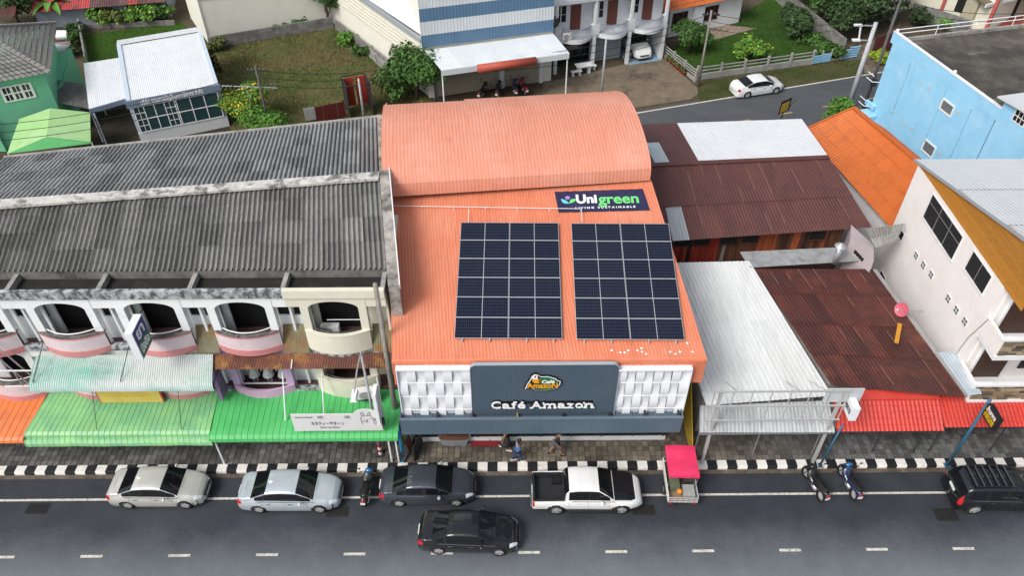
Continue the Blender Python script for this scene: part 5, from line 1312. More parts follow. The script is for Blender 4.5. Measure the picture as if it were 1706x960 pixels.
tufts('plot_grass', [(345, 82), (556, 47), (650, 120), (715, 175), (600, 205), (383, 212)], 5000, 'olive', .16, 3)
tufts('dry_grass', [(345, 82), (556, 47), (650, 120), (715, 175), (600, 205), (383, 212)], 7000, 'dry', .16, 8)
tufts('lawn_grass', [(128, 60), (300, 36), (352, 76), (372, 120), (150, 140)], 6000, 'bright', .1, 4)
tufts('garden_grass', [(1112, 82), (1160, 62), (1290, -8), (1400, 95), (1350, 104), (1160, 132)], 9000, 'mid', .12, 5)
tufts('verge_grass', [(1165, 138), (1350, 110), (1440, 98), (1440, 115), (1300, 138), (1175, 160)], 5000, 'olive', .11, 6)

# ---------------------------------------------------------------- white office
def frame_thing(name, label, cat, pa, pb):
    a, b = at(*pa), at(*pb); T = thing(name, label, cat, (a.x, a.y, 0), math.atan2(b.y - a.y, b.x - a.x)); return T, (b - a).xy.length
OF, ow = frame_thing('office', 'small white office with blue fascia and Thai lettering', 'office', (237, 240), (383, 210))
oh = onv(OF, 214, 168, 0).z
M_OBLUE = mat('blue_grey_fascia', (.17, .22, .3), .5, .05, 1); M_OWALL = mat('pale_office_wall', (.55, .57, .58), .7, .05, 1.5)
od = 10.6
B().box(0, ow, 0, od, 0, .95).build('base_wall', M_OWALL, OF); B().box(0, ow, .1, od, .95, oh - .2).build('wall', mat('pale_blue_wall', (.4, .47, .55), .7, .05), OF)
B().box(-.12, ow + .12, -.14, 0, oh - .55, oh + .02).build('fascia', M_OBLUE, OF)
text_mesh('lettering', 'บริษัท กฤษการบัญชีและภาษีอากร จำกัด', .5, M_LETW, OF, frame_M((ow * .48, -.16, oh - .27), (1, 0, 0), (0, 0, 1)), .03, bold=.012, width=ow * .68)
M_TEALG = mat('teal_glass', (.02, .055, .06), .12, .2, .6)
wz0, wz1 = 1.0, oh - .6
B().box(.25, ow - .25, -.02, .06, wz0, wz1).build('window', M_TEALG, OF)
us = [0.0, .12, .24, .36, .48, .50, .665, .83, 1.0]
for u in us: B().box(.25 + u * (ow - .5) - .035, .25 + u * (ow - .5) + .035, -.06, .0, wz0, wz1).build('mullion', WHITE_M, OF)
for z in (wz0, (wz0 + wz1) / 2, wz1): B().box(.25, ow - .25, -.055, .0, z - .03, z + .03).build('transom', WHITE_M, OF)
for u in (0, .36):
    x0 = .25 + u * (ow - .5); x1 = x0 + .12 * (ow - .5)
    B().box((x0 + x1) / 2 - .02, (x0 + x1) / 2 + .02, -.045, 0, wz0, wz1).build('glazing_bar', WHITE_M, OF)
    for z in (.25, .75): B().box(x0, x1, -.04, 0, lerp(wz0, wz1, z) - .02, lerp(wz0, wz1, z) + .02).build('glazing_bar', WHITE_M, OF)
M_OROOF = mat('white_office_roof', (.66, .69, .71), .45, .03, 1, rnd=.02, dirt=(.5, .53, .56), dscale=.8, dlo=.5, dhi=.8, damt=.5)
ML = Lm(OF).inverted()
def W_(T, *p): return Lm(T).inverted() @ Vector(p)
roof_grid(OF, (W_(OF, .35, -.1, oh + .02), W_(OF, ow - .3, -.1, oh + .02), W_(OF, ow - .3, od * .84, oh + .5), W_(OF, .35, od * .84, oh + .5)), 9, [0, 1], 5, .012, M_OROOF)
roof_grid(OF, (W_(OF, 0, od * .84, oh + .55), W_(OF, ow, od * .84, oh + .55), W_(OF, ow, od + .2, oh + .2), W_(OF, 0, od + .2, oh + .2)), 9, [0, 1], 5, .012, M_OROOF)
M_PBL = mat('pale_blue_trim', (.5, .58, .66), .5, .05)
for u in (0, ow - .3): B().hexa([(u, -.1, oh), (u + .32, -.1, oh), (u + .32, od * .84, oh + .45), (u, od * .84, oh + .45)], [(u, -.1, oh + .12), (u + .32, -.1, oh + .12), (u + .32, od * .84, oh + .62), (u, od * .84, oh + .62)]).build('verge_gutter', M_PBL, OF)
# carport roof at its left
cz = oh - .5
cp = [onz(OF, 148, 182, cz), onz(OF, 211, 164, cz), onz(OF, 197, 96, cz + .35), onz(OF, 139, 105, cz + .35)]
cp[1].x = -.02; cp[2].x = -.02
CPT = thing('carport', 'white sheet carport roof attached to the white office', 'carport', tuple((OF.location.x - 1.5, OF.location.y + 2, 0)))
roof_grid(CPT, [W_(OF, *p) for p in cp], 4, [0, 1], 5, .012, M_OROOF)
bw(B().slab(*[W_(OF, *p) for p in (cp[0], cp[1], cp[1] - Vector((0, 0, .35)), cp[0] - Vector((0, 0, .35)))], .05), 'fascia', M_OBLUE, CPT)
for (u, v) in ((cp[0].x + .2, cp[0].y + .2), (cp[0].x + .4, cp[0].y + 5)):
    q = W_(OF, u, v, 0); bw(B().tube(q, (q.x, q.y, cz), .06), 'post', M_PBL, CPT)
# ---------------------------------------------------------------- green house
A_, B_ = at(84, 121, 5.6), at(94, 38, 5.6); C_ = at(0, 137, 5.6)
uf = (C_ - A_).normalized(); ur = (B_ - A_); D = ur.length; ur.normalize()
GH = thing('green_house', 'mint green two storey house with grey tiled hip roof', 'house', (A_.x, A_.y, 0))
M_GT = mat('grey_roof_tile', (.17, .165, .16), .8, .2, 3, rnd=.15, dirt=(.07, .07, .065), dscale=1.2, dlo=.5, dhi=.75)
M_MINT = mat('mint_plaster', (.15, .48, .29), .7, .06, 1.5, dirt=(.10, .38, .23), dscale=1.2, dlo=.55, dhi=.8, damt=.6)
rise = D / 2 * .52; Lf = 13.
def tile_row(p0, p1, q1, q0, waves, T, lift=.05, m=M_GT):
    p0, p1, q1, q0 = map(Vector, (p0, p1, q1, q0)); b = B(); n = max(4, waves * 4)
    for (a, c, up) in ((p0, p1, lift), (q0, q1, 0)):
        for k in range(n + 1): b.v.append(tuple(a.lerp(c, k / n) + Vector((0, 0, up + .035 * math.cos(2 * math.pi * k / 4)))))
    for k in range(n): b.f.append((k, k + 1, n + 2 + k, n + 1 + k))
    bw(b, 'tile_row', m, T, fix=False)
rows = 14
for j in range(rows):
    ta, tb = j / rows, (j + 1) / rows
    za, zb = Vector((0, 0, rise * ta)), Vector((0, 0, rise * tb))
    # right slope: eave A->B, narrows from both ends
    f = lambda t, z: (A_ + (uf + ur) * (D / 2 * t) + z, A_ + ur * D + (uf - ur) * (D / 2 * t) + z)
    a0_, a1_ = f(ta, za); b0_, b1_ = f(tb, zb); wv2 = max(1, int((a1_ - a0_).length / .32))
    tile_row(a0_, a1_, b1_, b0_, wv2, GH)
    # front slope: eave A-> left
    a0_, b0_ = A_ + (uf + ur) * (D / 2 * ta) + za, A_ + (uf + ur) * (D / 2 * tb) + zb
    a1_, b1_ = A_ + uf * Lf + ur * (D / 2 * ta) + za, A_ + uf * Lf + ur * (D / 2 * tb) + zb
    tile_row(a1_, a0_, b0_, b1_, 32, GH)
rc = A_ + (uf + ur) * (D / 2) + Vector((0, 0, rise))
for (p, q) in ((A_, rc), (B_, rc), (rc, rc + uf * 8)):
    n = int((q - p).length / .4)
    for k in range(n): bw(B().bar(p.lerp(q, k / n) + Vector((0, 0, .1)), p.lerp(q, (k + .93) / n) + Vector((0, 0, .07)), .26, .14), 'ridge_tile', mat('pale_ridge_tile', (.26, .25, .235), .8, .15, 3), GH)
i0 = A_ + (uf + ur) * .6
for (z0, z1) in ((0, 5.5),):
    q = [i0, i0 + uf * 11, i0 + uf * 11 + ur * (D - 1.2), i0 + ur * (D - 1.2)]
    bw(B().hexa([(p.x, p.y, z0) for p in q], [(p.x, p.y, z1) for p in q]), 'wall', M_MINT, GH)
n_f = Vector((uf.y, -uf.x, 0)); n_f = n_f if n_f.y < 0 else -n_f
GF = thing('tmp', 't', 't', (i0.x, i0.y, 0), math.atan2(-uf.y, -uf.x))
# windows on the front wall, in a frame whose x runs right along the wall
def ghb(b, name, m, parent=None):
    b.xf(Lm(GF).inverted()); return bw(b, name, m, GH, parent)
P_ = [onv(GF, *q, 0) for q in ((2, 147), (50, 138), (58, 160), (8, 168))]
x0, x1 = (P_[0].x + P_[3].x) / 2, (P_[1].x + P_[2].x) / 2; z0, z1 = (P_[2].z + P_[3].z) / 2, (P_[0].z + P_[1].z) / 2
w_ = ghb(B().box(x0, x1, -.03, .02, z0, z1), 'window', GLASS)
for k in range(4): u = lerp(x0, x1, k / 3); ghb(B().box(u - .09, u + .09, -.08, 0, z0 - .1, z1 + .1), 'window_frame', WHITE_P, w_)
for z in (z0 - .05, lerp(z0, z1, .5), z1 + .05): ghb(B().box(x0, x1, -.075, 0, z - .05, z + .05), 'glazing_bar', WHITE_P, w_)
for k in range(3): u = lerp(x0, x1, (k + .5) / 3); ghb(B().box(u - .03, u + .03, -.07, 0, z0, z1), 'glazing_bar', WHITE_P, w_)
bpy.data.objects.remove(GF)
# side wing of the green house
sw = [at(95, 150, 3.0), at(104, 140, 3.2), at(118, 80, 3.6), at(90, 92, 3.6)]
bw(B().hexa([(p.x, p.y, 0) for p in sw], sw), 'side_wing', M_MINT, GH); bw(B().slab(*[p + Vector((0, 0, .06)) for p in (at(92, 88, 3.6), at(108, 84, 3.6), at(116, 76, 3.9), at(92, 74, 3.9))], .08), 'wing_roof', WHITE_P, GH)
roof_grid(GH, (at(92, 170, 2.7), at(150, 182, 2.6), at(140, 140, 3.1), at(88, 132, 3.2)), 5, [0, .33, .66, 1], 4, .035, M_GT, 'wing_sheet')
bw(B().slab(at(92, 62, 3.6), at(110, 61, 3.6), at(110, 50, 3.8), at(94, 50, 3.8), .2), 'window_hood', WHITE_P, GH)
bw(B().slab(at(90, 78, 3.7), at(118, 74, 3.6), at(116, 68, 3.8), at(90, 71, 3.8), .05), 'wing_ridge', mat('zinc_red', (.3, .2, .22), .6, .3, 3), GH)
# green polycarbonate canopy
GC = thing('canopy', 'translucent light green gabled canopy in front of the green house', 'canopy', tuple(at(85, 250).xy) + (0,))
M_POLY = mat('lime_polycarbonate', (.36, .60, .24), .35, .06, 1.2, dirt=(.42, .62, .34), dscale=.6, dlo=.45, dhi=.7)
g0_, g1_ = at(78, 228, 3.3), at(84, 180, 3.3)
lA, lB = at(12, 256, 2.6), at(32, 198, 2.6); rA, rB = at(151, 237, 2.7), at(150, 187, 2.7)
roof_grid(GC, (lA, g0_, g1_, lB), 4, [0, 1], 5, .006, M_POLY, 'sheet', 3, 0); roof_grid(GC, (g0_, rA, rB, g1_), 5, [0, 1], 5, .006, M_POLY, 'sheet', 3, 0)
bw(B().prism([lA, rA - Vector((0, 0, .1)), rA, g0_ - Vector((0, 0, .03))], (0, .04, 0)), 'gable_sheet', mat('green_gable', (.06, .36, .10), .5, .05), GC)
for p in (lA, rA, lB, rB): bw(B().tube((p.x, p.y + .1, 0), (p.x, p.y + .1, p.z - .05), .05), 'post', WHITE_M, GC)
q = at(0, 250, 0)
bw(B().box(q.x - 2, q.x + .6, q.y - .2, q.y + .1, 0, 3.0), 'porch_wall', M_MINT, GH)
bw(B().box(q.x - 2, q.x + .7, q.y - .35, q.y - .2, 2.6, 3.0), 'porch_trim', WHITE_P, GH)
# ---------------------------------------------------------------- red roofed house, top left
RH = thing('red_roof_house', 'long low house with faded red and black corrugated roof', 'house', tuple(at(170, 40).xy) + (0,))
M_RR = mat('faded_red_roof', (.42, .06, .06), .6, .15, 2, rnd=.15, dirt=[((.05, .045, .045), .9, .52, .6, (3, .5, 1), .9)])
M_RR2 = mat('blackened_red_roof', (.10, .05, .05), .7, .3, 2, rnd=.3, dirt=[((.35, .05, .05), 1.2, .58, .64, (4, .4, 1), .9), ((.22, .21, .2), 2., .6, .7, (6, .4, 1), .7)])
e0_, e1q = at(52, 21, 1.9), at(275, 3, 1.9); nv_ = Vector((-(e1q - e0_).y, (e1q - e0_).x, 0)).normalized()
roof_grid(RH, (e0_, e1q, e1q + nv_ * 5 + Vector((0, 0, 1.4)), e0_ + nv_ * 5 + Vector((0, 0, 1.4))), 14, [0, .5, 1], 4, .03, lambda k, j: M_RR if k < 6 or k == 10 else M_RR2)
qq = [e0_ + nv_ * .7, e1q + nv_ * .7, e1q + nv_ * 5, e0_ + nv_ * 5]
bw(B().hexa([(p.x, p.y, 0) for p in qq], [(p.x, p.y, p.z - .1) for p in (qq[0], qq[1], qq[2] + Vector((0, 0, 1.3)), qq[3] + Vector((0, 0, 1.3)))]), 'wall', mat('grey_blue_wall', (.22, .25, .3), .8, .15), RH)
dm_ = e0_.lerp(e1q, .42) + nv_ * .66
bw(B().hexa([(dm_.x, dm_.y, .4), (dm_.x + 1.6, dm_.y - .2, .4), (dm_.x + 1.6, dm_.y + .2, .4), (dm_.x, dm_.y + .3, .4)], [(dm_.x, dm_.y - .05, 1.5), (dm_.x + 1.6, dm_.y - .25, 1.5), (dm_.x + 1.6, dm_.y + .2, 1.5), (dm_.x, dm_.y + .3, 1.5)]), 'window', BLACKHOLE, RH)
pq = [at(0, 30, 2.2), at(20, 24, 2.2)]
roof_grid(RH, (at(-40, 28, 2.3), at(25, 26, 2.3), at(30, -8, 3.2), at(-40, -6, 3.2)), 5, [0, 1], 5, .02, M_BROWN)
# ---------------------------------------------------------------- cream warehouses
M_CRM = mat('cream_render', (.72, .70, .62), .8, .04, .8, dirt=[((.60, .58, .50), .4, .52, .75, (1, 1, .4), .6), ((.22, .2, .17), 1.3, .66, .8, (2, 2, .3), .5)])
M_CRML = mat('cream_louvre', (.6, .58, .5), .6, .05, 2)
WA, ww1 = frame_thing('cream_warehouse', 'cream walled warehouse with louvre bands behind the vacant plot', 'warehouse', (350, 73), (556, 38))
B().box(0, ww1 + 1, 0, 16, 0, 7.5).build('wall', M_CRM, WA)
for k in range(7): B().box(.02, ww1 + 1, -.12, 0, 4.3 + k * .42, 4.45 + k * .42).build('louvre', M_CRML, WA)
B().box(-.15, ww1 + 1.1, -.2, 16.1, 7.5, 7.62).build('roof', WHITE_M, WA)
c0_, c1_ = at(349, 74), at(318, 30)
bw(B().hexa([c0_, c0_ + Vector((.4, .4, 0)), c1_ + Vector((.6, .4, 0)), c1_], [p + Vector((0, 0, 7.4)) for p in (c0_, c0_ + Vector((.4, .4, 0)), c1_ + Vector((.6, .4, 0)), c1_)]), 'side_wall', M_CRM, WA)
WB, ww2 = frame_thing('striped_warehouse', 'warehouse with blue and white striped front and cream side walls', 'warehouse', (722, 162), (905, 136))
fz0, fz1 = onv(WB, 701, 80, -.1).z, onv(WB, 698, 10, -.1).z
fx1_ = onv(WB, 922, 42, -.1).x + .0; fx0_ = onv(WB, 703, 80, -.1).x
B().box(fx0_ + .3, fx1_, .02, 22, 0, fz0 + 1.2).build('wall', M_CRM, WB)
g0s = at(712, 158); gdir = (at(560, 48) - at(650, 118)).normalized(); g1s = g0s + gdir * 26; gn = Vector((gdir.y, -gdir.x, 0)); gn = gn if gn.x > 0 else -gn
zt = fz0 + .25
def sidew(b, name, m): return bw(b, name, m, WB)
sidew(B().hexa([g0s, g1s, g1s + gn * .3, g0s + gn * .3], [p + Vector((0, 0, zt)) for p in (g0s, g1s, g1s + gn * .3, g0s + gn * .3)]), 'side_wall', M_CRM)
for k in range(6): z = zt - 2.1 + k * .36; sidew(B().bar(g0s - gn * .05 + Vector((0, 0, z)), g1s - gn * .05 + Vector((0, 0, z)), .12, .14), 'louvre', M_CRML)
sidew(B().bar(g0s - gn * .1 + Vector((0, 0, zt + .1)), g1s - gn * .1 + Vector((0, 0, zt + .1)), .3, .3), 'eave_gutter', mat('grey_gutter', (.3, .33, .35), .5, .05))
sidew(B().slab(g0s + Vector((0, .6, zt + .2)), g0s + gn * 9 + Vector((0, 3, zt + 1.5)), g1s + gn * 14 + Vector((0, 0, zt + 2.)), g1s + Vector((0, 0, zt + .2)), .1), 'roof', WHITE_M)
M_STB = mat('stripe_blue', (.10, .19, .30), .5, .06, 1.2, rnd=.04); M_STW = mat('stripe_white', (.62, .66, .68), .5, .04, 1.2, rnd=.03)
H_ = fz1 - fz0
for k, (za, zb, m) in enumerate(((0, .3, M_STB), (.3, .62, M_STW), (.62, .93, M_STB), (.93, 1.3, M_STW), (1.3, 1.7, M_STB), (1.7, 2.0, M_STW))):
    nsh = 14
    for q in range(nsh):
        xa, xb = lerp(fx0_, fx1_, q / nsh), lerp(fx0_, fx1_, (q + 1) / nsh)
        B().corr((xa, -.1, fz0 + za * H_), (xb, -.1, fz0 + za * H_), (xb, -.1, fz0 + zb * H_), (xa, -.1, fz0 + zb * H_), 3, .007, 1, 10, True).build('cladding_sheet', m, WB, fix=False)
B().box(fx0_, fx1_, -.08, .02, fz0, fz0 + 2 * H_).build('front_wall', M_STW, WB)
# shop canopy with a red roll
cz0 = fz0 - .2; fr0 = onz(WB, 735, 118, cz0 - .5); fr1 = onz(WB, 948, 88, cz0 - .5); yv = (fr0.y + fr1.y) / 2
M_CANW = mat('canopy_white', (.60, .64, .67), .45, .05, 1, rnd=.05, dirt=(.42, .46, .5), dscale=.7, dlo=.5, dhi=.8, damt=.6)
roof_grid(WB, (W_(WB, fr0.x, yv, cz0 - .5), W_(WB, fr1.x, yv, cz0 - .5), W_(WB, fx1_, -.12, cz0), W_(WB, fx0_ + .2, -.12, cz0)), 12, [0, 1], 4, .012, lambda k, j: M_STW if k < 2 else M_CANW, 'canopy_sheet')
B().box(fr0.x, fr1.x, yv - .05, yv, cz0 - .95, cz0 - .48).build('canopy_fascia', M_STW, WB)
ra, rb_ = onv(WB, 795, 105, yv - .1).x, onv(WB, 893, 92, yv - .1).x
B().tube((ra, yv - .12, cz0 - .7), (rb_, yv - .12, cz0 - .7), .34, n=14).build('red_roll', mat('brick_red', (.38, .07, .04), .6, .1, 2), WB, smooth=True)
M_SHUT = mat('beige_shutter', (.36, .32, .24), .6, .06, 1)
for (pa, pb) in ((728, 830), (842, 895)):
    xa, xb = onv(WB, pa, 145, 0).x, onv(WB, pb, 140, 0).x
    s_ = B().box(xa, xb, -.06, .01, .05, 2.9); so = s_.build('shutter', M_SHUT, WB)
    for k in range(16): B().box(xa, xb, -.085, -.06, .1 + k * .175, .19 + k * .175).build('shutter_slat', M_SHUT, so)
for px in (724, 836, 900): x = onv(WB, px, 145, 0).x; B().box(x - .16, x + .16, -.16, 0, 0, 3.0).build('pillar', WHITE_P, WB)
for u in (fr0.x + .1, fr1.x - .1): B().tube((u, yv + .1, 0), (u, yv + .1, cz0 - .5), .06).build('canopy_post', WHITE_M, WB)
# ---------------------------------------------------------------- balcony house
HB, hw = frame_thing('balcony_house', 'white house with curved balconies and open carports', 'house', (924, 123), (1100, 97))
M_HW = mat('house_white', (.66, .68, .70), .7, .05, 1.2, dirt=(.42, .42, .42), dscale=1., dlo=.55, dhi=.8, damt=.6)
cols = [onz(HB, px, py, 0).x for px, py in ((924, 123), (985, 113), (1043, 105), (1100, 97))]
cols[0] = 0
for c in cols: B().box(c - .14, c + .14, -.14, .14, 0, 3.0).build('column', M_HW, HB)
B().box(-.6, hw + .3, .0, 9, 2.95, 3.2).build('floor_slab', M_HW, HB)
B().box(-.6, hw + .3, 1.4, 9, 3.2, 6.3).build('wall', M_HW, HB)
B().box(-.6, hw + .3, 6.5, 9, 0, 2.95).build('rear_wall', M_HW, HB)
B().box(-.9, hw + .6, -.2, 9, 6.3, 6.5).build('roof_slab', M_HW, HB); B().box(-.9, hw + .6, -.25, -.1, 6.5, 7.1).build('roof_parapet', M_HW, HB)
B().box(.2, cols[1] - .2, 1.2, 1.25, .1, 2.9).build('shop_glass', GLASS, HB)
B().box(cols[1] + .15, cols[2] - .15, 1.2, 1.3, .05, 2.9).build('shutter', mat('grey_shutter', (.25, .28, .31), .6, .05), HB)
B().box(cols[2] + .15, cols[3] - .15, -.4, 6.4, .005, .05).build('carport_floor', mat('blue_floor', (.22, .32, .4), .5, .15, 2), HB)
B().box(cols[3] - .1, cols[3] + .1, 0.2, 6.4, 0, 2.94).build('side_wall', M_HW, HB)
M_TIMB = mat('red_timber', (.13, .035, .02), .45, .3, 3, stretch=(5, 5, .5))
for i in range(3):
    a, c = cols[i], cols[i + 1]; m_ = (a + c) / 2 + .1; hw_ = (c - a) * .40; b = B(); n = 14
    pts = [(m_ + hw_ * (2 * k / n - 1), -.05 - .75 * (1 - (2 * k / n - 1) ** 2)) for k in range(n + 1)]
    for (x0, y0), (x1, y1) in zip(pts, pts[1:]): b.hexa([(x0, y0, 2.9), (x1, y1, 2.9), (x1, .2, 2.9), (x0, .2, 2.9)], [(x0, y0, 3.25), (x1, y1, 3.25), (x1, .2, 3.25), (x0, .2, 3.25)])
    bo = b.build('balcony', M_HW, HB)
    rl = B().path([(x, y + .08, 4.15) for x, y in pts], .035); rl.build('handrail', mat('iron_blue_grey', (.18, .22, .3), .5, .1), bo)
    for k in range(len(pts) * 2 - 1):
        t = k / 2; p0 = pts[int(t)]; p1 = pts[min(int(t) + 1, len(pts) - 1)]; x = lerp(p0[0], p1[0], t % 1); y = lerp(p0[1], p1[1], t % 1)
        B().tube((x, y + .08, 3.25), (x, y + .08, 4.15), .02, n=5).build('baluster', MATS['iron_blue_grey'], bo)
    B().box(a + .15, a + (c - a) * .12, -.1, .1, 3.2, 4.2).build('balcony_wall', M_HW, HB)
    B().box(c - (c - a) * .1, c + .15, -.1, .1, 3.2, 4.2).build('balcony_wall', M_HW, HB)
    d = B().box(m_ - .1, m_ + .85, 1.33, 1.4, 3.25, 5.5).build('door', M_TIMB, HB)
    w2 = B().box(a + .35, m_ - .5, 1.34, 1.4, 4.1, 5.5).build('window', BLACKHOLE if i != 1 else GLASS, HB)
    for u in (a + .35, (a + m_) / 2 - .08, m_ - .5): B().box(u - .04, u + .04, 1.28, 1.34, 4.1, 5.5).build('window_frame', WHITE_P, w2)
    B().box(a + .35, m_ - .5, 1.3, 1.34, 4.75, 4.82).build('security_bar', STEEL, w2)
for c in cols: B().box(c - .12, c + .12, -.12, .12, 3.2, 6.3).build('upper_column', M_HW, HB)
q = onv(HB, 939, 47, .0); T = thing('satellite_dish', 'black satellite dish on the corner of the balcony house', 'satellite dish', tuple(W_(HB, -.35, -.15, 4.9)))
dm = B().lathe([(0, .0), (.18, .02), (.36, .07), (.5, .15)], n=20); Md = frame_M((0, 0, 0), (.95, .2, .2), (-.1, .6, .8)); dm.xf(Md); dm.build('reflector', DKSTEEL, T, smooth=True); B().tube((0, 0, 0), (.25, .3, -.2), .03).build('mount', STEEL, T); B().tube(Md @ Vector((0, 0, 0)), Md @ Vector((0, 0, .4)), .015).build('feed_arm', STEEL, T)
aircon(tuple(W_(HB, cols[0] + .9, -.35, 3.26)), HB.rotation_euler.z, 'white air conditioner on the first curved balcony of the white house')
# picnic table on the drive
p = at(972, 121); T = thing('stone_table', 'white stone table on the drive of the balcony house', 'table', (p.x, p.y, 0), HB.rotation_euler.z)
B().box(-.75, .75, -.4, .4, .72, .8).build('top', WHITE_P, T)
for s_ in (-1, 1): B().box(s_ * .45 - .12, s_ * .45 + .12, -.25, .25, 0, .72).build('leg', WHITE_P, T)
for k, (px, py) in enumerate(((960, 126), (984, 117))):
    p = at(px, py); T = thing('stone_bench', ['white stone bench at the left of the stone table', 'white stone bench at the right of the stone table'][k], 'bench', (p.x, p.y, 0), HB.rotation_euler.z); B().box(-.5, .5, -.16, .16, .4, .47).build('seat', WHITE_P, T)
    for s_ in (-1, 1): B().box(s_ * .32 - .07, s_ * .32 + .07, -.12, .12, 0, .4).build('leg', WHITE_P, T)
# ---------------------------------------------------------------- orange roofed bungalow
OB, obw = frame_thing('bungalow', 'white bungalow with orange tiled hip roof behind the lawn', 'house', (1112, 62), (1230, 37))
B().box(0, obw, 0, 8, 0, 2.9).build('wall', WHITE_P, OB)
ov = .7; rz2 = 2.95
f0, f1, f2, f3 = (-1.2, -ov, rz2), (obw + ov, -ov, rz2), (obw + ov, 8.7, rz2), (-1.2, 8.7, rz2); rA_, rB_ = (3, 4, rz2 + 2), (obw - 3.5, 4, rz2 + 2)
for k in range(10):
    t0, t1 = k / 10, (k + 1) / 10; L3 = lambda a, b, t: Vector(a).lerp(Vector(b), t)
    for (e0x, e1x, r0x, r1x, wv3) in ((f0, f1, rA_, rB_, 30), (f1, f2, rB_, rB_, 20), (f3, f0, rA_, rA_, 20)):
        tile_row(*[W_(OB, *p) for p in (L3(e0x, r0x, t0), L3(e1x, r1x, t0), L3(e1x, r1x, t1), L3(e0x, r0x, t1))], wv3, OB, .04, M_ORT)
for (p, q) in ((f0, rA_), (f1, rB_), (rA_, rB_)): B().bar(Vector(p) + Vector((0, 0, .08)), Vector(q) + Vector((0, 0, .08)), .24, .12).build('ridge_cap', M_ORT, OB)
for (u0, u1) in ((.3, 1.9), (3.9, 5.4)):
    w2 = B().box(u0, u1, -.03, .02, .9, 2.3).build('window', BLACKHOLE, OB)
    for k in range(4): u = lerp(u0, u1, k / 3); B().box(u - .05, u + .05, -.07, 0, .85, 2.35).build('window_frame', M_TIMB, w2)
B().box(2.4, 3.6, -.4, 0, 0, 2.7).build('porch_pillar', WHITE_P, OB)
# ---------------------------------------------------------------- walls and fences
M_BLOCK = mat('grey_block_wall', (.20, .195, .185), .9, .2, 2, rnd=.2, dirt=[((.06, .06, .055), 1.2, .48, .7, None, .8)])
def block_wall(label, pa, pb, h, th=.15, bl=.8, bh=.35, m=None, name='boundary_wall'):
    a, b = at(*pa), at(*pb); L_ = (b - a).length; T = thing(name, label, 'wall', (a.x, a.y, 0), math.atan2(b.y - a.y, b.x - a.x))
    n, r_ = max(1, int(L_ / bl)), max(1, int(h / bh)); me = B().box(.006, L_ / n - .006, -th / 2, th / 2, .005, h / r_ - .005).mesh('block', m or M_BLOCK)
    for i in range(n):
        for j in range(r_): inst('block', me, T, (i * L_ / n, random.uniform(-.01, .01), j * h / r_))
    B().box(0, L_, -th / 2 + .03, th / 2 - .03, 0, h - .02).build('mortar', CONC, T)
    return T, L_
block_wall('grey block wall along the back of the vacant plot', (350, 80), (556, 46), 1.1)
block_wall('grey block wall along the right side of the vacant plot', (560, 48), (650, 118), 1.0)
block_wall('low grey wall between the lawn and the hedge', (140, 48), (292, 41), .5)
block_wall('narrow mossy wall between the lawn and the green house', (136, 48), (148, 112), 1.1)
block_wall('long stained garden wall running back beside the grove', (1290, -2), (1402, 92), 1.6)
block_wall('grey yard wall beside the cream house', (1515, 28), (1608, 58), 1.5)
M_FENW = mat('weathered_concrete_post', (.34, .33, .31), .85, .15, 3, dirt=(.14, .14, .13), dscale=1.5, dlo=.5, dhi=.75)
def rail_fence(label, pa, pb, n, base=.5, h=1.35, rails=(.85, 1.15)):
    T, L_ = block_wall(label, pa, pb, base, .14, .9, .25, M_FENW, 'fence'); T['category'] = 'fence'
    for k in range(n + 1): B().box(k * L_ / n - .09, k * L_ / n + .09, -.1, .1, 0, h).build('post', M_FENW, T)
    for z in rails:
        for k in range(n): B().box(k * L_ / n + .09, (k + 1) * L_ / n - .09, -.035, .035, z - .04, z + .04).build('rail', M_FENW, T)
    return T, L_
rail_fence('concrete post and rail fence along the bungalow lawn', (1160, 133), (1352, 106), 5, .55)
rail_fence('short concrete fence between the drive and the lawn', (1104, 92), (1158, 136), 3, .3, 1.2, (.55, .8, 1.05))
rail_fence('low white rail fence on the plot beside the block wall', (600, 78), (642, 118), 3, .1, .9, (.35, .6, .82))
T, L_ = frame_thing('sheet_fence', 'pale blue corrugated sheet fence beside the lawn', 'fence', (1352, 108), (1428, 96))
M_LB = mat('light_blue_sheet', (.24, .45, .62), .55, .12, 2, rnd=.12)
for k in range(5):
    hh = (.85, .9, .3, 1.0, 1.2)[k]
    B().corr((k * L_ / 5, 0, .05), (k * L_ / 5, 0, hh), ((k + .96) * L_ / 5, 0, hh), ((k + .96) * L_ / 5, 0, .05), 5, .03, 1, 5).build('sheet', M_LB if k != 2 else mat('bare_board', (.25, .19, .13), .8, .2), T, smooth=True)
for k in range(6): B().box(k * L_ / 5 - .05, k * L_ / 5 + .05, .04, .12, 0, 1.25).build('post', M_FENW, T)
# flower pots along the short fence
for k in range(6):
    p = at(1112 + k * 5.4, 102 + k * 4.6); T = thing('flower_pot', ['terracotta pot nearest the carport', 'second terracotta pot from the carport', 'third terracotta pot from the carport', 'fourth terracotta pot from the carport', 'fifth terracotta pot from the carport', 'terracotta pot nearest the rear road'][k], 'flower pot', (p.x, p.y, 0), 0, 'terracotta pots along the short concrete fence')
    B().lathe([(.12, 0), (.2, .35), (.22, .35), (.22, .4), (.17, .4)], n=12).build('pot', mat('terracotta', (.28, .09, .05), .8, .1), T, smooth=True)
    leaves(40, [((0, 0, .5), (.2, .2, .2))], .14, random.Random(k)).build('plant', LF['mid'], T, fix=False)
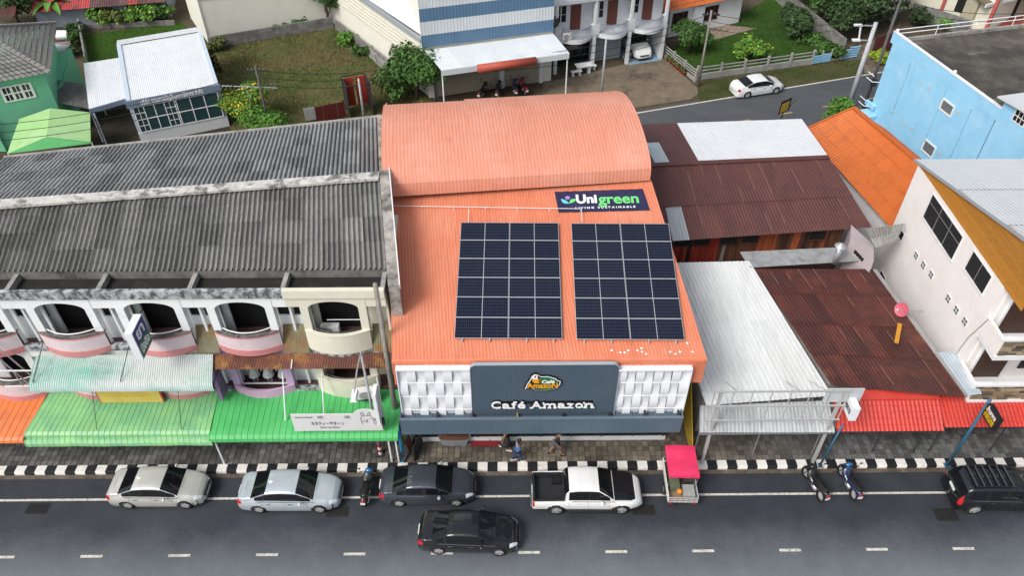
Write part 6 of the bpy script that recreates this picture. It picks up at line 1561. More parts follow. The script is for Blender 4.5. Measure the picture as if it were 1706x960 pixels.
# red steel stall and fence by the plot
p = at(604, 196); SS = thing('steel_stall', 'open dark steel stall frame with red panels behind the roof', 'stall', (p.x, p.y, 0), R(20))
for (u, v) in ((-.95, 0), (.95, 0), (-.95, 1.8), (.95, 1.8)): B().box(u - .04, u + .04, v - .04, v + .04, 0, 3.0).build('post', DKSTEEL, SS)
for z in (2.98, ): 
    for (a, b_) in (((-.95, 0, z), (.95, 0, z)), ((-.95, 1.8, z), (.95, 1.8, z)), ((-.95, 0, z), (-.95, 1.8, z)), ((.95, 0, z), (.95, 1.8, z))): B().bar(a, b_, .07, .07).build('top_rail', DKSTEEL, SS)
M_REDP = mat('red_panel', (.40, .04, .02), .5, .1, 2)
B().box(-.9, -.1, 1.72, 1.76, .3, 2.8).build('panel', M_REDP, SS); B().box(.1, .9, 1.72, 1.76, .3, 2.8).build('panel', M_REDP, SS); B().box(-.95, -.92, .1, 1.7, .1, 2.9).build('side_panel', DKSTEEL, SS); B().box(.92, .95, .1, 1.7, .1, 2.9).build('side_panel', DKSTEEL, SS)
T, L_ = frame_thing('sheet_fence', 'dark red corrugated sheet fence at the front of the plot', 'fence', (530, 206), (577, 196))
for k in range(4): B().corr((k * L_ / 4, 0, .1), (k * L_ / 4 + L_ / 4 - .02, 0, .1), (k * L_ / 4 + L_ / 4 - .02, 0, 1.5), (k * L_ / 4, 0, 1.5), 4, .03, 1, 5).build('sheet', mat('dark_red_sheet', (.12, .015, .015), .6, .15), T, smooth=True)
for k in range(3): B().box(k * L_ / 2 - .04, k * L_ / 2 + .04, .04, .1, 0, 1.6).build('post', DKSTEEL, T)
p = at(520, 203); T = thing('grey_board', 'square grey board standing left of the dark red fence', 'board', (p.x, p.y, 0), R(20)); B().box(-.5, .5, -.03, .03, .2, 1.3).build('panel', mat('pale_grey_board', (.33, .33, .32), .8, .15), T)
for s_ in (-.4, .4): B().box(s_ - .03, s_ + .03, .03, .08, 0, 1.2).build('leg', DKSTEEL, T)
# ---------------------------------------------------------------- cream house, top right
CH, cw_ = frame_thing('cream_house', 'cream house with red pillars and red tiled porch at the top right', 'house', (1512, 14), (1615, 50))
CH.rotation_euler.z = math.atan2(at(1590, 42).y - at(1512, 16).y, at(1590, 42).x - at(1512, 16).x)
B().box(0, 8, 0, 7, 0, 3.6).build('wall', M_CREAM, CH)
for u in (3.3, 7.9): B().box(u - .15, u + .15, -.2, .1, 0, 3.7).build('pillar', mat('red_pillar', (.42, .09, .08), .6, .1), CH)
w2 = B().box(4.4, 6.4, -.03, .02, 1.2, 2.6).build('window', BLACKHOLE, CH); B().box(4.3, 6.5, -.1, .0, 2.6, 2.7).build('window_hood', DKSTEEL, w2); B().box(1.2, 2.0, -.03, .02, 1.6, 2.4).build('window', BLACKHOLE, CH)
pa_, pb_ = at(1612, 50), at(1716, 22); ang = math.atan2(pb_.y - pa_.y, pb_.x - pa_.x)
PO = thing('porch_house', 'beige porch house with thatched roof and red floor at the top right', 'house', (pa_.x, pa_.y, 0), ang)
B().box(0, 12, 0, 6, 0, 3.0).build('wall', mat('beige_wall', (.42, .38, .28), .8, .08, 1.5), PO); B().box(4.4, 6.4, -.04, .05, .1, 2.5).build('door_opening', BLACKHOLE, PO)
rr_ = B().slab((-.4, -1.0, 3.0), (13, -1.0, 3.0), (13, 6, 5.2), (-.4, 6, 5.2), .22); rr_.build('roof', mat('thatch', (.16, .12, .08), .95, .4, 6, bump=.6, bscale=20), PO); B().box(-.45, 13, -1.12, -1.0, 2.75, 3.05).build('gutter', WHITE_P, PO)
B().box(2.6, 13, -4.5, 0, 0, .15).build('porch_floor', mat('red_floor_tile', (.26, .05, .035), .35, .15, 2), PO); B().box(-.5, 2.6, -2.8, 0, 0, .13).build('porch_step', mat('pink_step', (.42, .34, .28), .7, .1), PO)
for u in (7, 11): B().box(u - .12, u + .12, -.95, -.75, .15, 2.9).build('porch_column', M_CREAM, PO)
T, L_ = frame_thing('metal_gate', 'dark red sheet gate beside the blue building', 'gate', (1452, 92), (1492, 82))
for k in range(3): B().box(k * L_ / 3 + .01, (k + 1) * L_ / 3 - .01, -.03, .03, .1, 1.8).build('leaf', mat('maroon_gate', (.11, .025, .022), .5, .15), T)
for k in range(4): B().box(k * L_ / 3 - .05, k * L_ / 3 + .05, .03, .1, 0, 1.95).build('post', DKSTEEL, T)
p = at(1486, 34); T = thing('tarp_pile', 'blue tarpaulin bundle on a drum beside the cream house', 'tarpaulin', (p.x, p.y, 0))
B().lathe([(.3, 0), (.32, .3), (.3, .8), (0, .8)], n=14).build('drum', mat('drum_grey', (.3, .33, .3), .6, .1), T)
tp = B().ball((0, 0, .95), .65, .5, .28, 14, 7); tp.v = [tuple(Vector(v) + Vector((1, 1, .6)) * (.16 * pnoise(Vector(v) * 3.1))) for v in tp.v]; tp.build('cloth', mat('blue_tarp', (.04, .14, .38), .5, .25, 4), T)
# ================================================================ VEHICLES
def paint(name, c, metal=.4, rough=.25): return mat('paint_' + name, c, rough, .02, 1.5, metal=metal, coat=1.0)
P_SILV = paint('silver', (.62, .61, .58), .35); P_PBLUE = paint('pale_blue_silver', (.54, .60, .65), .35); P_GREY = mat('paint_graphite', (.075, .085, .105), .25, 0, metal=.5, coat=.8, spec=.3); P_BLACK = mat('paint_black', (.007, .008, .01), .15, 0, coat=1., spec=.4); P_WHITE = paint('white', (.74, .74, .73), 0.)
M_CHROME = mat('chrome', (.7, .7, .7), .15, 0, metal=1.); M_RED = mat('tail_red', (.42, .012, .02), .2, 0); M_LAMP = mat('lamp_clear', (.62, .65, .67), .12, 0, spec=.8); M_TRIM = mat('black_trim', (.012, .012, .013), .45, 0); M_PLATE = mat('plate_white', (.7, .7, .68), .5, .05)
M_CGLASS = mat('tinted_glass', (.006, .007, .009), .05, 0, spec=.55)
M_ALLOY = mat('alloy', (.6, .61, .62), .3, .05, metal=.5)
def interp(t, x):
    for (xa, a), (xb, b) in zip(t, t[1:]):
        if x <= xb: return a + (b - a) * max(0, min(1, (x - xa) / max(1e-9, xb - xa)))
    return t[-1][1]
_wh = {}
def wheel_mesh(r, w):
    if (r, w) not in _wh:
        ty = B().lathe([(r * .66, -w / 2), (r * .93, -w / 2), (r, -w * .35), (r, w * .35), (r * .93, w / 2), (r * .66, w / 2)], axis='y', n=22).mesh('tyre', RUBBER, True)
        rb = B().lathe([(r * .68, -w * .42), (r * .62, -w * .44), (r * .6, -w * .1), (.02, -w * .05)], axis='y', n=22).mesh('rim', mat('rim_dark', (.16, .165, .17), .4, 0, metal=.5), True)
        sp = B()
        for k in range(5):
            a = 2 * math.pi * k / 5; d = Vector((math.cos(a), 0, math.sin(a))); e = Vector((-d.z, 0, d.x)); y0, y1 = -w * .43, -w * .3
            sp.hexa([d * r * .1 - e * .06 + Vector((0, y1, 0)), d * r * .1 + e * .06 + Vector((0, y1, 0)), d * r * .64 + e * .045 + Vector((0, y1, 0)), d * r * .64 - e * .045 + Vector((0, y1, 0))],
                    [d * r * .1 - e * .05 + Vector((0, y0, 0)), d * r * .1 + e * .05 + Vector((0, y0, 0)), d * r * .64 + e * .0455 + Vector((0, y0, 0)), d * r * .64 - e * .05 + Vector((0, y0, 0))])
        sp.lathe([(.0, -w * .45), (r * .16, -w * .44), (r * .16, -w * .3)], axis='y', n=10); sp.lathe([(r * .6, -w * .45), (r * .68, -w * .45), (r * .68, -w * .38)], axis='y', n=22)
        _wh[(r, w)] = (ty, rb, sp.mesh('spokes', M_ALLOY))
    return _wh[(r, w)]
def car(label, p, rz, pm, S, group=None, opts=()):
    """x runs rear -> front, origin at the middle on the ground"""
    T = thing('pickup_truck' if 'bed' in opts else ('suv' if 'suv' in opts else 'car'), label, 'pickup' if 'bed' in opts else 'car', (p[0], p[1], 0), rz, group)
    L_, ground = S['L'], S.get('sill', .2)
    top, belt, wid, rw = S['top'], S['belt'], S['wid'], S['rw']
    rwh, wx0, wx1 = S['wr'], S['wx'][0], S['wx'][1]
    keys = sorted(set([round(x, 3) for t in (top, belt, wid, rw) for x, _ in t] + [round(L_ * k / 52, 3) for k in range(53)]))
    xs = [keys[0]]
    for k in keys[1:]:
        if k - xs[-1] > .028: xs.append(k)
    lows = [0, .1, .22, .34, .46, .6, .74, .87, .96, 1.0]
    grid = []
    for x in xs:
        w, bz, tz, r_ = interp(wid, x), interp(belt, x), interp(top, x), interp(rw, x)
        tz = max(tz, bz + .005); r_ = min(r_, w * .96)
        row = []
        for t in lows:
            z = ground + (bz - ground) * t
            yy = w * (.93 + .07 * math.sin(math.pi * min(1, .12 + t * .85)) - .035 * max(0, t - .85) / .15)
            if abs(t - .6) < .01: yy += .008
            row.append((yy, z))
        yb_ = row[-1][0]; hgt = tz - bz
        row.append((lerp(yb_, r_, .06), bz + hgt * .04))           # glass foot
        row.append((lerp(yb_, r_, .86), bz + hgt * .8))            # glass head
        row.append((r_, bz + hgt * .91)); row.append((r_ * .9, bz + hgt * .962)); row.append((r_ * .6, bz + hgt * .99)); row.append((r_ * .3, tz)); row.append((0, tz))
        grid.append(row)
    nc = len(grid[0]); NL = len(lows)
    xr0, xr1, xw0, xw1 = S['rear_glass'][0], S['rear_glass'][1], S['screen'][0], S['screen'][1]
    sg0, sg1 = S['side'][0], S['side'][1]
    parts = {}
    def put(key, quad):
        parts.setdefault(key, B()).quad(*quad)
    def snap(x, y, z):
        for wx in (wx0, wx1):
            dx, dz = x - wx, z - rwh; d = math.hypot(dx, dz); RR = rwh + .06
            if abs(d - RR) < .055 and z > ground - .01:
                return (wx + dx / d * RR, y, max(ground, rwh + dz / d * RR))
        return (x, y, z)
    for s in (-1, 1):
        G = []
        for x, row in zip(xs, grid):
            G.append([snap(x, s * y, z) if j < NL - 2 else (x, s * y, z) for j, (y, z) in enumerate(row)])
        for i in range(len(xs) - 1):
            xm = (xs[i] + xs[i + 1]) / 2
            for j in range(nc - 1):
                q = [G[i][j], G[i + 1][j], G[i + 1][j + 1], G[i][j + 1]]
                if s < 0: q = q[::-1]
                cz = sum(p_[2] for p_ in q) / 4; cy = abs(sum(p_[1] for p_ in q) / 4)
                if j < NL - 2 and any(math.hypot(xm - wx, cz - rwh) < rwh + .045 for wx in (wx0, wx1)): continue
                key = 'body'
                if j >= NL:
                    if 'bed' in opts and xm < S['bed']: 
                        if j >= NL + 1: continue
                    elif sg0 < xm < sg1 and NL <= j < NL + 1 and interp(top, xm) - interp(belt, xm) > .12:
                        key = 'pillar' if any(abs(xm - bp) < .05 for bp in S['pillars']) else ('side_window_L' if s > 0 else 'side_window_R')
                        if key.startswith('side'): key += str(sum(xm > bp for bp in S['pillars']))
                    elif xw0 < xm < xw1 and j >= NL + 2: key = 'windscreen'
                    elif xr0 < xm < xr1 and j >= NL + 2: key = 'rear_window'
                    elif 'blackhood' in opts and xm > xw1 + .02 and xm < L_ - .4 and j >= NL + 2: key = 'hood'
                if key == 'body' and j < NL + 2:
                    if xm > L_ - S.get('hl', .45) and S['hlz'][0] < cz < S['hlz'][1] and cy > S.get('hly', .45): key = 'headlight_L' if s > 0 else 'headlight_R'
                    elif xm < S.get('tl', .28) and S['tlz'][0] < cz < S['tlz'][1] and cy > S.get('tly', .5): key = 'tail_light_L' if s > 0 else 'tail_light_R'
                    elif cz < ground + .06 and S.get('dark_sill'): key = 'sill_trim'
                put(key, q)
    # front and rear caps
    for i, nm in ((0, 'r'), (-1, 'f')):
        row = grid[i]; x = xs[i]; pl = [(x, y, z) for y, z in row] + [(x, -y, z) for y, z in row[-2::-1]]
        parts['body'].quad(*(pl if nm == 'f' else pl[::-1]))
    mats = {'body': pm, 'pillar': M_TRIM, 'windscreen': M_CGLASS, 'rear_window': M_CGLASS, 'hood': P_BLACK, 'sill_trim': M_TRIM if S.get('dark_sill') else pm}
    for k, b in parts.items():
        base = k.rstrip('0123456789').replace('_L', '').replace('_R', '')
        m = mats.get(base) or (M_CGLASS if base == 'side_window' else M_LAMP if base == 'headlight' else M_RED)
        for q in range(len(b.v)): b.v[q] = (b.v[q][0] - L_ / 2, b.v[q][1], b.v[q][2])
        me = b.mesh(base, m, False, False); bm = bmesh.new(); bm.from_mesh(me); bmesh.ops.remove_doubles(bm, verts=bm.verts, dist=.002); bmesh.ops.recalc_face_normals(bm, faces=bm.faces); bm.to_mesh(me); bm.free()
        me.polygons.foreach_set('use_smooth', [True] * len(me.polygons)); inst(base, me, T)
    hl = L_ / 2; wmx = max(w for _, w in wid)
    B().box(-hl + .25, hl - .3, -wmx * .86, wmx * .86, ground - .02, min(.62, interp(belt, L_ / 2) - .2)).build('underbody', M_TRIM, T)
    ty, rm, sp = wheel_mesh(rwh, S.get('tw', .22))
    for wx in (wx0, wx1):
        for s in (-1, 1):
            w = inst('wheel', rm, T, (wx - hl, s * (wmx - .13), rwh), (0, 0, 0 if s < 0 else math.pi)); inst('tyre', ty, w); inst('spokes', sp, w)
    mx = S['side'][1] - .42
    for s in (-1, 1):
        mz = interp(belt, mx) + .09; mb = B().ball((mx - hl, s * (interp(wid, mx) + .1), mz), .085, .12, .075, 10, 6); mb.build('mirror', S.get('mirror', pm), T, smooth=True)
        for hx in S['handles']:
            B().box(hx - hl - .1, hx - hl + .1, s * interp(wid, hx) * 1.0, s * (interp(wid, hx) + .012), interp(belt, hx) - .14, interp(belt, hx) - .1).build('door_handle', S.get('hm', M_CHROME), T)
        tr = [(x - hl, s * (interp(wid, x) * .968), interp(belt, x) + .012) for x in [lerp(S['side'][0] + .1, S['side'][1] + .2, k / 10) for k in range(11)]]
        B().path(tr, .012, 5).build('window_trim', M_CHROME if pm in (P_BLACK, P_GREY) else M_TRIM, T)
        wb = [(lerp(xw1, xw0, .12) - hl, s * .12, interp(top, lerp(xw1, xw0, .12)) + .012), (lerp(xw1, xw0, .2) - hl, s * .52, interp(top, lerp(xw1, xw0, .2)) - .0)]
        B().path(wb, .012, 4).build('wiper', M_TRIM, T)
        for dx in S['doors']:      # door gaps
            y = interp(wid, dx); pts = [(dx - hl, s * (y * (.93 + .07 * math.sin(math.pi * min(1, .12 + t * .85)) - .035 * max(0, t - .85) / .15) + .002), ground + .06 + (interp(belt, dx) - ground - .06) * t) for t in (0, .2, .4, .6, .8, .96)]
            B().path(pts, .006, 4).build('door_gap', M_TRIM, T)
    if 'bed' not in opts and 'suv' not in opts:
        B().hexa([(S['rear_glass'][1] - hl + .05, -.02, S['top'][8][1] - .06), (S['rear_glass'][1] - hl + .3, -.012, S['top'][8][1] - .03), (S['rear_glass'][1] - hl + .3, .012, S['top'][8][1] - .03), (S['rear_glass'][1] - hl + .05, .02, S['top'][8][1] - .06)], [(S['rear_glass'][1] - hl + .05, -.005, S['top'][8][1] + .05), (S['rear_glass'][1] - hl + .2, -.004, S['top'][8][1] + .02), (S['rear_glass'][1] - hl + .2, .004, S['top'][8][1] + .02), (S['rear_glass'][1] - hl + .05, .005, S['top'][8][1] + .05)]).build('roof_fin', pm, T)
        for gx in (xw1 + .06, L_ * .085):
            gw = interp(wid, gx) * .84; gz = interp(top, gx)
            B().path([(gx - hl, lerp(-gw, gw, k / 8), lerp(gz, interp(belt, gx), abs(k / 4 - 1) ** 3) + .004) for k in range(9)], .006, 4).build('panel_gap', M_TRIM, T)
    B().box(-hl - .02, -hl + .02, -.24, .24, S.get('pz', .62), S.get('pz', .62) + .14).build('number_plate', M_PLATE, T); B().box(hl - .03, hl + .015, -.24, .24, .36, .48).build('number_plate', M_PLATE, T)
    B().box(hl - .05, hl + .008, -.42, .42, .5, .62).build('grille', S.get('grille', M_TRIM), T); B().box(hl - .12, hl + .004, -.6, .6, .24, .34).build('lower_grille', M_TRIM, T)
    return T, S
def sedan(L_=4.6, H=1.46, W=.88, **kw):
    k = L_ / 4.6; h = H / 1.46
    S = dict(L=L_, top=[(0, .70 * h), (.06 * k, .90 * h), (.2 * k, 1.02 * h), (.35 * k, 1.07 * h), (.68 * k, 1.10 * h), (1.0 * k, 1.22 * h), (1.38 * k, 1.37 * h), (1.65 * k, 1.43 * h), (2.1 * k, 1.46 * h), (2.5 * k, 1.45 * h), (2.78 * k, 1.40 * h), (3.1 * k, 1.24 * h), (3.5 * k, 1.03 * h), (3.62 * k, .98 * h), (4.0 * k, .90 * h), (4.3 * k, .80 * h), (4.48 * k, .68 * h), (4.56 * k, .52 * h), (4.6 * k, .36 * h)],
             belt=[(0, .62 * h), (.06 * k, .82 * h), (.3 * k, .94 * h), (.8 * k, .965 * h), (2.2 * k, .93 * h), (3.5 * k, .89 * h), (4.0 * k, .83 * h), (4.3 * k, .74 * h), (4.48 * k, .62 * h), (4.56 * k, .48 * h), (4.6 * k, .34 * h)],
             wid=[(0, W * .76), (.08 * k, W * .86), (.3 * k, W * .94), (.8 * k, W * .995), (2.3 * k, W), (3.6 * k, W * .99), (4.0 * k, W * .95), (4.3 * k, W * .85), (4.48 * k, W * .72), (4.6 * k, W * .56)],
             rw=[(0, W * .7), (.4 * k, W * .86), (.68 * k, W * .84), (1.4 * k, W * .73), (2.0 * k, W * .73), (2.78 * k, W * .74), (3.5 * k, W * .86), (4.1 * k, W * .8), (4.6 * k, W * .5)],
             wr=.32, wx=(.95 * k, 3.68 * k), rear_glass=(.70 * k, 1.38 * k), screen=(2.76 * k, 3.5 * k), side=(.88 * k, 3.34 * k), pillars=(1.28 * k, 2.2 * k), handles=(1.5 * k, 2.45 * k), doors=(1.2 * k, 2.2 * k, 3.2 * k),
             hlz=(.6 * h, .82 * h), tlz=(.68 * h, .92 * h))
    S.update(kw); return S
def gp(px, py): p = at(px, py, 0); return (p.x, p.y)
YC = 21.42
car('silver sedan parked at the kerb by the pale green awning', (at(266, 812, .6).x, at(266, 812, .6).y - .0), R(-.5), P_SILV, sedan(4.62, 1.47, .87))
car('pale blue silver sedan parked at the kerb by the bright green awning', (at(485, 818, .6).x, at(485, 818, .6).y), R(-.5), P_PBLUE, sedan(4.85, 1.47, .90))
car('graphite grey sedan parked at the kerb in front of the cafe', (at(713, 808, .6).x, at(713, 808, .6).y), R(0), P_GREY, sedan(4.6, 1.42, .89, mirror=mat('mirror_pale', (.3, .33, .37), .3, 0)))
car('glossy black sedan driving in the lane beside the parked grey sedan', (at(782, 887, .55).x, at(782, 887, .55).y), R(-2.2), P_BLACK, sedan(4.64, 1.42, .90))
car('white sedan parked on the verge of the rear road', (at(1262, 142, .6).x, at(1262, 142, .6).y), RANG + R(-1), P_WHITE, sedan(4.6, 1.42, .89))
# pickup
SP = dict(L=5.25, sill=.36, top=[(0, 1.0), (.05, 1.04), (1.5, 1.06), (1.55, 1.5), (1.7, 1.70), (2.1, 1.76), (2.7, 1.76), (3.1, 1.70), (3.45, 1.45), (3.82, 1.16), (3.95, 1.12), (4.5, 1.06), (4.9, .98), (5.1, .86), (5.2, .7), (5.25, .5)],
          belt=[(0, .98), (1.5, 1.03), (2.5, 1.04), (3.8, 1.03), (4.5, .98), (4.9, .9), (5.1, .8), (5.2, .66), (5.25, .48)],
          wid=[(0, .84), (.1, .88), (2, .9), (4.2, .92), (4.7, .88), (5.0, .78), (5.2, .64), (5.25, .58)], rw=[(0, .84), (1.5, .84), (1.56, .68), (2.2, .66), (3.1, .66), (3.8, .84), (4.6, .8), (5.25, .5)],
          wr=.37, tw=.25, wx=(1.12, 4.2), rear_glass=(1.52, 1.68), screen=(3.1, 3.8), side=(1.75, 3.66), pillars=(2.62,), handles=(2.2, 3.1), doors=(1.72, 2.62, 3.6), hlz=(.72, .95), tlz=(.62, .95), tl=.12, tly=.7, bed=1.5, hm=P_WHITE, dark_sill=True, pz=.7)
q = at(978, 815, .8); T, _ = car('white pickup truck with black hood parked at the kerb', (q.x, q.y), R(-.3), P_WHITE, SP, None, ('bed', 'blackhood'))
M_BEDL = mat('bed_liner', (.022, .023, .026), .55, .2, 3)
hl = 5.25 / 2
b = B().box(-hl + .1, -hl + 1.46, -.72, .72, .62, .66); b.build('bed_floor', M_BEDL, T)
for s in (-1, 1): B().box(-hl + .05, -hl + 1.5, s * .72, s * .785, .6, 1.04).build('bed_side', M_BEDL, T)
B().box(-hl + .03, -hl + .1, -.74, .74, .6, 1.045).build('tailgate_liner', M_BEDL, T); B().box(-hl + 1.44, -hl + 1.5, -.74, .74, .6, 1.05).build('bed_front', M_BEDL, T)
for k in range(9): B().box(-hl + .12, -hl + 1.4, -.6 + k * .15 - .03, -.6 + k * .15 + .03, .66, .685).build('bed_rib', M_BEDL, T)
B().box(-hl + .95, -hl + 1.4, .3, .68, .66, .86).build('tool_box', M_TRIM, T)
B().box(-1.0, 1.4, -1.0, -.9, .34, .40).build('side_step', M_TRIM, T); B().box(-1.0, 1.4, .9, 1.0, .34, .40).build('side_step', M_TRIM, T)
B().box(-hl - .1, -hl + .02, -.8, .8, .42, .56).build('rear_bumper', M_CHROME, T)
# black off-roader
SU = dict(L=4.9, sill=.32, top=[(0, .9), (.04, 1.12), (.12, 1.3), (.3, 1.62), (.45, 1.74), (1.0, 1.8), (2.4, 1.8), (2.8, 1.74), (3.15, 1.5), (3.55, 1.2), (3.7, 1.14), (4.3, 1.05), (4.6, .96), (4.8, .8), (4.88, .62), (4.9, .5)],
          belt=[(0, .86), (.05, 1.05), (.2, 1.1), (3.5, 1.05), (4.3, .98), (4.6, .9), (4.8, .76), (4.9, .48)], wid=[(0, .8), (.1, .88), (.6, .92), (3.8, .92), (4.4, .88), (4.7, .78), (4.9, .6)], rw=[(0, .74), (.4, .7), (2.8, .68), (3.5, .84), (4.3, .8), (4.9, .5)],
          wr=.38, tw=.26, wx=(.95, 3.85), rear_glass=(.1, .3), screen=(2.8, 3.52), side=(.5, 3.36), pillars=(1.25, 2.2), handles=(1.55, 2.5), doors=(1.2, 2.2, 3.2), hlz=(.7, .95), tlz=(.8, 1.25), tl=.16, tly=.58, pz=.95, dark_sill=True)
q = at(1662, 812, .8); T, _ = car('black off-roader with a roof rack parked at the right edge', (q.x + .15, q.y - .1), R(-1), P_BLACK, SU, None, ('suv',))
hl = 2.45
for s in (-1, 1): B().box(-hl + .6, -hl + 2.3, s * .6 - .03, s * .6 + .03, 1.84, 1.9).build('rack_rail', M_TRIM, T)
for k in range(6): B().box(-hl + .6 + k * .34, -hl + .66 + k * .34, -.6, .6, 1.85, 1.89).build('rack_bar', mat('rack_grey', (.05, .06, .075), .5, .1), T)
for s in (-1, 1):
    for x in (.7, 2.2): B().box(-hl + x - .03, -hl + x + .03, s * .6 - .02, s * .6 + .02, 1.76, 1.84).build('rack_foot', M_TRIM, T)
# car in the carport
q = W_(HB, (cols[2] + cols[3]) / 2, 2.3, 0)
S2 = dict(SU); S2.update(hlz=(.62, .9))
car('white car parked inside the carport of the balcony house', (q.x, q.y), HB.rotation_euler.z - R(90), P_WHITE, S2, None, ('suv',))
# ---------------------------------------------------------------- motorcycles
def motorcycle(label, p, rz, c, c2, lean=R(8), scooter=True, group=None, tint=True):
    T = thing('motorcycle', label, 'motorcycle', (p[0], p[1], 0), rz, group); T.rotation_euler = (0, 0, rz)
    RL = Matrix.Rotation(lean, 4, 'X')
    def bl(b, name, m, smooth=False, parent=None): b.xf(RL); return b.build(name, m, parent or T, smooth=smooth)
    for x in (-.62, .62):
        w = bl(B().lathe([(.2, -.04), (.26, -.045), (.285, 0), (.26, .045), (.2, .04)], (x, 0, .285), 'y', 18), 'wheel', RUBBER, True)
        bl(B().lathe([(.2, -.03), (.05, -.04), (.0, -.04)], (x, 0, .285), 'y', 14), 'rim', M_ALLOY, False, w)
        bl(B().surf(lambda u, v: (x + (.3 + .01) * math.cos(math.pi * (.12 + .76 * u)), (v - .5) * .15, .285 + .32 * math.sin(math.pi * (.12 + .76 * u))), 10, 2), 'mudguard', c, True)
    for s in (-1, 1): bl(B().tube((.62, s * .07, .285), (.42, s * .07, .85), .022), 'fork', M_CHROME)
    bl(B().tube((.42, 0, .85), (.36, 0, 1.0), .035), 'stem', M_TRIM)
    bl(B().path([(.30, -.36, .98), (.36, -.2, 1.02), (.38, 0, 1.0), (.36, .2, 1.02), (.30, .36, .98)], .018), 'handlebar', M_TRIM)
    for s in (-1, 1):
        bl(B().tube((.34, s * .28, 1.01), (.34, s * .34, 1.2), .01, n=5), 'mirror_stalk', M_TRIM); bl(B().ball((.34, s * .36, 1.22), .03, .07, .045, 8, 5), 'mirror', M_TRIM, True)
    bl(B().ball((.48, 0, .93), .13, .15, .12, 10, 6), 'headlight_cowl', c2, True); bl(B().ball((.56, 0, .91), .06, .09, .06, 8, 5), 'headlight', M_LAMP, True)
    # leg shield, body, seat, tail as lofted sections
    def loft(secs):
        b = B(); n = 10
        for (x, z, wy, hz) in secs:
            for k in range(n): a = 2 * math.pi * k / n; b.v.append((x, wy * math.cos(a), z + hz * math.sin(a)))
        for i in range(len(secs) - 1):
            for k in range(n): k2 = (k + 1) % n; b.f.append((i * n + k, i * n + k2, (i + 1) * n + k2, (i + 1) * n + k))
        b.f.append(tuple(range(n))); b.f.append(tuple((len(secs) - 1) * n + k for k in range(n))); return b
    bl(loft([(.46, .72, .16, .17), (.36, .62, .22, .22), (.26, .5, .18, .16), (.1, .42, .13, .1), (-.1, .42, .14, .11)]), 'leg_shield', c, True)
    bl(loft([(.0, .5, .12, .12), (-.2, .56, .15, .17), (-.5, .62, .15, .14), (-.75, .7, .12, .09), (-.92, .74, .06, .05)]), 'side_panel', c, True)
    bl(loft([(.08, .72, .1, .05), (-.1, .74, .14, .07), (-.35, .76, .15, .07), (-.65, .81, .12, .06), (-.78, .83, .08, .03)]), 'seat', M_TRIM, True)
    bl(loft([(-.3, .3, .1, .1), (-.05, .28, .12, .12), (.1, .3, .08, .08)]), 'engine', STEEL, True)
    bl(B().tube((-.1, -.14, .24), (-.75, -.17, .33), .04, .055), 'exhaust', M_CHROME)
    bl(B().ball((-.93, 0, .72), .04, .1, .05, 8, 5), 'tail_light', M_RED, True); bl(B().box(-.99, -.97, -.09, .09, .5, .64), 'number_plate', M_PLATE)
    bl(B().path([(-.6, -.12, .84), (-.85, -.11, .86), (-.85, .11, .86), (-.6, .12, .84)], .014), 'grab_rail', M_TRIM)
    B().tube((.0, .12, .3), (-.05, .28, 0), .015).build('side_stand', M_TRIM, T); T.scale = (1.1, 1.25, 1.1)
    return T
C_BLUE = mat('scooter_blue', (.01, .16, .42), .3, .05, coat=1.); C_NAVY = mat('scooter_navy', (.012, .022, .07), .3, .05, coat=1.); C_BLK = mat('scooter_black', (.012, .012, .013), .35, .05, coat=.6); C_REDM = mat('scooter_red', (.22, .01, .012), .35, .05, coat=.6)
q = at(608, 812, .4); motorcycle('blue and black scooter parked between the pale blue and grey sedans', (q.x, q.y), R(88), C_BLK, C_BLUE)
q = at(1354, 806, .4); motorcycle('black motorcycle parked under the right billboard leg', (q.x, q.y), R(104), C_BLK, C_BLK)
q = at(1411, 803, .4); motorcycle('navy blue scooter with red tail light parked right of the black motorcycle', (q.x, q.y), R(97), C_NAVY, C_BLUE)
for k, (px, py, c, lb) in enumerate(((803, 153, C_BLK, 'dark motorcycle at the left end by the beige shutters'), (828, 151, C_BLK, 'dark motorcycle second from left by the beige shutters'), (856, 148, C_NAVY, 'dark motorcycle near the white pillar by the beige shutters'), (870, 146, C_REDM, 'maroon motorcycle at the right end by the beige shutters'))):
    q = at(px, py, .4); motorcycle(lb, (q.x, q.y), R(70 + 12 * k), c, c, group='motorcycles by the beige shutters')
# ---------------------------------------------------------------- pink roofed vendor tricycle
q = at(1131, 800, .5); T = thing('vendor_cart', 'motor tricycle vendor cart with a bright pink roof', 'vendor cart', (q.x, q.y - .1, 0), R(-2))
M_PINKC = mat('pink_canvas', (.72, .035, .12), .5, .06, 2, dirt=(.75, .10, .20), dscale=1.2, dlo=.5, dhi=.8, damt=.6)
rf = B().surf(lambda u, v: (-.72 + 1.44 * u, -.55 + 1.75 * v, 1.75 + .06 * math.sin(math.pi * u) + .02 * math.sin(9 * v)), 8, 8); rf.surf(lambda u, v: (.72 - 1.44 * u, -.55 + 1.75 * v, 1.72 + .06 * math.sin(math.pi * u)), 8, 8); rf.build('roof', M_PINKC, T, smooth=True)
B().box(-.72, .72, -.56, -.53, 1.64, 1.75).build('roof_flap', M_PINKC, T)
for (x, y) in ((-.66, -.5), (.66, -.5), (-.66, 1.1), (.66, 1.1)): B().tube((x, y, .5), (x, y, 1.73), .02).build('post', M_CHROME, T)
B().box(-.7, .7, -1.15, 1.1, .45, .55).build('tray_floor', mat('cart_wood', (.24, .17, .10), .8, .2, 3), T)
for s in (-1, 1): B().box(s * .68, s * .72, -1.15, 1.1, .55, .9).build('tray_side', M_PLATE if s < 0 else M_ALLOY, T)
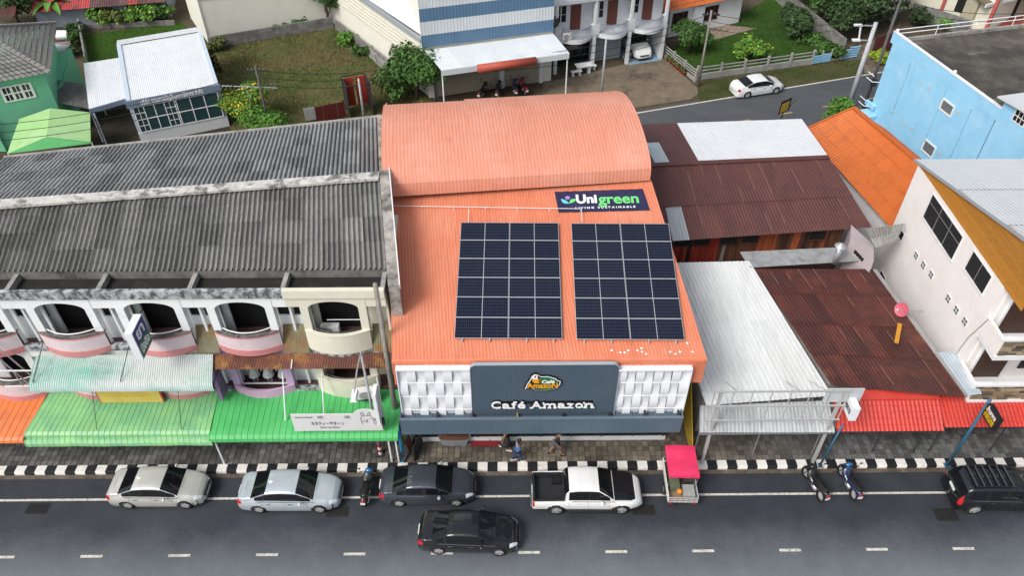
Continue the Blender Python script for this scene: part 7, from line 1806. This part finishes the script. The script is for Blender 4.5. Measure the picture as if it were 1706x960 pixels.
for k in range(3): B().tube((-.7, -1.17, .58 + k * .16), (.7, -1.17, .58 + k * .16), .025).build('tail_rail', M_ALLOY, T)
for k in range(6): B().tube((-.68 + k * .272, -1.17, .5), (-.68 + k * .272, -1.17, .92), .016).build('tail_bar', M_ALLOY, T)
B().box(-.55, -.1, -.6, .3, .55, .95).build('crate', mat('basket_green', (.10, .13, .08), .7, .2), T); B().box(.05, .6, -1.0, -.35, .55, .8).build('crate', mat('basket_grey', (.3, .31, .3), .6, .2, 8), T)
B().ball((-.1, -.7, .72), .16).build('orange_bag', mat('orange_bag', (.55, .2, .02), .5, .1), T, smooth=True); B().box(.1, .62, -.2, .7, .55, 1.2).build('cabinet', mat('cabinet_dark', (.05, .045, .045), .5, .1), T)
for (x, y) in ((-.76, -.3), (.76, -.3), (0, 1.55)):
    w = B().lathe([(.2, -.045), (.27, -.05), (.295, 0), (.27, .05), (.2, .045)], (0, 0, 0), 'x', 18).build('wheel', RUBBER, T, smooth=True, loc=(x, y, .295)); B().lathe([(.2, -.02), (.03, -.03), (0, -.03)], (0, 0, 0), 'x', 14).build('rim', M_ALLOY, w)
B().tube((0, 1.55, .3), (0, 1.3, 1.05), .04).build('fork', M_CHROME, T); B().path([(-.35, 1.2, 1.06), (0, 1.3, 1.08), (.35, 1.2, 1.06)], .02).build('handlebar', M_TRIM, T); B().box(-.16, .16, .55, 1.05, .75, .85).build('saddle', M_TRIM, T)
for s in (-1, 1): B().ball((s * .55, -1.2, .5), .09, .03, .06).build('tail_light', M_RED, T)
# ================================================================ STREET FURNITURE
# Japanese shop board on the green awning
bx0, bx1 = atY(487, 704, 22.62).x, atY(636, 704, 22.62).x; bz0, bz1 = atY(560, 719, 22.6).z, atY(560, 692, 22.6).z
T = thing('shop_board', 'long white shop board with Japanese lettering on the bright green awning', 'sign', ((bx0 + bx1) / 2, 22.66, bz0)); w, h = bx1 - bx0, bz1 - bz0
M_BRD = mat('board_white', (.66, .66, .65), .45, .02, 2); M_INK = mat('ink_grey', (.06, .06, .065), .6, 0)
B().box(-w / 2, w / 2, -.03, .03, 0, h).build('panel', M_BRD, T)
text_mesh('lettering', 'モタティーサターン', .3, M_INK, T, frame_M((-w * .11, -.036, h * .44), (1, 0, 0), (0, 0, 1)), .006, bold=.006, width=w * .37)
text_mesh('lettering', 'Mota Tea Saturn', .14, M_INK, T, frame_M((-w * .09, -.036, h * .22), (1, 0, 0), (0, 0, 1)), .006, bold=.003, width=w * .22)
text_mesh('lettering', 'Have it minimal', .13, M_INK, T, frame_M((-w * .36, -.036, h * .84), (1, 0, 0), (0, 0, 1)), .006, bold=.003, width=w * .19)
rx0, rx1 = w * .5 - 1.28, w * .5 - .02; rz0, rz1 = .22, h + .42; pts = [(rx0, -.06, rz0), (rx1, -.06, rz0)]
for k in range(13): t = math.pi * k / 12; pts.append(((rx0 + rx1) / 2 + (rx1 - rx0) / 2 * math.cos(t), -.06, rz1 - .5 + .5 * math.sin(t)))
B().prism(pts, (0, .028, 0)).build('emblem_panel', M_BRD, T)
cx, cz = (rx0 + rx1) / 2, (rz0 + rz1) / 2 - .05; ln = B(); s_ = .34
def pl(pp): ln.path([(cx + x * s_, -.066, cz + z * s_) for x, z in pp], .013, 5)
pl([(-.75, -1), (-.85, .3), (-.7, .7), (-.5, .85), (.4, .85), (.7, .6), (.8, .1), (.95, -1)]); pl([(-.55, .85), (-.75, 1.35), (-.6, 1.55), (-.35, 1.3), (-.3, .88)]); pl([(.2, .88), (.25, 1.35), (.5, 1.55), (.6, 1.3), (.4, .85)])
pl([(-.5, .2), (-.35, .15)]); pl([(.4, .2), (.55, .15)]); pl([(-.1, .05), (.05, -.05), (.2, .05)]); pl([(-.75, -.4), (-.1, -.25), (.1, -.4), (-.3, -.7)]); pl([(.85, .1), (1.1, .3), (1.25, .05), (1.0, -.2), (1.3, -.5), (1.15, -.9), (.95, -.8)])
ln.build('line_drawing', M_INK, T)
for x in (-w * .18, w * .12): B().box(x - .08, x + .08, -.12, -.03, h - .16, h - .06).build('spot_lamp', STEEL, T)
for x in (-w * .45, 0, w * .45): B().bar((x, .02, .05), (x, .35, -.02), .04, .04).build('bracket', STEEL, T)
# upright white slab sign and its green-white posts
p = atY(634, 705, 22.75)
T = thing('blade_sign', 'narrow white upright sign standing on the green awning edge', 'sign', (p.x, 22.75, p.z)); hz = atY(632, 650, 22.75).z - p.z
B().box(-.08, .08, -.35, .35, .3, hz).build('panel', WHITE_P, T); B().tube((.12, .3, 0), (.12, .3, hz + .5), .03).build('pole', WHITE_M, T); B().box(-.04, .2, -.1, .1, -.1, .3).build('base', DKSTEEL, T)
# street lamp
b0 = at(634, 757, .2); hz = atY(606, 587, b0.y).z
T = thing('street_lamp', 'grey street lamp rising through the bright green awning', 'street lamp', (b0.x, b0.y, .2))
M_LPOLE = mat('lamp_pole_grey', (.32, .34, .36), .5, .08)
B().tube((0, 0, 0), (0, 0, hz - .2), .085, .05, 12).build('pole', M_LPOLE, T, smooth=True)
for k in range(4): B().lathe([(.1, .05 + k * .2), (.1, .25 + k * .2)], n=12).build('base_band', M_RED if k % 2 else M_PLATE, T)
B().box(-.2, .2, -.2, .2, 0, .04).build('base_plate', DKSTEEL, T)
hd = at(590, 660, hz - .1) - Vector((b0.x, b0.y, .2))
B().path([(0, 0, hz - .25), (hd.x * .5, hd.y * .5, hz - .05), (hd.x, hd.y, hz - .25)], .035).build('arm', M_LPOLE, T)
B().hexa([(hd.x - .14, hd.y - .3, hz - .36), (hd.x + .14, hd.y - .3, hz - .36), (hd.x + .14, hd.y + .3, hz - .36), (hd.x - .14, hd.y + .3, hz - .36)], [(hd.x - .1, hd.y - .25, hz - .22), (hd.x + .1, hd.y - .25, hz - .22), (hd.x + .1, hd.y + .3, hz - .2), (hd.x - .1, hd.y + .3, hz - .2)]).build('lamp_head', WHITE_P, T)
# utility poles
M_CPOLE = mat('pole_concrete', (.24, .225, .20), .9, .15, 3, dirt=(.10, .09, .08), dscale=1.4, dlo=.5, dhi=.75)
M_DPOLE = mat('pole_dark', (.10, .095, .09), .9, .2, 3)
def pole(label, base, topp, z0=0., r=.13, m=None, arms=1, height=None, rings=True):
    a = at(*base, z0)
    if height is None:
        # the top stands straight above the base
        d = ray(*topp); t = (a.x * d.x + a.y * d.y) / (d.x * d.x + d.y * d.y); height = CAM_H + d.z * t - z0
    T = thing('utility_pole', label, 'utility pole', (a.x, a.y, z0))
    B().tube((0, 0, 0), (0, 0, height), r, r * .68, 10).build('shaft', m or M_CPOLE, T, smooth=True)
    for k in range(arms):
        z = height - .35 - k * .6; B().box(-.7, .7, -.05, .05, z - .05, z + .05).build('crossarm', DKSTEEL, T)
        for x in (-.6, -.3, .3, .6): B().lathe([(.03, z + .05), (.05, z + .1), (.03, z + .16), (.0, z + .18)], (x, 0, 0), n=8).build('insulator', mat('insulator', (.25, .2, .17), .3, .1), T)
    return T, Vector((a.x, a.y, z0 + height))
pole('weathered concrete pole between the shophouses and the cafe', (668, 740), (629, 472), .2, .15, M_CPOLE, 0)
tops = []
for (lb, b, t, m, arms) in (('dark utility pole with insulators in front of the vacant plot', (452, 222), (439, 108), M_DPOLE, 1), ('grey metal pole beside the red steel stall', (608, 205), (601, 130), mat('pole_metal', (.33, .34, .36), .5, .08), 0), ('dark slim pole beside the leafy tree at the warehouse', (727, 172), (717, 90), M_DPOLE, 1), ('pale lamp post in front of the balcony house', (1001, 170), (1004, 65), MATS['pole_metal'], 0), ('concrete utility pole at the corner of the bungalow fence', (1163, 144), (1188, 17), M_CPOLE, 1)):
    T, tp = pole(lb, b, t, 0, .12, m, arms); tops.append(tp)
T, tp = pole('tall pale steel pole with lamp brackets beside the rear road', (1412, 182), (1456, 36), 0, .23, mat('pole_pale', (.45, .46, .48), .6, .08), 0)
for k, (px, py, x) in enumerate(((1438, 28, -1.2), (1436, 52, -1.0))):
    z = tp.z - .3 - k * 1.2; B().tube((0, 0, z), (x, -.2, z + .15), .06).build('bracket_arm', MATS['pole_metal'], T); B().box(x - .5, x + .1, -.35, -.05, z + .1, z + .22).build('lamp_head', WHITE_P, T)
tops.append(tp)
T, tp2 = pole('dark utility pole behind the pale steel pole', (1433, 196), (1476, -10), 0, .14, M_DPOLE, 2); B().box(-.2, .2, -.35, -.1, 3.0, 3.6).build('meter_box', DKSTEEL, T); tops.append(tp2)
p = at(1424, 88, 0); T = thing('tube_lamp', 'white tube lamp on a slanted arm beside the pale blue fence', 'lamp', (p.x, p.y, 0)); B().tube((0, 0, 0), (0, 0, 1.4), .05).build('post', DKSTEEL, T); B().tube((0, 0, 1.2), (-.15, .1, 2.4), .09).build('tube', WHITE_P, T)
# television antenna
p = at(429, 219, 0); d = ray(418, 140); t_ = (p.x * d.x + p.y * d.y) / (d.x ** 2 + d.y ** 2); hz = CAM_H + d.z * t_
T = thing('tv_antenna', 'long television aerial on a thin mast above the yellow bush', 'antenna', (p.x, p.y, 0)); B().tube((0, 0, 0), (0, 0, hz), .03).build('mast', M_ALLOY, T)
B().tube((-1.9, .1, hz - .1), (2.4, -.1, hz - .2), .025).build('boom', M_ALLOY, T)
for k in range(13): x = -1.8 + k * .33; B().tube((x, -.3 - .02 * k, hz - .12), (x, .3 + .02 * k, hz - .12), .012, n=5).build('element', M_ALLOY, T)
# wires
def wire(label, a, b, sag, r=.022, group='power lines along the rear road'):
    a, b = Vector(a), Vector(b); n = 14; pts = [a.lerp(b, k / n) - Vector((0, 0, sag * 4 * (k / n) * (1 - k / n))) for k in range(n + 1)]
    o = B().path(pts, r, 4).build('power_line', RUBBER, None, fix=False); tag(o, label, 'power line', group); return o
a0w = at(-60, 205, 6.5)
for (u, v, sg, wh) in ((a0w, tops[0], .8, 'over the green canopy and white office'), (tops[0], tops[2], .8, 'across the vacant plot'), (tops[2], tops[4], 1.2, 'in front of the striped warehouse and balcony house'), (tops[4], tops[6], 1.0, 'along the bungalow lawn fence'), (tops[6], at(1760, 10, 9), .6, 'over the blue building terrace')):
    for dz, nm in ((-.3, 'upper'), (-.9, 'middle'), (-1.5, 'lower')): wire(nm + ' black power line strung ' + wh, Vector(u) + Vector((0, 0, dz)), Vector(v) + Vector((0, 0, dz)), sg)
# ---------------------------------------------------------------- small things on the pavement
p = at(683, 752, .2); T = thing('poster_stand', 'dark board with coloured posters leaning at the left of the cafe', 'poster stand', (p.x, p.y, .2), R(72))
Mt = Matrix.Rotation(R(-12), 4, 'X')
B().box(-.75, .75, -.03, .03, 0, 1.75).xf(Mt).build('board', DKSTEEL, T); B().box(-.55, .55, -.5, -.45, 0, 1.2).build('rear_leg', DKSTEEL, T)
for k, (x0, x1, z0, z1, c) in enumerate(((-.72, -.1, .1, .75, (.55, .57, .6)), (-.1, .35, .15, .8, (.35, .10, .08)), (-.72, -.2, .8, 1.25, (.55, .5, .2)), (-.15, .3, .85, 1.3, (.25, .4, .15)), (.35, .72, .3, .95, (.6, .6, .62)), (-.6, 0, 1.3, 1.65, (.3, .25, .2)), (.05, .65, 1.35, 1.7, (.15, .2, .3)))):
    B().box(x0 + .02, x1 - .02, -.045, -.03, z0, z1).xf(Mt).build('poster', mat('poster_%d' % k, c, .5, .35, 9), T)
    B().box(x0 + .02, x1 - .02, .03, .045, z0, z1).xf(Mt).build('poster', MATS['poster_%d' % k], T)
for k, (px, y2) in enumerate(((668, 2.7),)):
    p = at(672, 768, .2); T = thing('blue_post', 'bright blue post at the left corner of the cafe', 'post', (p.x, p.y, .2)); B().tube((0, 0, 0), (0, 0, y2), .07, n=10).build('shaft', mat('post_blue', (.02, .2, .42), .5, .05), T, smooth=True); B().box(-.12, .12, -.12, .12, 0, .03).build('base_plate', MATS['post_blue'], T)
p = at(758, 738, .2); T = thing('planter', 'boat shaped grey planter filled with red brown soil', 'planter', (p.x, p.y, .2))
prf = [(-.85, 0), (-.7, .22), (0, .28), (.7, .22), (.85, 0), (.7, -.22), (0, -.28), (-.7, -.22)]
b = B(); b.hexa  # body as a tapered hull
n = len(prf); b.v = [(x * .82, y * .8, 0) for x, y in prf] + [(x, y, .5) for x, y in prf] + [(x * .93, y * .86, .5) for x, y in prf] + [(x * .92, y * .84, .42) for x, y in prf]
for k in range(n):
    k2 = (k + 1) % n
    for q in range(3): b.f.append((q * n + k, q * n + k2, (q + 1) * n + k2, (q + 1) * n + k))
b.f.append(tuple(range(n))); b.build('trough', mat('planter_grey', (.24, .26, .27), .7, .1), T)
b = B(); b.v = [(x * .92, y * .84, .44) for x, y in prf] + [(0, 0, .5)]
for k in range(n): b.f.append((k, (k + 1) % n, n))
b.build('soil', mat('red_soil', (.16, .06, .035), .95, .3, 8), T)
p = at(808, 735, .2); T = thing('door_mat', 'dark red doormat at the cafe entrance', 'mat', (p.x, p.y, .2)); B().box(-.72, .72, -.34, .34, 0, .03).build('pile', mat('red_mat', (.22, .012, .02), .9, .15, 10), T)
for s in (-1, 1): B().box(-.72, .72, s * .34, s * .37, 0, .026).build('border', mat('mat_border', (.08, .01, .012), .9, .1), T)

# ================================================================ PEOPLE
def skin_mesh(name, verts, edges, m, parent, sub=1, root=0):
    me = bpy.data.meshes.new(name); me.from_pydata([v[:3] for v in verts], edges, [])
    o = bpy.data.objects.new(name, me); COL.objects.link(o)
    md = o.modifiers.new('skin', 'SKIN'); md.use_smooth_shade = True
    sv = me.skin_vertices[0].data
    for i, v in enumerate(verts): r = v[3]; sv[i].radius = r if isinstance(r, tuple) else (r, r)
    sv[root].use_root = True
    if sub: s = o.modifiers.new('sub', 'SUBSURF'); s.levels = sub; s.render_levels = sub
    dg = bpy.context.evaluated_depsgraph_get(); nm = bpy.data.meshes.new_from_object(o.evaluated_get(dg))
    bpy.data.objects.remove(o); bpy.data.meshes.remove(me); nm.materials.clear(); nm.materials.append(m); nm.name = name
    for p_ in nm.polygons: p_.use_smooth = True
    return inst(name, nm, parent)
M_SKIN = mat('skin', (.36, .20, .13), .6, .05); M_HAIR = mat('black_hair', (.01, .009, .009), .5, .1)
def person(label, p, rz, scale, top, bottom, kind, stride=.22, bow=.0, arms='fold', hair='long'):
    T = thing('person', label, 'person', (p.x, p.y, p.z), rz); T.scale = (scale,) * 3
    # facing +y; joints
    hp, ch, nk = Vector((0, 0, .93)), Vector((0, .01 + bow * .4, 1.30)), Vector((0, .03 + bow, 1.45))
    hd = nk + Vector((0, .05 + bow * .6, .1)); ht = hd + Vector((0, .01 + bow * .4, .13))
    J = dict(hp=(hp, (.15, .11)), sp=(Vector((0, .0, 1.1)), (.13, .095)), ch=(ch, (.155, .10)), nk=(nk, .05), hd=(hd, (.078, .095)), ht=(ht, (.075, .085)))
    for s, k in ((-1, 'L'), (1, 'R')):
        f = stride * s
        J['hi' + k] = (Vector((s * .09, 0, .88)), .085); J['kn' + k] = (Vector((s * .1, f * .55 + .03, .49)), .058); J['an' + k] = (Vector((s * .1, f - (.06 if f < 0 else 0), .09)), .036); J['to' + k] = (Vector((s * .105, f + .15, .035)), (.04, .03))
        J['sh' + k] = (ch + Vector((s * .17, 0, .08)), .055)
        if arms == 'fold': J['el' + k] = (ch + Vector((s * .23, .05, -.17)), .04); J['wr' + k] = (ch + Vector((s * .08, .22, -.12)), .028)
        else: J['el' + k] = (ch + Vector((s * .23, -s * .08, -.19)), .04); J['wr' + k] = (ch + Vector((s * .24, -s * .02 + .1, -.42)), .028)
        d = (J['wr' + k][0] - J['el' + k][0]).normalized(); J['pa' + k] = (J['wr' + k][0] + d * .07, (.034, .018))
        side = d.cross(Vector((1, 0, 0) if abs(d.x) < .7 else (0, 0, 1))).normalized()
        for q, (off, ln_) in enumerate(((-.03, .06), (-.012, .085), (.012, .09), (.03, .075))):
            J['f%d' % q + k] = (J['pa' + k][0] + d * (ln_ * .5) + side * off, .009); J['g%d' % q + k] = (J['pa' + k][0] + d * ln_ + side * off + Vector((-s * .02, .01, -.01)), .008)
        J['th' + k] = (J['wr' + k][0] + d * .05 - side * .055, .01)
    E_ = [('hp', 'sp'), ('sp', 'ch'), ('ch', 'nk'), ('nk', 'hd'), ('hd', 'ht')]
    for k in 'LR':
        E_ += [('hp', 'hi' + k), ('hi' + k, 'kn' + k), ('kn' + k, 'an' + k), ('an' + k, 'to' + k), ('ch', 'sh' + k), ('sh' + k, 'el' + k), ('el' + k, 'wr' + k), ('wr' + k, 'pa' + k), ('wr' + k, 'th' + k)]
        for q in range(4): E_ += [('pa' + k, 'f%d' % q + k), ('f%d' % q + k, 'g%d' % q + k)]
    def sk(name, names, edges, m, grow=0., over={}):
        idx = {n: i for i, n in enumerate(names)}; vs = []
        for n in names:
            v, r = J[n]; r = over.get(n, r); r = r if isinstance(r, tuple) else (r, r)
            vs.append((v.x, v.y, v.z, (r[0] + grow, r[1] + grow)))
        return skin_mesh(name, vs, [(idx[a], idx[b]) for a, b in edges if a in idx and b in idx], m, T)
    sk('body', list(J), E_, M_SKIN)
    sk('shirt' if kind != 'dress' else 'dress_top', ['hp', 'sp', 'ch', 'shL', 'elL', 'shR', 'elR'] if kind != 'dress' else ['hp', 'sp', 'ch', 'shL', 'shR'], E_, top, .016)
    if kind == 'dress':
        B().lathe([(.15, 1.0), (.19, .85), (.25, .62), (.29, .42), (.27, .42)], n=18).build('skirt', bottom, T, smooth=True)
    else:
        names = ['hp', 'hiL', 'knL', 'hiR', 'knR'] + (['anL', 'anR'] if kind == 'jeans' else [])
        sk('trousers' if kind == 'jeans' else 'shorts', names, E_, bottom, .018, {'anL': .05, 'anR': .05, 'knL': .068, 'knR': .068})
    for k in 'LR':
        a, t = J['an' + k][0], J['to' + k][0]; B().hexa([a + Vector((-.045, -.05, -.09)), a + Vector((.045, -.05, -.09)), t + Vector((.045, .04, -.035)), t + Vector((-.045, .04, -.035))], [a + Vector((-.04, -.045, -.05)), a + Vector((.04, -.045, -.05)), t + Vector((.04, .03, .0)), t + Vector((-.04, .03, .0))]).build('shoe', M_TRIM if kind == 'shorts' else M_PLATE, T)
    c = (hd + ht) / 2 + Vector((0, -.015, .035))
    hb = B().ball(c, .098, .115, .115, 14, 9); hb.v = [(x, min(y, c.y + .06 + max(0, (z - c.z)) * .5), z) for x, y, z in hb.v]; hb.build('hair', M_HAIR, T, smooth=True)
    if hair == 'long': B().hexa([c + Vector((-.08, -.1, -.3)), c + Vector((.08, -.1, -.3)), c + Vector((.07, -.05, -.3)), c + Vector((-.07, -.05, -.3))], [c + Vector((-.09, -.09, .02)), c + Vector((.09, -.09, .02)), c + Vector((.08, .0, .02)), c + Vector((-.08, .0, .02))]).build('long_hair', M_HAIR, T)
    fc = hd + Vector((0, .095, .04)); B().ball(fc + Vector((0, .005, -.015)), .014, .02, .02, 6, 4).build('nose', M_SKIN, T); B().ball(fc + Vector((0, -.005, -.055)), .025, .01, .008, 6, 4).build('mouth', mat('lip', (.3, .08, .07), .5, 0), T)
    for s in (-1, 1): B().ball(fc + Vector((s * .032, -.012, .015)), .012, .008, .008, 6, 4).build('eye', M_HAIR, T); B().ball(hd + Vector((s * .085, 0, .03)), .012, .025, .032, 6, 4).build('ear', M_SKIN, T)
    return T
M_DENIM = mat('denim', (.02, .05, .14), .8, .15, 9); M_BSH = mat('blue_shirt', (.05, .17, .42), .8, .08, 8); M_BKSH = mat('black_shirt', (.012, .012, .013), .8, .1, 8); M_GSHO = mat('grey_shorts', (.10, .11, .13), .8, .15, 8)
M_FLOR = mat('floral_dress', (.02, .02, .022), .8, .1, 8, dirt=(.5, .32, .33), dscale=9., dlo=.58, dhi=.62)
person('person in a blue shirt and jeans walking on the pavement with folded arms', at(862, 768, .2), R(-75), 1.0, M_BSH, M_DENIM, 'jeans', .2, .02, 'fold', 'long')
person('person in a black shirt and grey shorts walking with head bowed', at(926, 757, .2), R(-85), 1.05, M_BKSH, M_GSHO, 'shorts', .26, .07, 'swing', 'short')
person('person in a black floral dress walking beside the red doormat', at(843, 748, .2), R(80), .98, M_FLOR, M_FLOR, 'dress', .22, .0, 'swing', 'long')
person('person in blue at the cafe door above the red doormat', at(820, 731, .2), R(0), .98, M_BSH, M_DENIM, 'shorts', .1, .0, 'swing', 'short')

p = at(1297, 216, 0); T = thing('roadside_sign', 'small yellow and black sign beside the rear road behind the white roof', 'sign', (p.x, p.y, 0), R(35))
B().tube((0, 0, 0), (0, 0, 2.2), .05).build('post', DKSTEEL, T); B().box(-.6, .6, -.06, .0, 1.6, 2.7).build('panel', M_TRIM, T); B().box(-.5, .4, -.075, -.06, 1.7, 2.5).build('face', mat('sign_amber', (.5, .3, .03), .5, .2, 3), T); B().tube((.6, 0, 1.8), (1.3, 0, 2.3), .04).build('arm', DKSTEEL, T)
